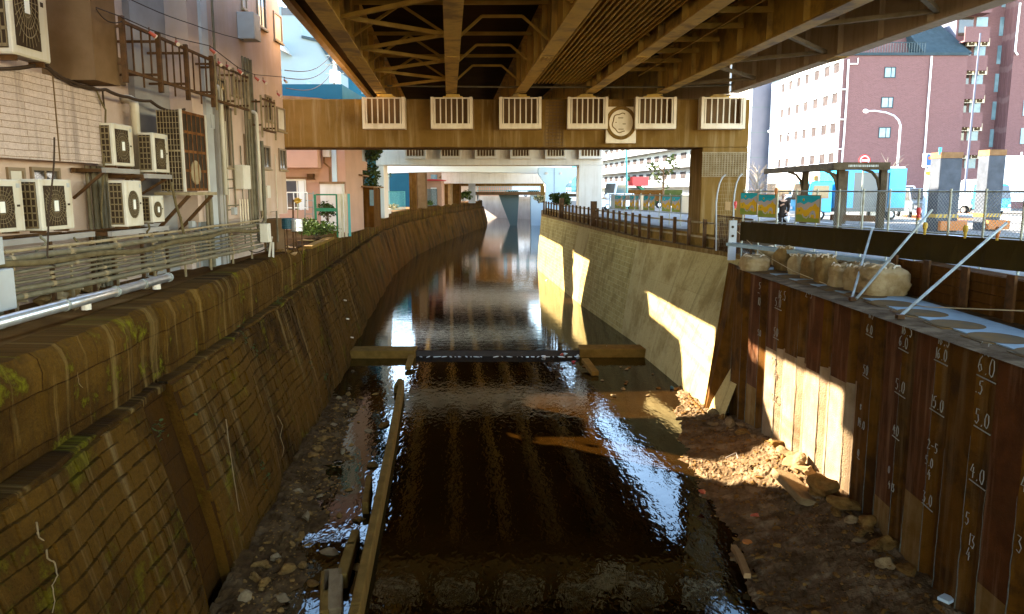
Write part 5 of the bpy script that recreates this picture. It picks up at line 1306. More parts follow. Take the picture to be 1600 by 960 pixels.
# stones, one by one
rnd = random.Random(21)
RK = [(465,770,.14),(500,705,.16),(490,718,.13),(478,806,.18),(448,890,.2),(472,880,.13),(515,855,.16),(495,732,.12),(545,612,.16),(528,620,.12),(565,618,.14),(570,632,.12),(552,640,.15),(585,612,.14),(600,660,.17),
      (575,668,.15),(560,655,.12),(583,722,.18),(575,740,.12),(560,805,.17),(545,760,.12),(520,665,.12),(505,690,.15),(470,830,.12),(430,870,.15),(405,885,.13),(415,915,.16),(440,930,.12),(398,905,.12),(490,905,.13),(535,705,.12),(558,880,.18),
      (590,640,.12),(538,632,.11),(512,640,.12),(456,848,.11),(385,940,.15),(480,845,.1),(530,800,.12),(500,770,.1)]
for i, (px, py, s) in enumerate(RK):
    q = at(px, py, Z=.1); 
    if q.x < lbase(q.y) + .1: q.x = lbase(q.y) + .25
    z = max(hl(q.x, q.y), -.05)
    o = MB().rock((q.x, q.y, z + s*.25), (s*rnd.uniform(1.0,1.7), s*rnd.uniform(.7,1.1), s*rnd.uniform(.5,.8)), seed=100 + i).build('river_stone', M['rock' if i % 3 else 'rock_pale'])
    tag(o, 'rough brown stone lying on the stony margin below the old masonry wall', 'stone', 'stones on the stony margin')
RR = [(1280,775,.42,.34,'big boulder half in sun at the foot of the sheet piles'),(1262,728,.34,.24,'pale sunlit boulder by the inclined slab'),(1300,742,.30,.2,'broken sunlit rock next to the big boulder'),(1325,800,.34,.22,'brown boulder just beyond the big one, in shade'),(1355,830,.30,.2,'low shaded boulder along the foot of the piles'),(1385,855,.28,.18,'second low shaded boulder along the piles'),(1240,715,.28,.2,'rounded pale rock in the sun patch'),(1140,655,.22,.15,'bright rubble stone at the corner of wall and piles'),(1115,650,.2,.13,'bright small stone by the foot of the pale wall'),(1160,660,.2,.14,'bright jagged stone against the first pile')]
for i, (px, py, s, h, lab) in enumerate(RR):
    q = at(px, py, Z=.4); q.x = min(q.x, plx(q.y) - s*.7) if q.y < 22.6 else q.x
    tag(MB().rock((q.x, q.y, hr(q.x, q.y) + h*.35), (s*.95, s*.8, h*.85), seed=300 + i, n=3, rough=.7).build('boulder', M['rock_pale' if i in (1, 2, 6, 7, 8, 9) else 'rock']), lab, 'boulder')
for i in range(26):
    y = 23.0 - i*.42 + rnd.uniform(-.15, .15); x = plx(min(22.6, y)) - rnd.uniform(.12, .55); s = rnd.uniform(.08, .19)
    tag(MB().rock((x, y, hr(x, y) + s*.2), (s*1.3, s, s*.7), seed=400 + i).build('foot_stone', M['rock' if i % 2 else 'rock_pale']), 'small rough stone in the ridge along the foot of the sheet piles', 'stone', 'stones along the foot of the piles')
for i in range(18):
    px, py = rnd.choice([(930, 575), (955, 600), (1000, 580), (1040, 600), (985, 568), (1020, 612), (1060, 610), (1075, 640), (948, 617), (960, 565)]); q = at(px + rnd.uniform(-25, 25), py + rnd.uniform(-8, 14), Z=.05); s = rnd.uniform(.05, .13)
    q.x = min(q.x, rbase(max(24, q.y)) - .15)
    tag(MB().rock((q.x, q.y, .02), (s*1.6, s, s*.5), seed=500 + i).build('shallow_stone', M['rock_wet' if i % 3 else 'rock_pale']), 'flat wet stone poking out of the shallows below the weir by the pale wall', 'stone', 'stones in the shallows')
a, b, c, d = at(1235, 733, Z=.5), at(1288, 782, Z=.35), at(1255, 790, Z=.25), at(1210, 745, Z=.32)
a, b = at(1222, 740, Z=.42), at(1268, 788, Z=.36)
tag(MB().bar(a, b, .55, .16, up=(.3, 0, 1)).build('fallen_slab', M['rock_pale'], bevel=.02), 'pale fallen slab lying tilted between the boulders and the water', 'slab')
tag(MB().bar(at(1155, 868, Z=.22), at(1168, 900, Z=.2), .12, .10).build('driftwood', M['timber_pale']), 'pale driftwood stick on the dark gravel near the water', 'driftwood')
tag(MB().bar(at(1146, 855, Z=.22), at(1155, 868, Z=.2), .10, .10).build('driftwood', M['timber_pale']), 'short end of driftwood touching the longer stick', 'driftwood')
tag(MB().tube([at(1134, 716, Z=.4), at(1150, 708, Z=.45), at(1153, 717, Z=.4)], .02, 5).build('twig', M['twig_pale']), 'forked pale twig on the gravel below the second pile', 'twig')
tag(MB().bar(at(1470, 932, Z=.56), at(1488, 940, Z=.56), .2, .05).build('blue_box', M['pale_blue_wall']), 'small pale blue box lid on the gravel near the piles', 'box')
for i, (px, py, m, lab) in enumerate([(878, 554, 'lamp_red', 'red scrap of litter caught on the weir'), (884, 553, 'pale_blue_wall', 'pale blue plastic scrap beside the red litter'), (896, 565, 'red_paint', 'tiny red can below the weir'), (850, 557, 'white_wall', 'white plastic heap caught on the weir step'), (903, 556, 'white_wall', 'white cup at the end of the sill'), (941, 540, 'red_paint', 'pink bottle lying behind the sill'), (948, 543, 'pale_blue_wall', 'pale bag lying behind the sill'), (854, 438, 'white_wall', 'white carrier bag snagged in the water by the sunlit wall'), (1168, 848, 'orange', 'orange scrap on the dark gravel'), (1180, 805, 'lamp_red', 'reddish dead leaf heap on the gravel'), (1051, 606, 'poly_blue', 'blue bottle by the foot of the pale wall'), (958, 618, 'rock_pale', 'pale round pebble alone in the shallow water'), (1097, 768, 'lamp_red', 'small red leaf at the water edge')]):
    zz = .3 if py < 556 else .05
    q = at(px, py, Z=zz if px < 1080 else .3); tag(MB().rock(q, (.12, .09, .06), seed=700 + i, rough=.6).build('litter', M[m]), lab, 'litter')

# ------------------------------------------------------------------ fence on top of the pale river wall
rf = thing('river_railing', 'long row of dark concrete railing posts along the pale river wall', 'railing', (5, 45, 5))
yy = frange(27.4, 66, 1.28)
for y in yy:
    x = rtop(y) + .16; z = rtz(y); MB().bb(x - .06, x + .06, y - .07, y + .07, z + .032, z + 1.12).build('post', M['dark_iron'], rf)
for h in (.42, .98):
    mb = MB()
    for a, b in zip(yy, yy[1:]): mb.bar((rtop(a) + .25, a, rtz(a) + h), (rtop(b) + .25, b, rtz(b) + h), .05, .07)
    mb.build('rail', M['galv_brown'], rf)
mb = MB()
for a, b in zip(yy, yy[1:]): mb.bar((rtop(a) + .30, a, rtz(a) + .3), (rtop(b) + .30, b, rtz(b) + .3), .02, .5)
mb.build('kick_board', M['sill_concrete'], rf)
for i, y in enumerate((57.5, 46.6)): tag(MB().bb(rtop(y) + .0, rtop(y) + .35, y - .2, y + .2, rtz(y) + .032, rtz(y) + 1.5).build('gate_pillar', M['dark_iron']), 'squat dark pillar in the river railing ' + ('close to the second pier column' if i else 'in front of the round bush'), 'pillar')
bush('round_bush', 'clipped round dark bush beside the flared blue-grey pier', at(876, 328, Y=68), (.95, .95, .75), 1800, 'leaf_dark', 31, size=.13)
bush('planter_bush', 'small clump of plants at the near end of the far bridge railing', at(842, 318, Y=100), (1.0, .8, .5), 300, 'leaf_dry', 32, size=.16)
# ------------------------------------------------------------------ steel upright, curved mesh gate, bags on the bank
up = thing('steel_upright', 'grey steel upright with round holes at the end of the river railing', 'post', at(1147, 392, Z=4.8))
yq = 25.6; p0, p1 = at(1138.5, 390, Y=yq), at(1152, 345, Y=yq)
MB().bb(p0.x, p1.x, yq, yq + .12, 4.7, p1.z).build('channel', M['box_grey'], up)
for py in (355, 369, 381): q = at(1145, py, Y=yq - .01); MB().lathe([(.01, 0), (.045, 0), (.045, .008), (.01, .008)], (q.x, yq - .010, q.z), 12, 0, 'Y').build('hole', M['ac_dark'], up)
cgx = thing('curved_gate', 'curved white tube gate filled with fine mesh, against the pier column', 'gate', at(1140, 352, Y=28))
yc = 28.0
for (bxp, txp, ty) in ((1119, 1134, 273), (1146, 1160, 272)):
    pts = [at(bxp, 392, Y=yc), at(bxp, 318, Y=yc)] + [at(lerp(bxp, txp, f), lerp(318, ty, g), Y=yc) for f, g in ((.12,.35),(.35,.7),(.65,.9),(1,1))]
    MB().tube(pts, .030, 8).build('curved_tube', M['box_grey'], cgx)
mb = MB()
for k in range(18):
    py = lerp(280, 385, k/17); f = max(0, (318 - py)/45)**1.6; mb.bar(at(1119 + 15*f, py, Y=yc), at(1146 + 14*f, py, Y=yc), .008, .008)
for k in range(1, 10): px = lerp(1119, 1146, k/10); mb.bar(at(px, 385, Y=yc), at(px + 8, 286, Y=yc), .008, .008)
mb.build('mesh_net', M['galv_brown'], cgx); 
pl = at(1137, 322, Y=yc - .05); MB().bb(pl.x - .1, pl.x + .1, yc - .06, yc - .045, pl.z - .15, pl.z + .15).build('warning_plate', M['timber_pale'], cgx)
mesh_fence('dark_netting', 'dark net fence hung between posts in front of the pier column', V(7.75, 29.4, 4.82), V(8.1, 26.0, 4.78), 1.25, 4, 'dark_iron')

# ------------------------------------------------------------------ site fence: posts, brown skirt, chain link, painted panels
FA, FB = V(7.35, 24.6, 0), V(10.35, 14.2, 0)
FD = (FB - FA).normalized(); FE = FA + FD * 16
def fence_at(px):
    """where the sight line over a pixel column meets the fence line"""
    u = ray(px, 330); k = u.x / u.y                      # x = k*y
    s = (k * FA.y - FA.x) / (FD.x - k * FD.y); return FA + FD * s
def zat(px, py, P): return EYE + ray(px, py).z / ray(px, py).y * P.y
sf = thing('site_fence', 'galvanised site fence with a brown sheet skirt and chain-link top along the street edge', 'fence', (8.8, 20, ST))
L = 16.0; ZS0, ZS1, ZT = 5.42, 6.03, 6.98
for k in range(19):
    p = FA + FD * (k * L / 18); MB().tube([p + V(0,0,4.85), p + V(0,0,ZT + .06)], .026, 8).build('post', M['galv'], sf)
nv = V(-FD.y, FD.x, 0)
for z in (ZS1 + .03, ZT): MB().tube([FA + V(0,0,z) + nv*.05, FE + V(0,0,z) + nv*.05], .02, 8).build('rail', M['galv'], sf)
sk = MB(); n = 90
for k in range(n):
    o0, o1 = .035*math.sin(k*.8) + .02*math.sin(k*2.3), .035*math.sin((k+1)*.8) + .02*math.sin((k+1)*2.3)
    a, b = FA + FD*(L*k/n), FA + FD*(L*(k+1)/n)
    sk.prism([a + nv*(o0*.6 - .06) + V(0,0,ZS0), b + nv*(o1*.6 - .06) + V(0,0,ZS0), b - nv*.06 + V(0,0,ZS1), a - nv*.06 + V(0,0,ZS1)], nv*-.012)
sk.build('sheet_skirt', M['tarp'], sf)
mb = MB(); h = ZT - ZS1 - .06; st = .085; base = FA + FD*4.2 + V(0,0,ZS1 + .05); LL = L - 4.2
for k in range(int((LL + h)/st)):
    s0 = k*st
    for sg in (0, 1):
        p0, p1 = (s0, 0), (s0 - h, h)
        if p1[0] < 0: p1 = (0, s0)
        if p0[0] > LL: p0 = (LL, s0 - LL)
        if p0[1] >= h: continue
        f = lambda p: base + FD*(p[0] if sg == 0 else LL - p[0]) + V(0,0,p[1])
        mb.bar(f(p0), f(p1), .0045, .0045)
mb.build('chain_link_mesh', M['galv'], sf)
# bracing tubes
def brace_tube(a, b, lab, r=.028):
    tag(MB().tube([a, b], r, 8).build('brace_tube', M['galv']), lab, 'brace', 'bracing tubes of the site fence')
P = fence_at(1365); brace_tube(V(P.x, P.y, zat(1365, 357, P)), at(1331, 466, Z=4.8), 'shorter steep bracing tube at the far end of the white bags')
P = fence_at(1456); brace_tube(V(P.x, P.y, zat(1456, 328, P)), at(1338, 467, Z=4.8), 'long bracing tube slanting down over the white bags')
P = fence_at(1574); brace_tube(V(P.x, P.y, zat(1574, 349, P)), at(1407, 494, Z=4.8), 'longest bracing tube, slanting to the pile capping nearest the camera')
P = fence_at(1216); brace_tube(V(P.x, P.y, zat(1220, 345, P)), V(7.3, 24.9, 5.92), 'level bracing tube at the far corner of the site fence')
P = fence_at(1205); brace_tube(V(P.x, P.y, zat(1205, 350, P)), at(1172, 366, Y=24.3), 'small thin strut under the level bracing tube', .015)
for (px, py) in ((1332, 467), (1406, 495)):
    q = at(px, py, Z=4.79); tag(MB().box(q, (.12, .12, .08)).build('tube_clamp', M['dark_iron']), 'dark clamp gripping the foot of ' + ('the two short bracing tubes' if px < 1400 else 'the longest bracing tube'), 'clamp')
# painted panels: blue sky over grey and yellow hills, green foot
def art_panel():
    r = thing('painted_panel', 'proto', 'panel', (0, 0, 0), 'painted hoarding panels')
    MB().bb(0, .02, -.36, .36, 0, .80).build('frame', M['galv_brown'], r)
    bd = MB(); X = -.004
    def ply(pts, m, x): bd.poly([(x, y, z) for y, z in pts], m)
    ply([(.34,.02),(-.34,.02),(-.34,.78),(.34,.78)], 0, X)
    r1 = random.Random(3); ridge = [(.34,.55),(.22,.58),(.12,.52),(.0,.60),(-.1,.57),(-.2,.62),(-.28,.68),(-.34,.70)]
    ply([(.34,.02)] + [(-.34,.02)] + ridge[::-1], 1, X - .003)
    ridge = [(.34,.44),(.26,.42),(.2,.46),(.1,.36),(.02,.38),(-.06,.46),(-.14,.48),(-.21,.58),(-.28,.48),(-.34,.44)]
    ply([(.34,.02),(-.34,.02)] + ridge[::-1], 2, X - .006)
    ply([(.34,.02),(-.34,.02),(-.34,.14),(-.2,.12),(-.05,.2),(.1,.17),(.22,.24),(.34,.22)], 3, X - .009)
    for (cy, cz, a, b, m, q) in ((.24,.34,.025,.03,3,0),(.13,.66,.03,.04,2,0),):
        ply([(cy + a*math.cos(t_), cz + b*math.sin(t_)) for t_ in [2*math.pi*i/10 for i in range(10)]][::-1], m, X - .011)
    arch = [(-.06,.14),(-.06,.24),(-.1,.32),(-.16,.36),(-.22,.33),(-.25,.24),(-.25,.14),(-.21,.14),(-.21,.22),(-.16,.28),(-.11,.23),(-.10,.14)]
    ply(arch, 1, X - .013); ply([(-.10,.24),(-.13,.29),(-.16,.31),(-.2,.29),(-.21,.25)], 0, X - .012)
    ply([(.16,.24),(.12,.15),(.02,.11),(-.04,.17),(-.05,.23),(-.02,.2),(.02,.15),(.1,.18),(.13,.25)], 1, X - .014)
    bd.build('painted_face', [M['art_sky'], M['art_grey'], M['art_yellow'], M['art_green']], r)
    return r
AP = art_panel(); first = True
def put_panel(pos, rz, sc, label):
    global first
    if first: AP.location = pos; AP.rotation_euler = (0,0,rz); AP.scale = sc; AP['label'] = label; first = False
    else: copy_tree(AP, pos, rz, sc, label)
rzF = math.atan2(FD.y, FD.x) + math.pi/2          # local -Y runs along the fence towards the camera
for px0, px1, py0, py1, lab in [(1160, 1187, 301, 336, 'painted hill-scene panel at the far corner of the site fence'), (1188, 1217, 304, 340, 'painted hill-scene panel beside the standing person'), (1248, 1286, 305, 348, 'painted hill-scene panel in front of the blue truck')]:
    a, b = fence_at(px0), fence_at(px1); m = (a + b)/2; zt, zb = zat((px0+px1)/2, py0, m), zat((px0+px1)/2, py1, m)
    put_panel(m - nv*.09 + V(0,0,zb) if nv.y > 0 else m + nv*.09 + V(0,0,zb), rzF, (1, (a-b).length/.72, (zt-zb)/.80), lab)
hl_ = thing('hoarding_line', 'low galvanised rail carrying the far row of painted panels', 'railing', (7, 44, ST))
def hoard(px): return V(lerp(5.9, 8.55, (px - 905)/135), lerp(52, 38.5, (px - 905)/135), ST)
for z in (.62, 1.5): MB().tube([hoard(925) + V(0,0,z), hoard(1078) + V(0,0,z)], .03, 6).build('rail', M['galv'], hl_)
for k in range(12): q = hoard(lerp(925, 1078, k/11)); MB().tube([q, q + V(0,0,1.6)], .03, 6).build('post', M['galv'], hl_)
names = ['farthest painted panel, next to the second pier column', 'narrow painted panel second from the second pier column', 'painted panel left of the thin green street mast', 'painted panel touching the green street mast', 'painted panel under the red crane truck', 'painted panel beside the silver gap in the row', 'painted panel first past the silver gap', 'painted panel second past the silver gap', 'painted panel with an orange beacon above it', 'painted panel cut by the nearest dark pier column']
for i, (a, b) in enumerate([(937, 950), (951, 957), (964, 972), (973, 979), (986, 994), (995, 1003), (1013, 1025), (1026, 1037), (1050, 1061), (1064, 1075)]):
    A, B = hoard(a), hoard(b); dv = (B - A); put_panel((A + B)/2 + V(-.06, -.02, .66), math.atan2(dv.y, dv.x) + math.pi/2, (1, dv.length/.72*.96, 1.0), names[i])
for a, b, lab in ((979, 986, 'grey blank panel in the far painted row, first gap'), (1037, 1049, 'wide grey blank panel in the far painted row'), (928, 937, 'pale blue sheet leaning on the second pier column')):
    A, B = hoard(a), hoard(b); o = MB().bar(A + V(0,0,1.08), B + V(0,0,1.08), .03, .84).build('blank_panel', M['silver_paint' if a != 928 else 'pale_blue_wall']); tag(o, lab, 'panel')
# warning beacons on the fence
for i, (px, py, m, lab) in enumerate([(1152, 322, 'red_paint', 'red beacon at the far corner of the site fence'), (1215, 302, 'orange', 'red and amber beacon on the panel beside the person'), (1440, 335, 'red_paint', 'red and yellow beacon on the fence before the dark van'), (1452, 358, 'yellow', 'amber lamp on the fence rail under the first wrapped column'), (1516, 363, 'yellow', 'amber lamp on the fence rail between the wrapped columns'), (1567, 366, 'orange', 'orange lamp on the fence rail past the second wrapped column')]):
    p = fence_at(px); z = zat(px, py, p); b = thing('beacon', lab, 'beacon', p + V(0,0,z)); q = p - nv*(.08 if nv.y > 0 else -.08)
    MB().lathe([(.03, -.08), (.035, 0), (.05, .02), (.05, .12), (.03, .15)], (q.x, q.y, z), 12).build('lens', M[m], b); MB().lathe([(.03, -.13), (.03, -.081)], (q.x, q.y, z), 10).build('base', M['yellow'], b)
# sky-lit concrete kerb below the skirt
kb = MB(); a, b = FA + V(-.1, .1, 0), FE; kb.prism([a - nv*.10 + V(0,0,ST + .004), b - nv*.10 + V(0,0,ST + .004), b - nv*.42 + V(0,0,ST + .004), a - nv*.42 + V(0,0,ST + .004)], (0, 0, .1)); tag(kb.build('fence_kerb', M['cap_concrete']), 'low pale concrete kerb running under the site fence', 'kerb')
# timber lagging between steel posts under the street edge
tl = thing('timber_lagging', 'dark timber lagging boards between steel posts, holding up the street edge', 'retaining wall', (8.8, 12, 4.7))
TL = [(9.05, 3.0), (8.92, 8.0), (8.80, 12.8), (8.85, 17.2)]
def tlx(y): return interp([(b_, a_) for a_, b_ in TL], y)
for i, (z0, z1) in enumerate([(4.735, 4.93), (4.94, 5.12), (5.13, 5.30), (5.31, 5.47)]):
    mb = MB()
    for y in frange(3, 16.4, 1.34): mb.bar((tlx(y) - .05 - .01*(i % 2), y + .01, (z0+z1)/2), (tlx(y + 1.34) - .05 - .01*(i % 2), y + 1.32, (z0+z1)/2), .06, z1 - z0)
    mb.build('plank_course', M['timber'], tl)
for y in frange(3.4, 17.4, 1.4):
    m = MB(); m.bar((tlx(y) - .16, y, 4.73), (tlx(y) - .16, y, 5.56), .05, .22); m.build('steel_post', M['dark_iron'], tl)
mb = MB(); mb.prism([(tlx(y) - .0, y, 4.74) for y in (3, 17)] + [(tlx(17) + .4, 17, 4.74), (tlx(3) + .4, 3, 4.74)], (0, 0, .72)); mb.build('backing', M['timber'], tl)

# ------------------------------------------------------------------ bulk bags
def bulk_bag(loc, w, h, seed, label, m='sandbag', group='white bulk bags on the bench'):
    rnd = random.Random(seed); t = thing('bulk_bag', label, 'bag', loc, group)
    n, rows = 28, 12; ph = [rnd.uniform(0, 6.28) for _ in range(8)]; vs = []; fs = []; loc = Vector(loc)
    for j in range(rows + 1):
        f = j/rows; r = w*.5*(.90 + .12*math.sin(math.pi*min(1, f*1.05))**.7) * (1 if f < .86 else 1 - (f - .86)*2.1)
        for i in range(n):
            a = 2*math.pi*i/n; sq = 1/max(abs(math.cos(a)), abs(math.sin(a)))**.75
            rr = r*sq*(1 + .04*math.sin(3*a + ph[0] + 4*f) + .035*math.sin(7*a + ph[1] - 7*f) + .03*math.sin(13*a + ph[2] + 11*f) + .03*math.sin(17*f + ph[5] + 2*a) + .02*rnd.uniform(-1, 1))
            a2 = a + ph[6]*.1; vs.append(loc + V(rr*math.cos(a2) + .06*w*f*math.sin(ph[7]), rr*math.sin(a2)*rnd.uniform(.99, 1.01), h*f*(1 + (.05*math.sin(2*a + ph[3]) if f > .6 else 0)) + (.03*rnd.uniform(-1,1) if f > .8 else 0)))
    for j in range(rows):
        for i in range(n): fs.append((j*n+i, j*n+(i+1) % n, (j+1)*n+(i+1) % n, (j+1)*n+i))
    vs.append(loc + V(0, 0, h*1.03)); c = len(vs) - 1
    for i in range(n): fs.append((rows*n+i, rows*n+(i+1) % n, c))
    mb = MB(); mb.add(vs, fs); mb.build('sack', M[m], t, smooth=True)
    for q in range(4):
        k = MB(); a = q*math.pi/2 + .8 + rnd.uniform(-.2, .2); p = loc + V(w*.36*math.cos(a), w*.36*math.sin(a), h*.98); e = V(-math.sin(a), math.cos(a), 0)*w*.16
        k.tube([p - e, p - e*.4 + V(0,0,h*.12*rnd.uniform(.3, 1)), p + e*.4 + V(rnd.uniform(-.05,.05), 0, h*.12*rnd.uniform(.3, 1)), p + e], .022, 5)
        k.build('lifting_loop', M['cage_white'], t)
    mb = MB()
    for q in range(5):
        a = rnd.uniform(0, 6.28); p = loc + V(w*.25*math.cos(a), w*.25*math.sin(a), h*1.0); mb.rock(p, (w*.2, w*.14, h*.08), seed=seed*9 + q, n=2, rough=.6)
    mb.build('folded_neck', M['sandbag'], t, smooth=True)
    return t
BZ = 4.74
for i, (px, py, w_, h_, m, lab) in enumerate([
    (1181, 424, .72, .42, 'sandbag', 'lone white bulk bag sagging on the pile capping at the corner'),
    (1227, 424, .50, .66, 'sandbag_dirty', 'first standing bag of the row, next to the gap'),
    (1246, 430, .38, .52, 'sandbag', 'narrow slumped bag, second in the row'),
    (1270, 437, .44, .60, 'sandbag_dirty', 'bag with creased side, third in the row'),
    (1293, 444, .48, .66, 'sandbag_dirty', 'brownest bag with a folded open rim, mid row'),
    (1315, 450, .46, .52, 'sandbag', 'squat bag with a pale tied rim, mid row'),
    (1344, 456, .50, .56, 'sandbag', 'bag behind the feet of the bracing tubes'),
    (1384, 463, .92, .62, 'sandbag', 'biggest bulk bag, square and full, at the near end of the row')]):
    q = at(px, py, Z=BZ); bulk_bag(V(q.x, q.y + w_*.3, BZ), w_, h_, 40 + i, lab, m)
for i in range(16):
    f = i/15; q = at(lerp(1196, 1400, f), lerp(390, 424, f), Z=5.16); rnd = random.Random(i)
    bulk_bag(V(q.x + rnd.uniform(-.05, .05), q.y, 4.76), rnd.uniform(.46, .62), .46 + rnd.uniform(-.03, .05), 80 + i, 'low pale bag in the rear row packed against the fence kerb', 'sandbag', 'rear row of low bags')
pts = [at(1152, 362, Y=25.5), at(1190, 396, Y=22.5), at(1240, 424, Y=20.2), at(1300, 448, Y=18), at(1370, 468, X=7.9), at(1450, 480, X=8.0), at(1600, 486, X=8.3), at(1700, 488, X=8.6)]
sm = []
for a, b in zip(pts, pts[1:]):
    for k in range(5): sm.append(a.lerp(b, k/5))
tag(MB().tube(sm, .010, 5).build('rope', M['rope']), 'slack pale rope strung in front of the white bags', 'rope')
tag(MB().rock((8.1, 24.3, 4.76), (.8, .4, .22), seed=5, n=3).build('rubble_mound', M['gravel']), 'dark mound of earth behind the lone white bag', 'mound')

# ------------------------------------------------------------------ wooden shelter
sh = thing('wooden_shelter', 'open timber shelter with a flat slatted roof and curved brackets, before the blue truck', 'shelter', (16, 39, ST))
A, B = at(1305, 262, Y=35.2), at(1386, 262, Y=35.2); D_ = at(1197, 265, Y=45); E = V(D_.x + (B.x - A.x), 45, 0)
zr = A.z
MB().prism([V(A.x, A.y, zr), V(B.x, B.y, zr), V(E.x, 45, zr), V(D_.x, 45, zr)], (0, 0, .14)).build('roof', M['shelter_wood'], sh)
fa = MB(); fa.bar(V(A.x - .1, A.y - .05, zr + .06), V(B.x + .1, B.y - .05, zr + .06), .1, .34); fa.bar(V(A.x - .06, A.y + .02, zr + .06), V(D_.x - .06, 45, zr + .06), .1, .3); fa.build('fascia_beam', M['shelter_wood'], sh)
sg = MB(); rnd = random.Random(8); x = A.x + .55
while x < B.x - .45: wd = rnd.uniform(.03, .08); sg.bb(x, x + wd, A.y - .115, A.y - .102, zr + .02, zr + .12); x += wd + .03
sg.build('carved_lettering', M['galv'], sh)
for (px, y) in ((1312, 35.4), (1378, 35.4), (1257, 40.5), (1318, 40.5)):
    p = at(px, 330, Y=y); MB().bb(p.x - .14, p.x + .14, y, y + .28, ST, zr - .003).build('post', M['shelter_wood'], sh)
    MB().tube([(p.x - .12, y + .14, zr - .95), (p.x - .25, y + .14, zr - .5), (p.x - .5, y + .14, zr - .2), (p.x - .95, y + .14, zr - .06)], .07, 6).build('curved_bracket', M['shelter_wood'], sh)
tag(MB().bar(at(1300, 340, Y=39), at(1370, 342, Y=39), .5, .3).build('bench', M['timber']), 'dark timber bench beam lying under the shelter', 'bench')

# ------------------------------------------------------------------ vehicles
def wheel(x, y, z, r, par, w=.22):
    o = MB().lathe([(r*.6, 0), (r, .03), (r, w - .03), (r*.6, w)], (x, y, z), 18, 0, 'X').build('wheel', M['tyre'], par)
    MB().lathe([(.01, -.012), (r*.55, -.012), (r*.55, w + .012), (.01, w + .012)], (x, y, z), 14, 0, 'X').build('rim', M['hub_metal'], o)
def vehicle(name, label, cat, loc, rz, Ln, W, H, paint, kind, group=None):
    """local: front towards +Y, wheels on z=0"""
    r = thing(name, label, cat, (0,0,0), group)
    h = W/2
    if kind == 'van': side = [(-Ln/2, .35), (Ln/2, .35), (Ln/2, .95), (Ln/2 - .55, H*.62), (Ln/2 - 1.15, H), (-Ln/2 + .1, H), (-Ln/2, H - .12)]
    elif kind == 'car': side = [(-Ln/2, .3), (Ln/2, .3), (Ln/2, .75), (Ln/2 - .9, .92), (Ln/2 - 1.6, H), (-Ln/2 + .7, H), (-Ln/2 + .05, .95)]
    else: side = [(Ln/2 - 1.6, .45), (Ln/2, .45), (Ln/2, 1.1), (Ln/2 - .25, H*.95), (Ln/2 - .5, H), (Ln/2 - 1.6, H)]
    MB().prism([(-h, y, z) for y, z in side], (W, 0, 0)).build('body', M[paint], r, bevel=.05)
    for sx_ in (-1, 1):
        g = MB(); z0, z1 = H*.56, H*.88
        if kind == 'truck': g.prism([(sx_*(h + .003), y, z) for y, z in ((Ln/2 - 1.35, z0), (Ln/2 - .25, z0), (Ln/2 - .42, z1), (Ln/2 - 1.35, z1))], (sx_*.012, 0, 0))
        else: 
            ye = Ln/2 - (1.0 if kind == 'van' else 1.3)
            g.prism([(sx_*(h + .003), y, z) for y, z in ((-Ln/2 + .35, z0 + .05), (ye + .25, z0 + .05), (ye - .15, z1), (-Ln/2 + .45, z1))], (sx_*.012, 0, 0))
        g.build('side_window', M['glass_dark'], r)
        for y in ((Ln/2 - .85, -Ln/2 + .85)): wheel(sx_*(h - .10) - .11, y, .34, .34, r)
        MB().bb(sx_*h*.72 - .14, sx_*h*.72 + .14, Ln/2 + .055, Ln/2 + .075, .62, .78).build('headlight', M['white_paint'], r)
        MB().bb(sx_*h*.82 - .09, sx_*h*.82 + .09, -Ln/2 - .075, -Ln/2 - .053, .7, 1.0).build('tail_light', M['red_paint'], r)
    if kind == 'van':
        MB().prism([(-h*.86, Ln/2 - .52, H*.64), (h*.86, Ln/2 - .52, H*.64), (h*.8, Ln/2 - 1.08, H*.95), (-h*.8, Ln/2 - 1.08, H*.95)], (0, .04, .04)).build('windscreen', M['glass_dark'], r)
        MB().bb(-h*.8, h*.8, -Ln/2 - .065, -Ln/2 - .053, H*.6, H*.88).build('rear_window', M['glass_dark'], r)
    elif kind == 'truck': MB().prism([(-h*.88, Ln/2 - .02, 1.2), (h*.88, Ln/2 - .02, 1.2), (h*.84, Ln/2 - .24, H*.93), (-h*.84, Ln/2 - .24, H*.93)], (0, .06, .02)).build('windscreen', M['glass_dark'], r)
    else: MB().prism([(-h*.85, Ln/2 - .95, .95), (h*.85, Ln/2 - .95, .95), (h*.75, Ln/2 - 1.55, H*.96), (-h*.75, Ln/2 - 1.55, H*.96)], (0, .04, .04)).build('windscreen', M['glass_dark'], r)
    MB().bb(-h*.95, h*.95, Ln/2 + .002, Ln/2 + .07, .34, .52).build('bumper', M['silver_paint'], r)
    r['_loc'] = 0; del r['_loc']
    def later(): r.location = loc; r.rotation_euler = (0, 0, rz)
    return r, later
def park(px, Yd): p = at(px, 330, Y=Yd); return V(p.x, Yd, ST + .005)
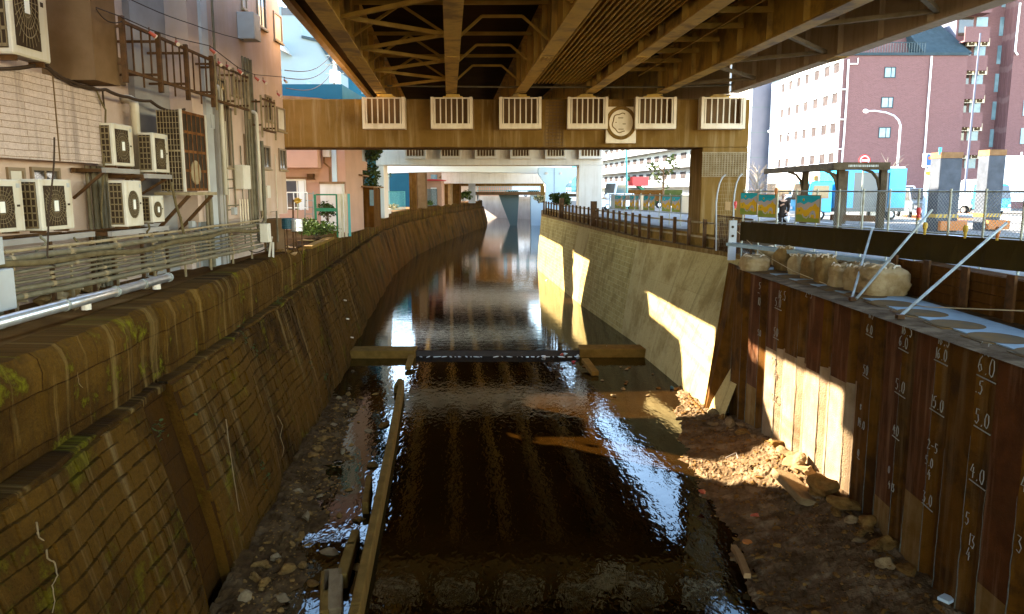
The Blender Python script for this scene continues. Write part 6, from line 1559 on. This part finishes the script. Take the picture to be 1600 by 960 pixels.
# blue works truck with hoses on its open side
r, fin = vehicle('works_truck', 'bright blue works truck with hoses on its open side, behind the shelter', 'truck', park(1322, 47), math.radians(97), 6.2, 2.0, 2.3, 'blue_truck', 'truck')
MB().bb(-1.0, 1.0, -3.1, 1.35, .5, .72).build('chassis', M['dark_paint'], r)
MB().bb(-1.02, 1.02, -3.1, -2.05, .73, 3.05).build('rear_cabinet', M['blue_truck'], r); MB().bb(-1.02, 1.02, .2, 1.3, .73, 3.05).build('front_cabinet', M['blue_truck'], r); MB().bb(-.95, .2, -2.04, .19, .73, 2.9).build('bay_back', M['dark_paint'], r)
MB().bb(-1.02, 1.02, -2.04, .19, 2.8, 3.05).build('canopy', M['blue_truck'], r); MB().bb(.25, .9, -2.0, .15, .73, .95).build('bay_floor', M['dark_paint'], r)
hz_ = MB(); rnd = random.Random(6)
for k in range(9):
    y = lerp(-1.9, .05, k/8); hz_.tube([(.6 + .05*rnd.uniform(-1,1), y + .12*math.cos(a), 1.7 + .35*math.sin(a)) for a in [2*math.pi*i/16 for i in range(17)]], .035, 5)
hz_.build('hose_coil', M['cable'], r)
MB().bar((1.06, -1.2, .9), (1.06, -.7, 3.1), .06, .06).build('pole', M['galv'], r)
for y in (.4, .62, .84): MB().bb(1.022, 1.03, y, y + .14, 1.6, 2.5).build('lettering_strip', M['white_paint'], r)
MB().bb(1.022, 1.03, -2.9, -2.5, 1.5, 2.2).build('orange_plate', M['orange'], r)
MB().bb(1.022, 1.03, .3, .75, 1.0, 1.55).build('notice_board', M['sign_white'], r)
MB().lathe([(.16, 0), (.16, .28), (.1, .34)], (.3, 1.9, 2.3), 12).build('beacon_lamp', M['orange'], r)
MB().bb(-1.0, 1.0, -3.0, 1.2, 3.06, 3.14).build('roof_tray', M['white_paint'], r); fin()
r, fin = vehicle('parked_van', 'white van standing at the kerb under the brick building', 'van', park(1400, 62), R(172), 4.6, 1.8, 2.1, 'white_paint', 'van', 'vans in the street'); fin()
r, fin = vehicle('parked_van', 'dark grey van passing in front of the white one', 'van', park(1432, 52), R(168), 4.4, 1.75, 1.9, 'dark_paint', 'van', 'vans in the street'); fin()
r, fin = vehicle('small_truck', 'light blue small truck in front of the white box lorry', 'truck', park(1520, 56), R(200), 4.4, 1.8, 2.2, 'blue_truck', 'truck')
MB().bb(-.9, .9, -2.2, .5, .75, 1.2).build('load_bed', M['silver_paint'], r); fin()
r, fin = vehicle('box_lorry', 'big white box lorry with a dark round mark on its side', 'lorry', park(1590, 60), R(84), 8.2, 2.3, 2.6, 'white_paint', 'truck')
MB().bb(-1.2, 1.2, -4.1, 2.35, .9, 4.35).build('cargo_box', M['white_box'], r, bevel=.04)
for k in range(5): MB().bb(-1.1, -1.02, -3.9 + k*1.5, -3.82 + k*1.5, 4.36, 4.6).build('roof_bracket', M['white_box'], r)
o = MB(); 
for (cy, cz, a, b) in ((-.6, 1.9, .42, .62), (-.75, 1.25, .25, .45)): o.poly([(-1.215 if True else 0, cy + a*math.cos(q), cz + b*math.sin(q)) for q in [2*math.pi*i/18 for i in range(18)]])
for (cy, cz, a, b) in ((-.6, 1.9, .42, .62), (-.75, 1.25, .25, .45)): o.poly([(1.215, cy + a*math.cos(q), cz + b*math.sin(q)) for q in [2*math.pi*i/18 for i in range(18)]])
o.build('side_emblem', M['dark_paint'], r); fin()
r, fin = vehicle('small_car', 'pale car driving beyond the standing person', 'car', park(1236, 56), R(85), 4.0, 1.7, 1.45, 'silver_paint', 'car'); fin()
for i, (px, y, lab) in enumerate([(893, 110, 'white car beyond the round bush and flared pier'), (830, 170, 'white car on the far bridge at its nearer end'), (797, 172, 'pale car crossing the middle of the far bridge'), (962, 70, 'white car glimpsed between the far painted panels')]):
    r, fin = vehicle('distant_car', lab, 'car', V(at(px, 300, Y=y).x, y, 5.65 if 'bridge' in lab else ST + .005), R(80 + 10*i), 4.1, 1.7, 1.5, 'white_paint', 'car'); fin()
r, fin = vehicle('crane_truck', 'red and green crane truck far off behind the painted panels', 'truck', park(992, 78), R(110), 6, 2.2, 2.6, 'silver_paint', 'truck')
MB().bb(-.5, .5, -1.2, .6, 2.2, 3.1).build('crane_cab', M['red_paint'], r); MB().bb(-.9, .9, -2.6, 1.2, .8, 1.8).build('load', M['timber'], r); MB().bar((.2, -1.0, 1.8), (.2, .8, 3.0), .3, .3).build('arm', M['green_paint'], r); fin()

# ------------------------------------------------------------------ wrapped columns, sign tower, lamps, signs
for i, (p0, p1, pt, y, lab) in enumerate([(1466, 1500, 238, 33, 'tall square column wrapped in grey mesh, before the parking sign'), (1541, 1567, 234, 34, 'tall square column wrapped in grey mesh, before the white lorry')]):
    x0, x1 = at(p0, 300, Y=y).x, at(p1, 300, Y=y).x; zt = at(p0, pt, Y=y).z
    t = thing('wrapped_column', lab, 'column', ((x0+x1)/2, y, ST), 'wrapped columns at the site')
    MB().bb(x0, x1, y, y + .8, ST, zt - .25).build('wrapping', M['wrap_grey'], t, bevel=.02); MB().bb(x0 - .01, x1 + .01, y - .01, y + .81, zt - .248, zt).build('exposed_top', M['roof_brown'], t)
    MB().bb(x0 - .015, x1 + .015, y - .015, y + .815, 5.85, 6.0).build('hazard_band', M['yellow'], t)
    hz_ = MB()
    for k in range(5): xx = lerp(x0, x1, (k + .1)/5); hz_.prism([(xx, y - .02, 5.86), (xx + .07, y - .02, 5.86), (xx + .13, y - .02, 5.99), (xx + .06, y - .02, 5.99)], (0, .003, 0))
    hz_.build('hazard_stripe', M['dark_paint'], t); MB().bb(x0 + .05, x1 + .25, y - .3, y - .1, 5.32, 5.72).build('orange_base', M['orange'], t)
    if i == 0: MB().tube([(x0, y + .1, zt - .1), (x0, y + .1, zt + .2)], .06, 8).build('blue_cap', M['blue_truck'], t)
def text(body, loc, size, m, par, ext=.004, rz=0, name='lettering'):
    c = bpy.data.curves.new(name, 'FONT'); c.body = body; c.size = size; c.extrude = ext; c.align_x = 'CENTER'; c.align_y = 'CENTER'
    c.materials.append(M[m]); tmp = bpy.data.objects.new(name, c); me = bpy.data.meshes.new_from_object(tmp); bpy.data.objects.remove(tmp)
    o = bpy.data.objects.new(name, me); C.objects.link(o); o.rotation_euler = (R(90), 0, rz); o.location = loc
    o.parent = par
    if par.parent is None and par.type == 'EMPTY': o.matrix_parent_inverse = Matrix.Translation(-par.location)
    return o
Ys = 44; f = lambda px, py: at(px, py, Y=Ys)
st_ = thing('parking_sign', 'blue parking sign with a yellow P on a tall sign tower beside the wrapped column', 'sign', (f(1455, 300).x, Ys, ST))
a, b = f(1445, 261), f(1466, 240); MB().bb(a.x, b.x, Ys, Ys + .3, a.z, b.z).build('upper_panel', M['sign_white'], st_)
fp = MB(); fp.bb(lerp(a.x,b.x,.12), lerp(a.x,b.x,.96), Ys - .01, Ys - .002, lerp(a.z,b.z,.12), lerp(a.z,b.z,.94)); fp.build('blue_face', M['sign_blue'], st_)
text('P', (lerp(a.x,b.x,.74), Ys - .016, lerp(a.z,b.z,.62)), .62, 'yellow', st_); text('→', (lerp(a.x,b.x,.72), Ys - .016, lerp(a.z,b.z,.24)), .3, 'sign_white', st_)
MB().lathe([(.01, 0), (.1, 0), (.1, .01), (.01, .01)], (lerp(a.x,b.x,.34), Ys - .02, lerp(a.z,b.z,.66)), 14, 0, 'Y').build('orange_dot', M['orange'], st_)
c_, d_ = f(1445, 330), f(1466, 262); MB().bb(c_.x, d_.x, Ys, Ys + .3, ST, d_.z).build('lower_panel', M['pale_blue_wall'], st_)
e_, g_ = f(1446, 274), f(1465, 268); MB().bb(e_.x, g_.x, Ys - .012, Ys - .002, e_.z, g_.z).build('yellow_strip', M['yellow'], st_); e_, g_ = f(1451, 316), f(1464, 276); MB().bb(e_.x, g_.x, Ys - .012, Ys - .002, e_.z, g_.z).build('white_strip', M['sign_white'], st_)
mk = MB()
for k in range(5): q = lerp(e_.z, g_.z, (k + .3)/5.2); mk.bb(lerp(e_.x, g_.x, .3), lerp(e_.x, g_.x, .7), Ys - .018, Ys - .0125, q, q + .14)
mk.build('red_lettering', M['sign_red'], st_)
sb = thing('blue_sign_board', 'pale blue standing signboard between the wrapped columns', 'sign', (at(1496, 300, Y=46).x, 46, ST)); a, b = at(1488, 300, Y=46), at(1501, 264, Y=46); MB().bb(a.x, b.x, 46, 46.2, ST, b.z).build('board', M['pale_blue_wall'], sb); MB().bb(b.x - .1, b.x, 45.98, 45.997, ST, b.z).build('edge_strip', M['blue_truck'], sb)
# round no-entry style sign
ns = thing('round_sign', 'round red and white street sign on a pole above the shelter roof', 'sign', park(1350, 41)); p = at(1350, 251, Y=41)
MB().tube([(p.x, 41, ST), (p.x, 41, p.z + .2)], .04, 8).build('pole', M['galv'], ns); dk = MB().lathe([(.01, 0), (.31, 0), (.31, .02), (.01, .02)], (p.x, 40.93, p.z), 24, 0, 'Y').build('disc', M['sign_red'], ns)
MB().lathe([(.01, 0), (.25, 0), (.25, .004), (.01, .004)], (p.x, 40.924, p.z), 24, 0, 'Y').build('white_field', M['sign_white'], ns); MB().lathe([(.01, 0), (.19, 0), (.19, .004), (.01, .004)], (p.x, 40.918, p.z), 24, 0, 'Y').build('red_field', M['sign_red'], ns); MB().bb(p.x - .15, p.x + .15, 40.908, 40.916, p.z - .05, p.z + .05).build('white_bar', M['sign_white'], ns)
sg = thing('shop_sign', 'long red and white shop signboard behind the shelter roof', 'sign', park(1350, 60)); a, b = at(1326, 281, Y=60), at(1378, 268, Y=60)
MB().bb(a.x, b.x, 60, 60.3, a.z, b.z).build('board', M['sign_white'], sg); mk = MB(); rnd = random.Random(2)
for k in range(7): x = lerp(a.x + .1, b.x - .4, k/6.3); mk.bb(x, x + .26, 59.985, 59.998, lerp(a.z,b.z,.35), lerp(a.z,b.z,.85)); 
mk.build('red_lettering', M['sign_red'], sg)
for px in (1330, 1374): MB().tube([(at(px,280,Y=60).x, 60.1, ST), (at(px,280,Y=60).x, 60.1, a.z)], .05, 6).build('post', M['galv'], sg)
for i, (bx_, by_, hx_, hy_, y, lab) in enumerate([(1397, 300, 1353, 174, 50, 'tall pale street lamp with a curved arm in front of the brick gable'), (1237, 300, 1203, 206, 66, 'smaller pale street lamp with a curved arm in front of the white office')]):
    t = thing('street_lamp', lab, 'street lamp', park(bx_, y), 'street lamps'); b = at(bx_, 330, Y=y); h_ = at(hx_, hy_, Y=y); zc = at(bx_, hy_ + 22, Y=y).z
    pts = [(b.x, y, ST), (b.x, y, zc)] + [(b.x + (h_.x - b.x)*f1, y, zc + (h_.z - zc)*g1) for f1, g1 in ((.06,.35),(.2,.68),(.42,.9),(.75,1.03),(.95,1.0))]
    MB().tube(pts, .07, 8, r1=.04).build('pole', M['silver_paint'], t)
    MB().rock((h_.x, y, h_.z), (.42, .15, .13), seed=1, n=2, rough=0).build('lamp_head', M['white_paint'], t, smooth=True)
tag(MB().tube([at(980, 330, Y=75), at(978.5, 235, Y=75), at(978, 180, Y=75)], .09, 8).build('street_mast', M['teal_paint']), 'slim green street mast before the white balconied block', 'mast')
an = thing('antenna_pole', 'tall thin grey flagpole in front of the brick balconies', 'pole', park(1509, 58)); MB().tube([at(1507, 300, Y=58), at(1532, 52, Y=58)], .09, 8, r1=.06).build('pole', M['grey_wall'], an); 
tree('bare_tree', 'bare pale-twigged street tree before the grey building', park(1181, 60) , 5.2, 1.5, 0, 'leaf_dry', 61, bare=True)
tree('bare_tree', 'bushy bare tree rising behind the shelter roof', park(1381, 50), 4.8, 1.3, 0, 'leaf_dry', 62, bare=True)
tree('street_tree', 'thin leafy street tree in front of the white balconied block', at(1035, 322, Y=85), 6.5, 1.6, 300, 'leaf_dark', 63, size=.2)
tag(MB().bb(at(1010,300,Y=90).x, at(1066,300,Y=90).x, 90, 91, ST, at(1030,297,Y=90).z).build('clipped_hedge', M['leaf_dark']), 'long clipped dark hedge below the white balconied block', 'hedge')

# ------------------------------------------------------------------ the person
def person():
    y = 33.0; top = at(1224, 313, Y=y); base = V(top.x, y, ST)
    H = 1.62; fac = Vector((-.35, -.94, 0)).normalized(); rt = Vector((fac.y, -fac.x, 0))
    t = thing('person', 'person in a dark coat standing behind the fence, one hand raised to the chest', 'person', base)
    def P(r_, f_, z): return base + rt*r_*H + fac*f_*H + V(0, 0, z*H)
    def skin(name, pts, edges, rads, m, root=0, sub=2):
        me = bpy.data.meshes.new(name); me.from_pydata([tuple(p) for p in pts], edges, []); me.materials.append(M[m])
        o = bpy.data.objects.new(name, me); C.objects.link(o); o.parent = t; o.matrix_parent_inverse = Matrix.Translation(-t.location)
        s = o.modifiers.new('skin', 'SKIN'); o.modifiers.new('sub', 'SUBSURF').levels = sub; o.modifiers['sub'].render_levels = sub; s.use_smooth_shade = True
        for i, r_ in enumerate(rads): me.skin_vertices[0].data[i].radius = (r_[0]*H, r_[1]*H) if isinstance(r_, tuple) else (r_*H, r_*H)
        me.skin_vertices[0].data[root].use_root = True
        return o
    pts = [P(0,0,.53), P(0,.0,.62), P(0,0,.72), P(0,0,.80), P(0,0,.835), P(0,.005,.865), P(0,.01,.90), P(0,.01,.945), P(0,.005,.985),
           P(-.055,0,.50), P(-.06,.01,.28), P(-.06,-.005,.04), P(-.062,.06,.02), P(.055,0,.50), P(.06,.01,.28), P(.06,-.005,.04), P(.062,.06,.02),
           P(-.105,0,.80), P(-.135,-.01,.64), P(-.12,.05,.50), P(.105,0,.80), P(.14,.0,.65), P(.04,.12,.70)]
    ed = [(0,1),(1,2),(2,3),(3,4),(4,5),(5,6),(6,7),(7,8),(0,9),(9,10),(10,11),(11,12),(0,13),(13,14),(14,15),(15,16),(3,17),(17,18),(18,19),(3,20),(20,21),(21,22)]
    rd = [(.082,.06),(.078,.058),(.088,.062),(.075,.05),.032,.028,(.042,.048),(.045,.052),.030,.058,.040,.026,.022,.058,.040,.026,.022,.040,.030,.020,.040,.030,.020]
    b = base
    hn = 23
    for (w_, dirf) in ((19, V(0,0,-1)), (22, (rt*-.8 + V(0,0,.35)).normalized())):
        o = pts[w_]; sdv = rt if w_ == 19 else V(0,0,1); pl_ = len(pts); pts.append(o + dirf*.035*H); ed.append((w_, pl_)); rd.append((.016,.012))
        for k in range(4):
            p1 = o + dirf*.055*H + sdv*(k - 1.5)*.010*H; p2 = p1 + (dirf*.8 + fac*.4).normalized()*(.026 + .006*(k in (1, 2)))*H
            i1 = len(pts); pts += [p1, p2]; ed += [(pl_, i1), (i1, i1 + 1)]; rd += [.0055, .005]
        i1 = len(pts); pts += [o + dirf*.03*H + sdv*.020*H + fac*.008*H, o + dirf*.05*H + sdv*.026*H + fac*.018*H]; ed += [(w_, i1), (i1, i1 + 1)]; rd += [.006, .0055]
    skin('body', pts, ed, rd, 'skin')
    ck = [P(0,0,.36), P(0,0,.48), P(0,0,.62), P(0,0,.74), P(0,0,.825), P(-.11,0,.80), P(-.142,-.01,.64), P(-.124,.045,.515), P(.11,0,.80), P(.147,0,.65), P(.055,.11,.695)]
    skin('coat', ck, [(0,1),(1,2),(2,3),(3,4),(4,5),(5,6),(6,7),(4,8),(8,9),(9,10)], [(.115,.085),(.108,.08),(.10,.075),(.11,.075),(.07,.055),.052,.044,.034,.052,.044,.034], 'coat')
    skin('trousers', [P(0,0,.50), P(-.055,0,.46), P(-.06,.012,.28), P(-.06,0,.06), P(.055,0,.46), P(.06,.012,.28), P(.06,0,.06)], [(0,1),(1,2),(2,3),(0,4),(4,5),(5,6)], [.07,.066,.05,.038,.066,.05,.038], 'coat')
    skin('hair', [P(0,-.012,.90), P(0,-.012,.955), P(0,-.002,.99)], [(0,1),(1,2)], [(.050,.048),(.056,.058),.038], 'hair')
    fa_ = MB(); 
    for sx_ in (-1, 1): fa_.rock(P(sx_*.018, .057, .937), (.009, .009, .007), seed=1, n=1, rough=0)
    fa_.rock(P(0, .064, .920), (.012, .02, .022), seed=2, n=1, rough=0); fa_.rock(P(0, .056, .898), (.026, .01, .007), seed=3, n=1, rough=0)
    fa_.build('face_features_hair', M['hair'], t)
    for sx_ in (-1, 1): MB().rock(P(sx_*.047, .005, .928), (.008, .02, .03), seed=4, n=1, rough=0).build('ear', M['skin'], t)
    sh_ = base + rt*.16*H
    bg_ = thing('carrier_bag', 'white carrier bag hanging by the person in the dark coat', 'bag', base + rt*-.2*H + V(0,0,.3*H))
    q = base - rt*.13*H*-1 if False else P(-.13, .08, .33)
    q = P(-.12, .05, .36); MB().rock(q, (.17, .12, .19), seed=8, n=3, rough=.5).build('sack', M['bag_white'], bg_, smooth=True); MB().tube([q + V(-.07,0,.16), P(-.12,.06,.47), q + V(.07,0,.16)], .012, 5).build('handle', M['bag_white'], bg_)
person()
for i, (px, py, m) in enumerate([(1233, 312, 'blue_wall'), (1247, 304, 'white_wall')]):
    y = 62; p = at(px, 330, Y=y); b = V(p.x, y, ST); t = thing('person', ['distant walker in blue by the shopfront beyond the shelter', 'distant walker in white by the shopfront beyond the shelter'][i], 'person', b)
    me = bpy.data.meshes.new('body'); pp = [(0,0,.86),(0,0,1.2),(0,0,1.38),(0,0,1.5),(0,0,1.62),(-.1,0,.8),(-.12,.15,.4),(-.12,.05,.04),(.1,0,.8),(.12,-.15,.4),(.12,-.2,.04),(-.2,0,1.36),(-.27,.1,1.05),(-.25,.2,.82),(.2,0,1.36),(.27,-.08,1.05),(.26,.05,.82)]
    me.from_pydata([tuple(b + Vector(q)) for q in pp], [(0,1),(1,2),(2,3),(3,4),(0,5),(5,6),(6,7),(0,8),(8,9),(9,10),(2,11),(11,12),(12,13),(2,14),(14,15),(15,16)], []); me.materials.append(M[m])
    o = bpy.data.objects.new('body', me); C.objects.link(o); o.parent = t; o.matrix_parent_inverse = Matrix.Translation(-b)
    o.modifiers.new('skin', 'SKIN'); o.modifiers.new('sub', 'SUBSURF').render_levels = 2
    for k, r_ in enumerate([.15,.16,.13,.05,.1,.09,.07,.05,.09,.07,.05,.06,.05,.04,.06,.05,.04]): me.skin_vertices[0].data[k].radius = (r_, r_*.8)
    MB().rock(b + V(0,-.01,1.68), (.1, .11, .09), seed=1, n=2, rough=0).build('hair', M['hair'], t, smooth=True)

# ------------------------------------------------------------------ buildings across the street
YG = 76.0; f = lambda px, py: at(px, py, Y=YG)
bb_ = thing('brick_gable_building', 'red-pink brick building whose blank gable has three small windows, white office front round its corner', 'building', (38, YG, 5))
gx0, gx1 = f(1311, 200).x, f(1503, 200).x; zt = f(1400, 87).z
MB().bb(gx0 + .02, gx1, YG + .02, YG + 20, 5.0, zt).build('wall_core', M['grey_wall'], bb_)
mb = MB(); mb.poly([(gx0, YG, 5), (gx1, YG, 5), (gx1, YG, zt), (gx0, YG, zt)], 0, [(0, 5), (gx1 - gx0, 5), (gx1 - gx0, zt), (0, zt)]); mb.build('brick_gable', M['pink_tile_wall'], bb_)
MB().bb(gx0 - .15, gx1, YG - .15, YG + 20, zt + .003, zt + .25).build('roof_edge', M['roof_dark'], bb_)
def pwin(p0, p1, q0, q1, Yw, par, name='window', g='glass_sky'):
    a, b = at(p0, q1, Y=Yw), at(p1, q0, Y=Yw); w_ = .07; fr = MB()
    fr.bb(a.x, b.x, Yw - .06, Yw - .003, b.z - w_, b.z); fr.bb(a.x, b.x, Yw - .06, Yw - .003, a.z, a.z + w_); fr.bb(a.x, a.x + w_, Yw - .06, Yw - .003, a.z + w_, b.z - w_); fr.bb(b.x - w_, b.x, Yw - .06, Yw - .003, a.z + w_, b.z - w_); m_ = lerp(a.x, b.x, .6); fr.bb(m_ - .03, m_ + .03, Yw - .05, Yw - .003, a.z + w_, b.z - w_)
    o = fr.build(name, M['roof_dark'], par); MB().bb(a.x + w_, b.x - w_, Yw - .02, Yw - .004, a.z + w_, b.z - w_).build('pane', M[g], o); return o
for (p0, p1, q0, q1) in ((1381, 1400, 105, 122), (1376, 1396, 152, 169), (1372, 1392, 199, 216)): pwin(p0, p1, q0, q1, YG, bb_)
def dpipe(pts, Yd, par, r=.09):
    MB().tube([at(px, py, Y=Yd) for px, py in pts], r, 8).build('drainpipe', M['white_wall'], par)
dpipe([(1326, 93), (1323, 150), (1319, 210), (1315, 258)], YG - .15, bb_); dpipe([(1456, 88), (1450, 165), (1443, 262)], YG - .15, bb_); dpipe([(1327, 100), (1340, 100), (1341, 91)], YG - .15, bb_, .06)
for py in (140, 187, 233): dpipe([(lerp(1325, 1318, (py - 100)/140.), py), (lerp(1313, 1306, (py - 100)/140.), py)], YG - .15, bb_, .06)
# white office front facing the river
mb = MB(); X = gx0 - .14
cols = [(1296, 1306), (1282, 1291.5), (1267, 1275.5), (1253, 1260), (1240.5, 1247), (1228.5, 1234.5), (1217.5, 1223)]
zs = []; yw = []
for rz0, rz1 in ((101, 125), (147, 171), (193, 217), (239, 262), (57, 80), (283, 300)):
    zb_, zt_ = at(1300, rz1, X=X).z, at(1300, rz0, X=X).z
    if zt_ > zt - .3 or zb_ < 5.2: continue
    zs.append((zb_, zt_))
    for c0, c1 in cols:
        y0, y1 = at(c1, 200, X=X).y, at(c0, 200, X=X).y
        yw.append((y0, y1)); fr = MB(); fr.bb(X + .118, X + .138, y0, y1, zb_, zt_); o = fr.build('window', M['window_dull'], bb_)
        MB().bb(X + .098, X + .117, y0 + .08, y1 - .08, zb_ + .1, zt_ - .1).build('pane', M['window_dull'], o); MB().bb(X + .055, X + .095, y0 + .15, y1 - .15, zb_ + .05, lerp(zb_, zt_, .35)).build('sill_panel', M['grey_wall'], o)
zs.sort(); yw = sorted(set(yw)); z_ = 5.0
for za, zb_ in zs + [(zt, zt)]:
    if za > z_: mb.bb(X, X + .139, YG - .1, YG + 20, z_, za)
    y_ = YG - .1
    if zb_ > za:
        for ya, yb in yw + [(YG + 20, YG + 20)]: mb.bb(X, X + .139, y_, ya, za, zb_); y_ = yb
    z_ = zb_
mb.build('office_front', M['white_wall'], bb_)
MB().bb(X - .3, X - .003, YG + 2, YG + 19, 5.0, 7.9).build('shopfront', M['glass_dark'], bb_)
# upper storey set back with dark sloping roof
p = f(1450, 87); q = f(1505, 87); top = f(1470, 40)
MB().prism([V(p.x, YG + .5, zt + .26), V(q.x + 1.2, YG + .5, zt + .26), V(q.x - .6, YG + 4.5, zt + 4.2), V(p.x - 1, YG + 4.5, zt + 4.2)], (0, 6, 0)).build('sloping_roof', M['roof_dark'], bb_)
mb = MB(); mb.poly([(gx0 + 1, YG + 3.5, zt + .26), (p.x, YG + 3.5, zt + .26), (p.x, YG + 3.5, zt + 3.2), (gx0 + 1, YG + 3.5, zt + 3.2)], 0, [(0,0),(9,0),(9,3),(0,3)]); mb.build('penthouse_wall', M['pink_tile_wall'], bb_); MB().bb(gx0 + 1.05, p.x, YG + 3.55, YG + 9, zt + .26, zt + 3.2).build('penthouse_core', M['grey_wall'], bb_)
rl = MB(); 
for k in range(30): x = lerp(gx0 + .5, p.x - .2, k/29); rl.bb(x - .02, x + .02, YG + .2, YG + .24, zt + .253, zt + 1.2)
rl.bb(gx0 + .5, p.x - .2, YG + .2, YG + .24, zt + 1.2, zt + 1.27); rl.build('roof_railing', M['roof_dark'], bb_); dpipe([(1444, 52), (1447, 60), (1443, 85)], YG + 3.3, bb_)
# brick wing with balconies
bw_ = thing('balcony_building', 'tall red-pink brick apartment wing with stacked balconies and condensers', 'building', (50, YG + 2, 5))
YW = YG + 2.4; wx0, wx1 = gx1 + .003, at(1577, 200, Y=YG).x
mb = MB(); 
def wall_quad(mb, x0, x1, y, z0, z1): mb.poly([(x0, y, z0), (x1, y, z0), (x1, y, z1), (x0, y, z1)], 0, [(x0, z0), (x1, z0), (x1, z1), (x0, z1)])
wall_quad(mb, wx0, wx1 + .2, YW, 5, 34); mb.build('rear_brick_wall', M['pink_tile_wall'], bw_)
MB().bb(wx0, wx1 + 20, YW + .02, YW + 10, 5, 34).build('wall_core', M['grey_wall'], bw_)
rows = [245, 199, 153, 108, 63, 17, -30, -75]; zf = [f(1540, 262).z + k*(f(1540, 108).z - f(1540, 153).z) for k in range(9)]
for k, z in enumerate(zf):
    mb = MB(); xe = wx1 - 2.2 if k < 7 else wx1
    wall_quad(mb, wx0, xe, YG + .8, z - 1.45, z - .05); mb.bb(wx0, xe, YG + .802, YG + .95, z - 1.45, z - .05); mb.bb(wx0, xe, YG + .951, YW - .003, z - 1.45, z - 1.30); mb.build('balcony', M['pink_tile_wall'], bw_)
    x0 = wx0 + .6
    for (d0, d1, g) in ((.2, 1.6, 'glass_dark'), (1.9, 3.0, 'glass_sky'), (4.2, 6.2, 'glass_sky')):
        MB().bb(wx0 + d0, wx0 + d1, YW - .05, YW - .003, z - .6, z + 1.15).build('window', M[g], bw_)
for k, row in enumerate(rows[:5]):
    for j, dx in enumerate((.5, 1.75)):
        z = zf[k] + .25; 
        x = wx0 + dx - .35*k*0
        ac = copy_tree(SQ, (x, YG + 1.1, z + .6), R(-90), (1, 1.02, .85), 'white condenser under the brick wing\'s ' + ['lowest', 'second lowest', 'middle', 'fourth', 'fifth'][k] + ' balcony, ' + ('nearer the flagpole' if j else 'nearer the gable'), 'condensers of the brick wing')
mb = MB(); wall_quad(mb, wx1, wx1 + 20, YG + .4, 5, 34); mb.bb(wx1, wx1 + 20, YG + .402, YW + .01, 5, 34); mb.build('end_bay', M['pink_tile_wall'], bw_)
for k, z in enumerate(zf): MB().bb(wx1 + 1.4, wx1 + 3, YG + .33, YG + .397, z - .4, z + 1.1).build('window', M['glass_sky'], bw_)
dpipe([(1594, 5), (1586, 80), (1590, 86)], YG + .25, bw_); 
# grey building, its sunlit flank and the white block further off
Y3 = 97; f3 = lambda px, py: at(px, py, Y=Y3)
g3 = thing('grey_building', 'plain slate grey building with a white sunlit flank, between pier and office', 'building', (31, Y3, 5)); a, b = f3(1172, 250), f3(1216, 128)
MB().bb(a.x, 48, Y3, Y3 + 14, 5, b.z).build('wall', M['grey_wall'], g3); MB().bb(a.x - .25, a.x - .003, Y3 + .1, Y3 + 14, 5, b.z - .1).build('white_flank', M['white_wall'], g3)
for k in range(4): z = lerp(5, b.z, (k + 1)/5); MB().bb(a.x - .3, a.x + 15, Y3 - .02, Y3 - .003, z - .03, z + .03).build('panel_joint', M['twilight_steel'], g3)
wb = thing('balconied_block', 'long white balconied apartment block receding behind the far painted panels', 'building', (24, 140, 5))
A_, B_ = V(at(935,300,Y=185).x, 185, 5), V(at(1090,300,Y=118).x, 118, 5); dv = (B_ - A_); nn = V(dv.y, -dv.x, 0).normalized(); nn = nn if nn.x < 0 else -nn
MB().prism([A_, B_, B_ - nn*14, A_ - nn*14], (0, 0, 26)).build('wall', M['block_wall'], wb)
for k in range(8):
    z = 7.6 + k*3.0; q = MB(); q.prism([A_ + nn*.003 + V(0,0,z-5), B_ + nn*.003 + V(0,0,z-5), B_ + nn*1.4 + V(0,0,z-5), A_ + nn*1.4 + V(0,0,z-5)], (0,0,.2)); q.prism([A_ + nn*1.3 + V(0,0,z-4.797), B_ + nn*1.3 + V(0,0,z-4.797), B_ + nn*1.4 + V(0,0,z-4.797), A_ + nn*1.4 + V(0,0,z-4.797)], (0,0,1.0)); q.build('balcony', M['block_wall'], wb)
    for j in range(14): p = A_.lerp(B_, (j + .3)/14); d = dv.normalized(); MB().prism([p + nn*.02 + V(0,0,z-4.5), p + d*2.6 + nn*.02 + V(0,0,z-4.5), p + d*2.6 + nn*.02 + V(0,0,z-2.6), p + nn*.02 + V(0,0,z-2.6)], nn*.03).build('window', M['window_dull'], wb)
for i, (p0, p1, pt, y, m, lab) in enumerate([(855, 935, 228, 240, 'white_wall', 'pale block far behind the second pier column'), (900, 912, 255, 150, 'blue_wall', 'dark teal sliver of building beside the second column'), (1078, 1180, 200, 230, 'white_wall', 'white tower behind the white balconied block')]):
    x0, x1 = at(p0,300,Y=y).x, at(p1,300,Y=y).x; t = thing('street_block', lab, 'building', ((x0+x1)/2, y, 5)); MB().bb(x0, x1, y, y + 12, 5, at(900,pt,Y=y).z).build('wall', M[m], t)
    for k in range(4): MB().bb(x0 + .5, x1 - .5, y - .1, y - .003, 8 + k*3.4, 9.3 + k*3.4).build('window_band', M['glass_sky'], t)
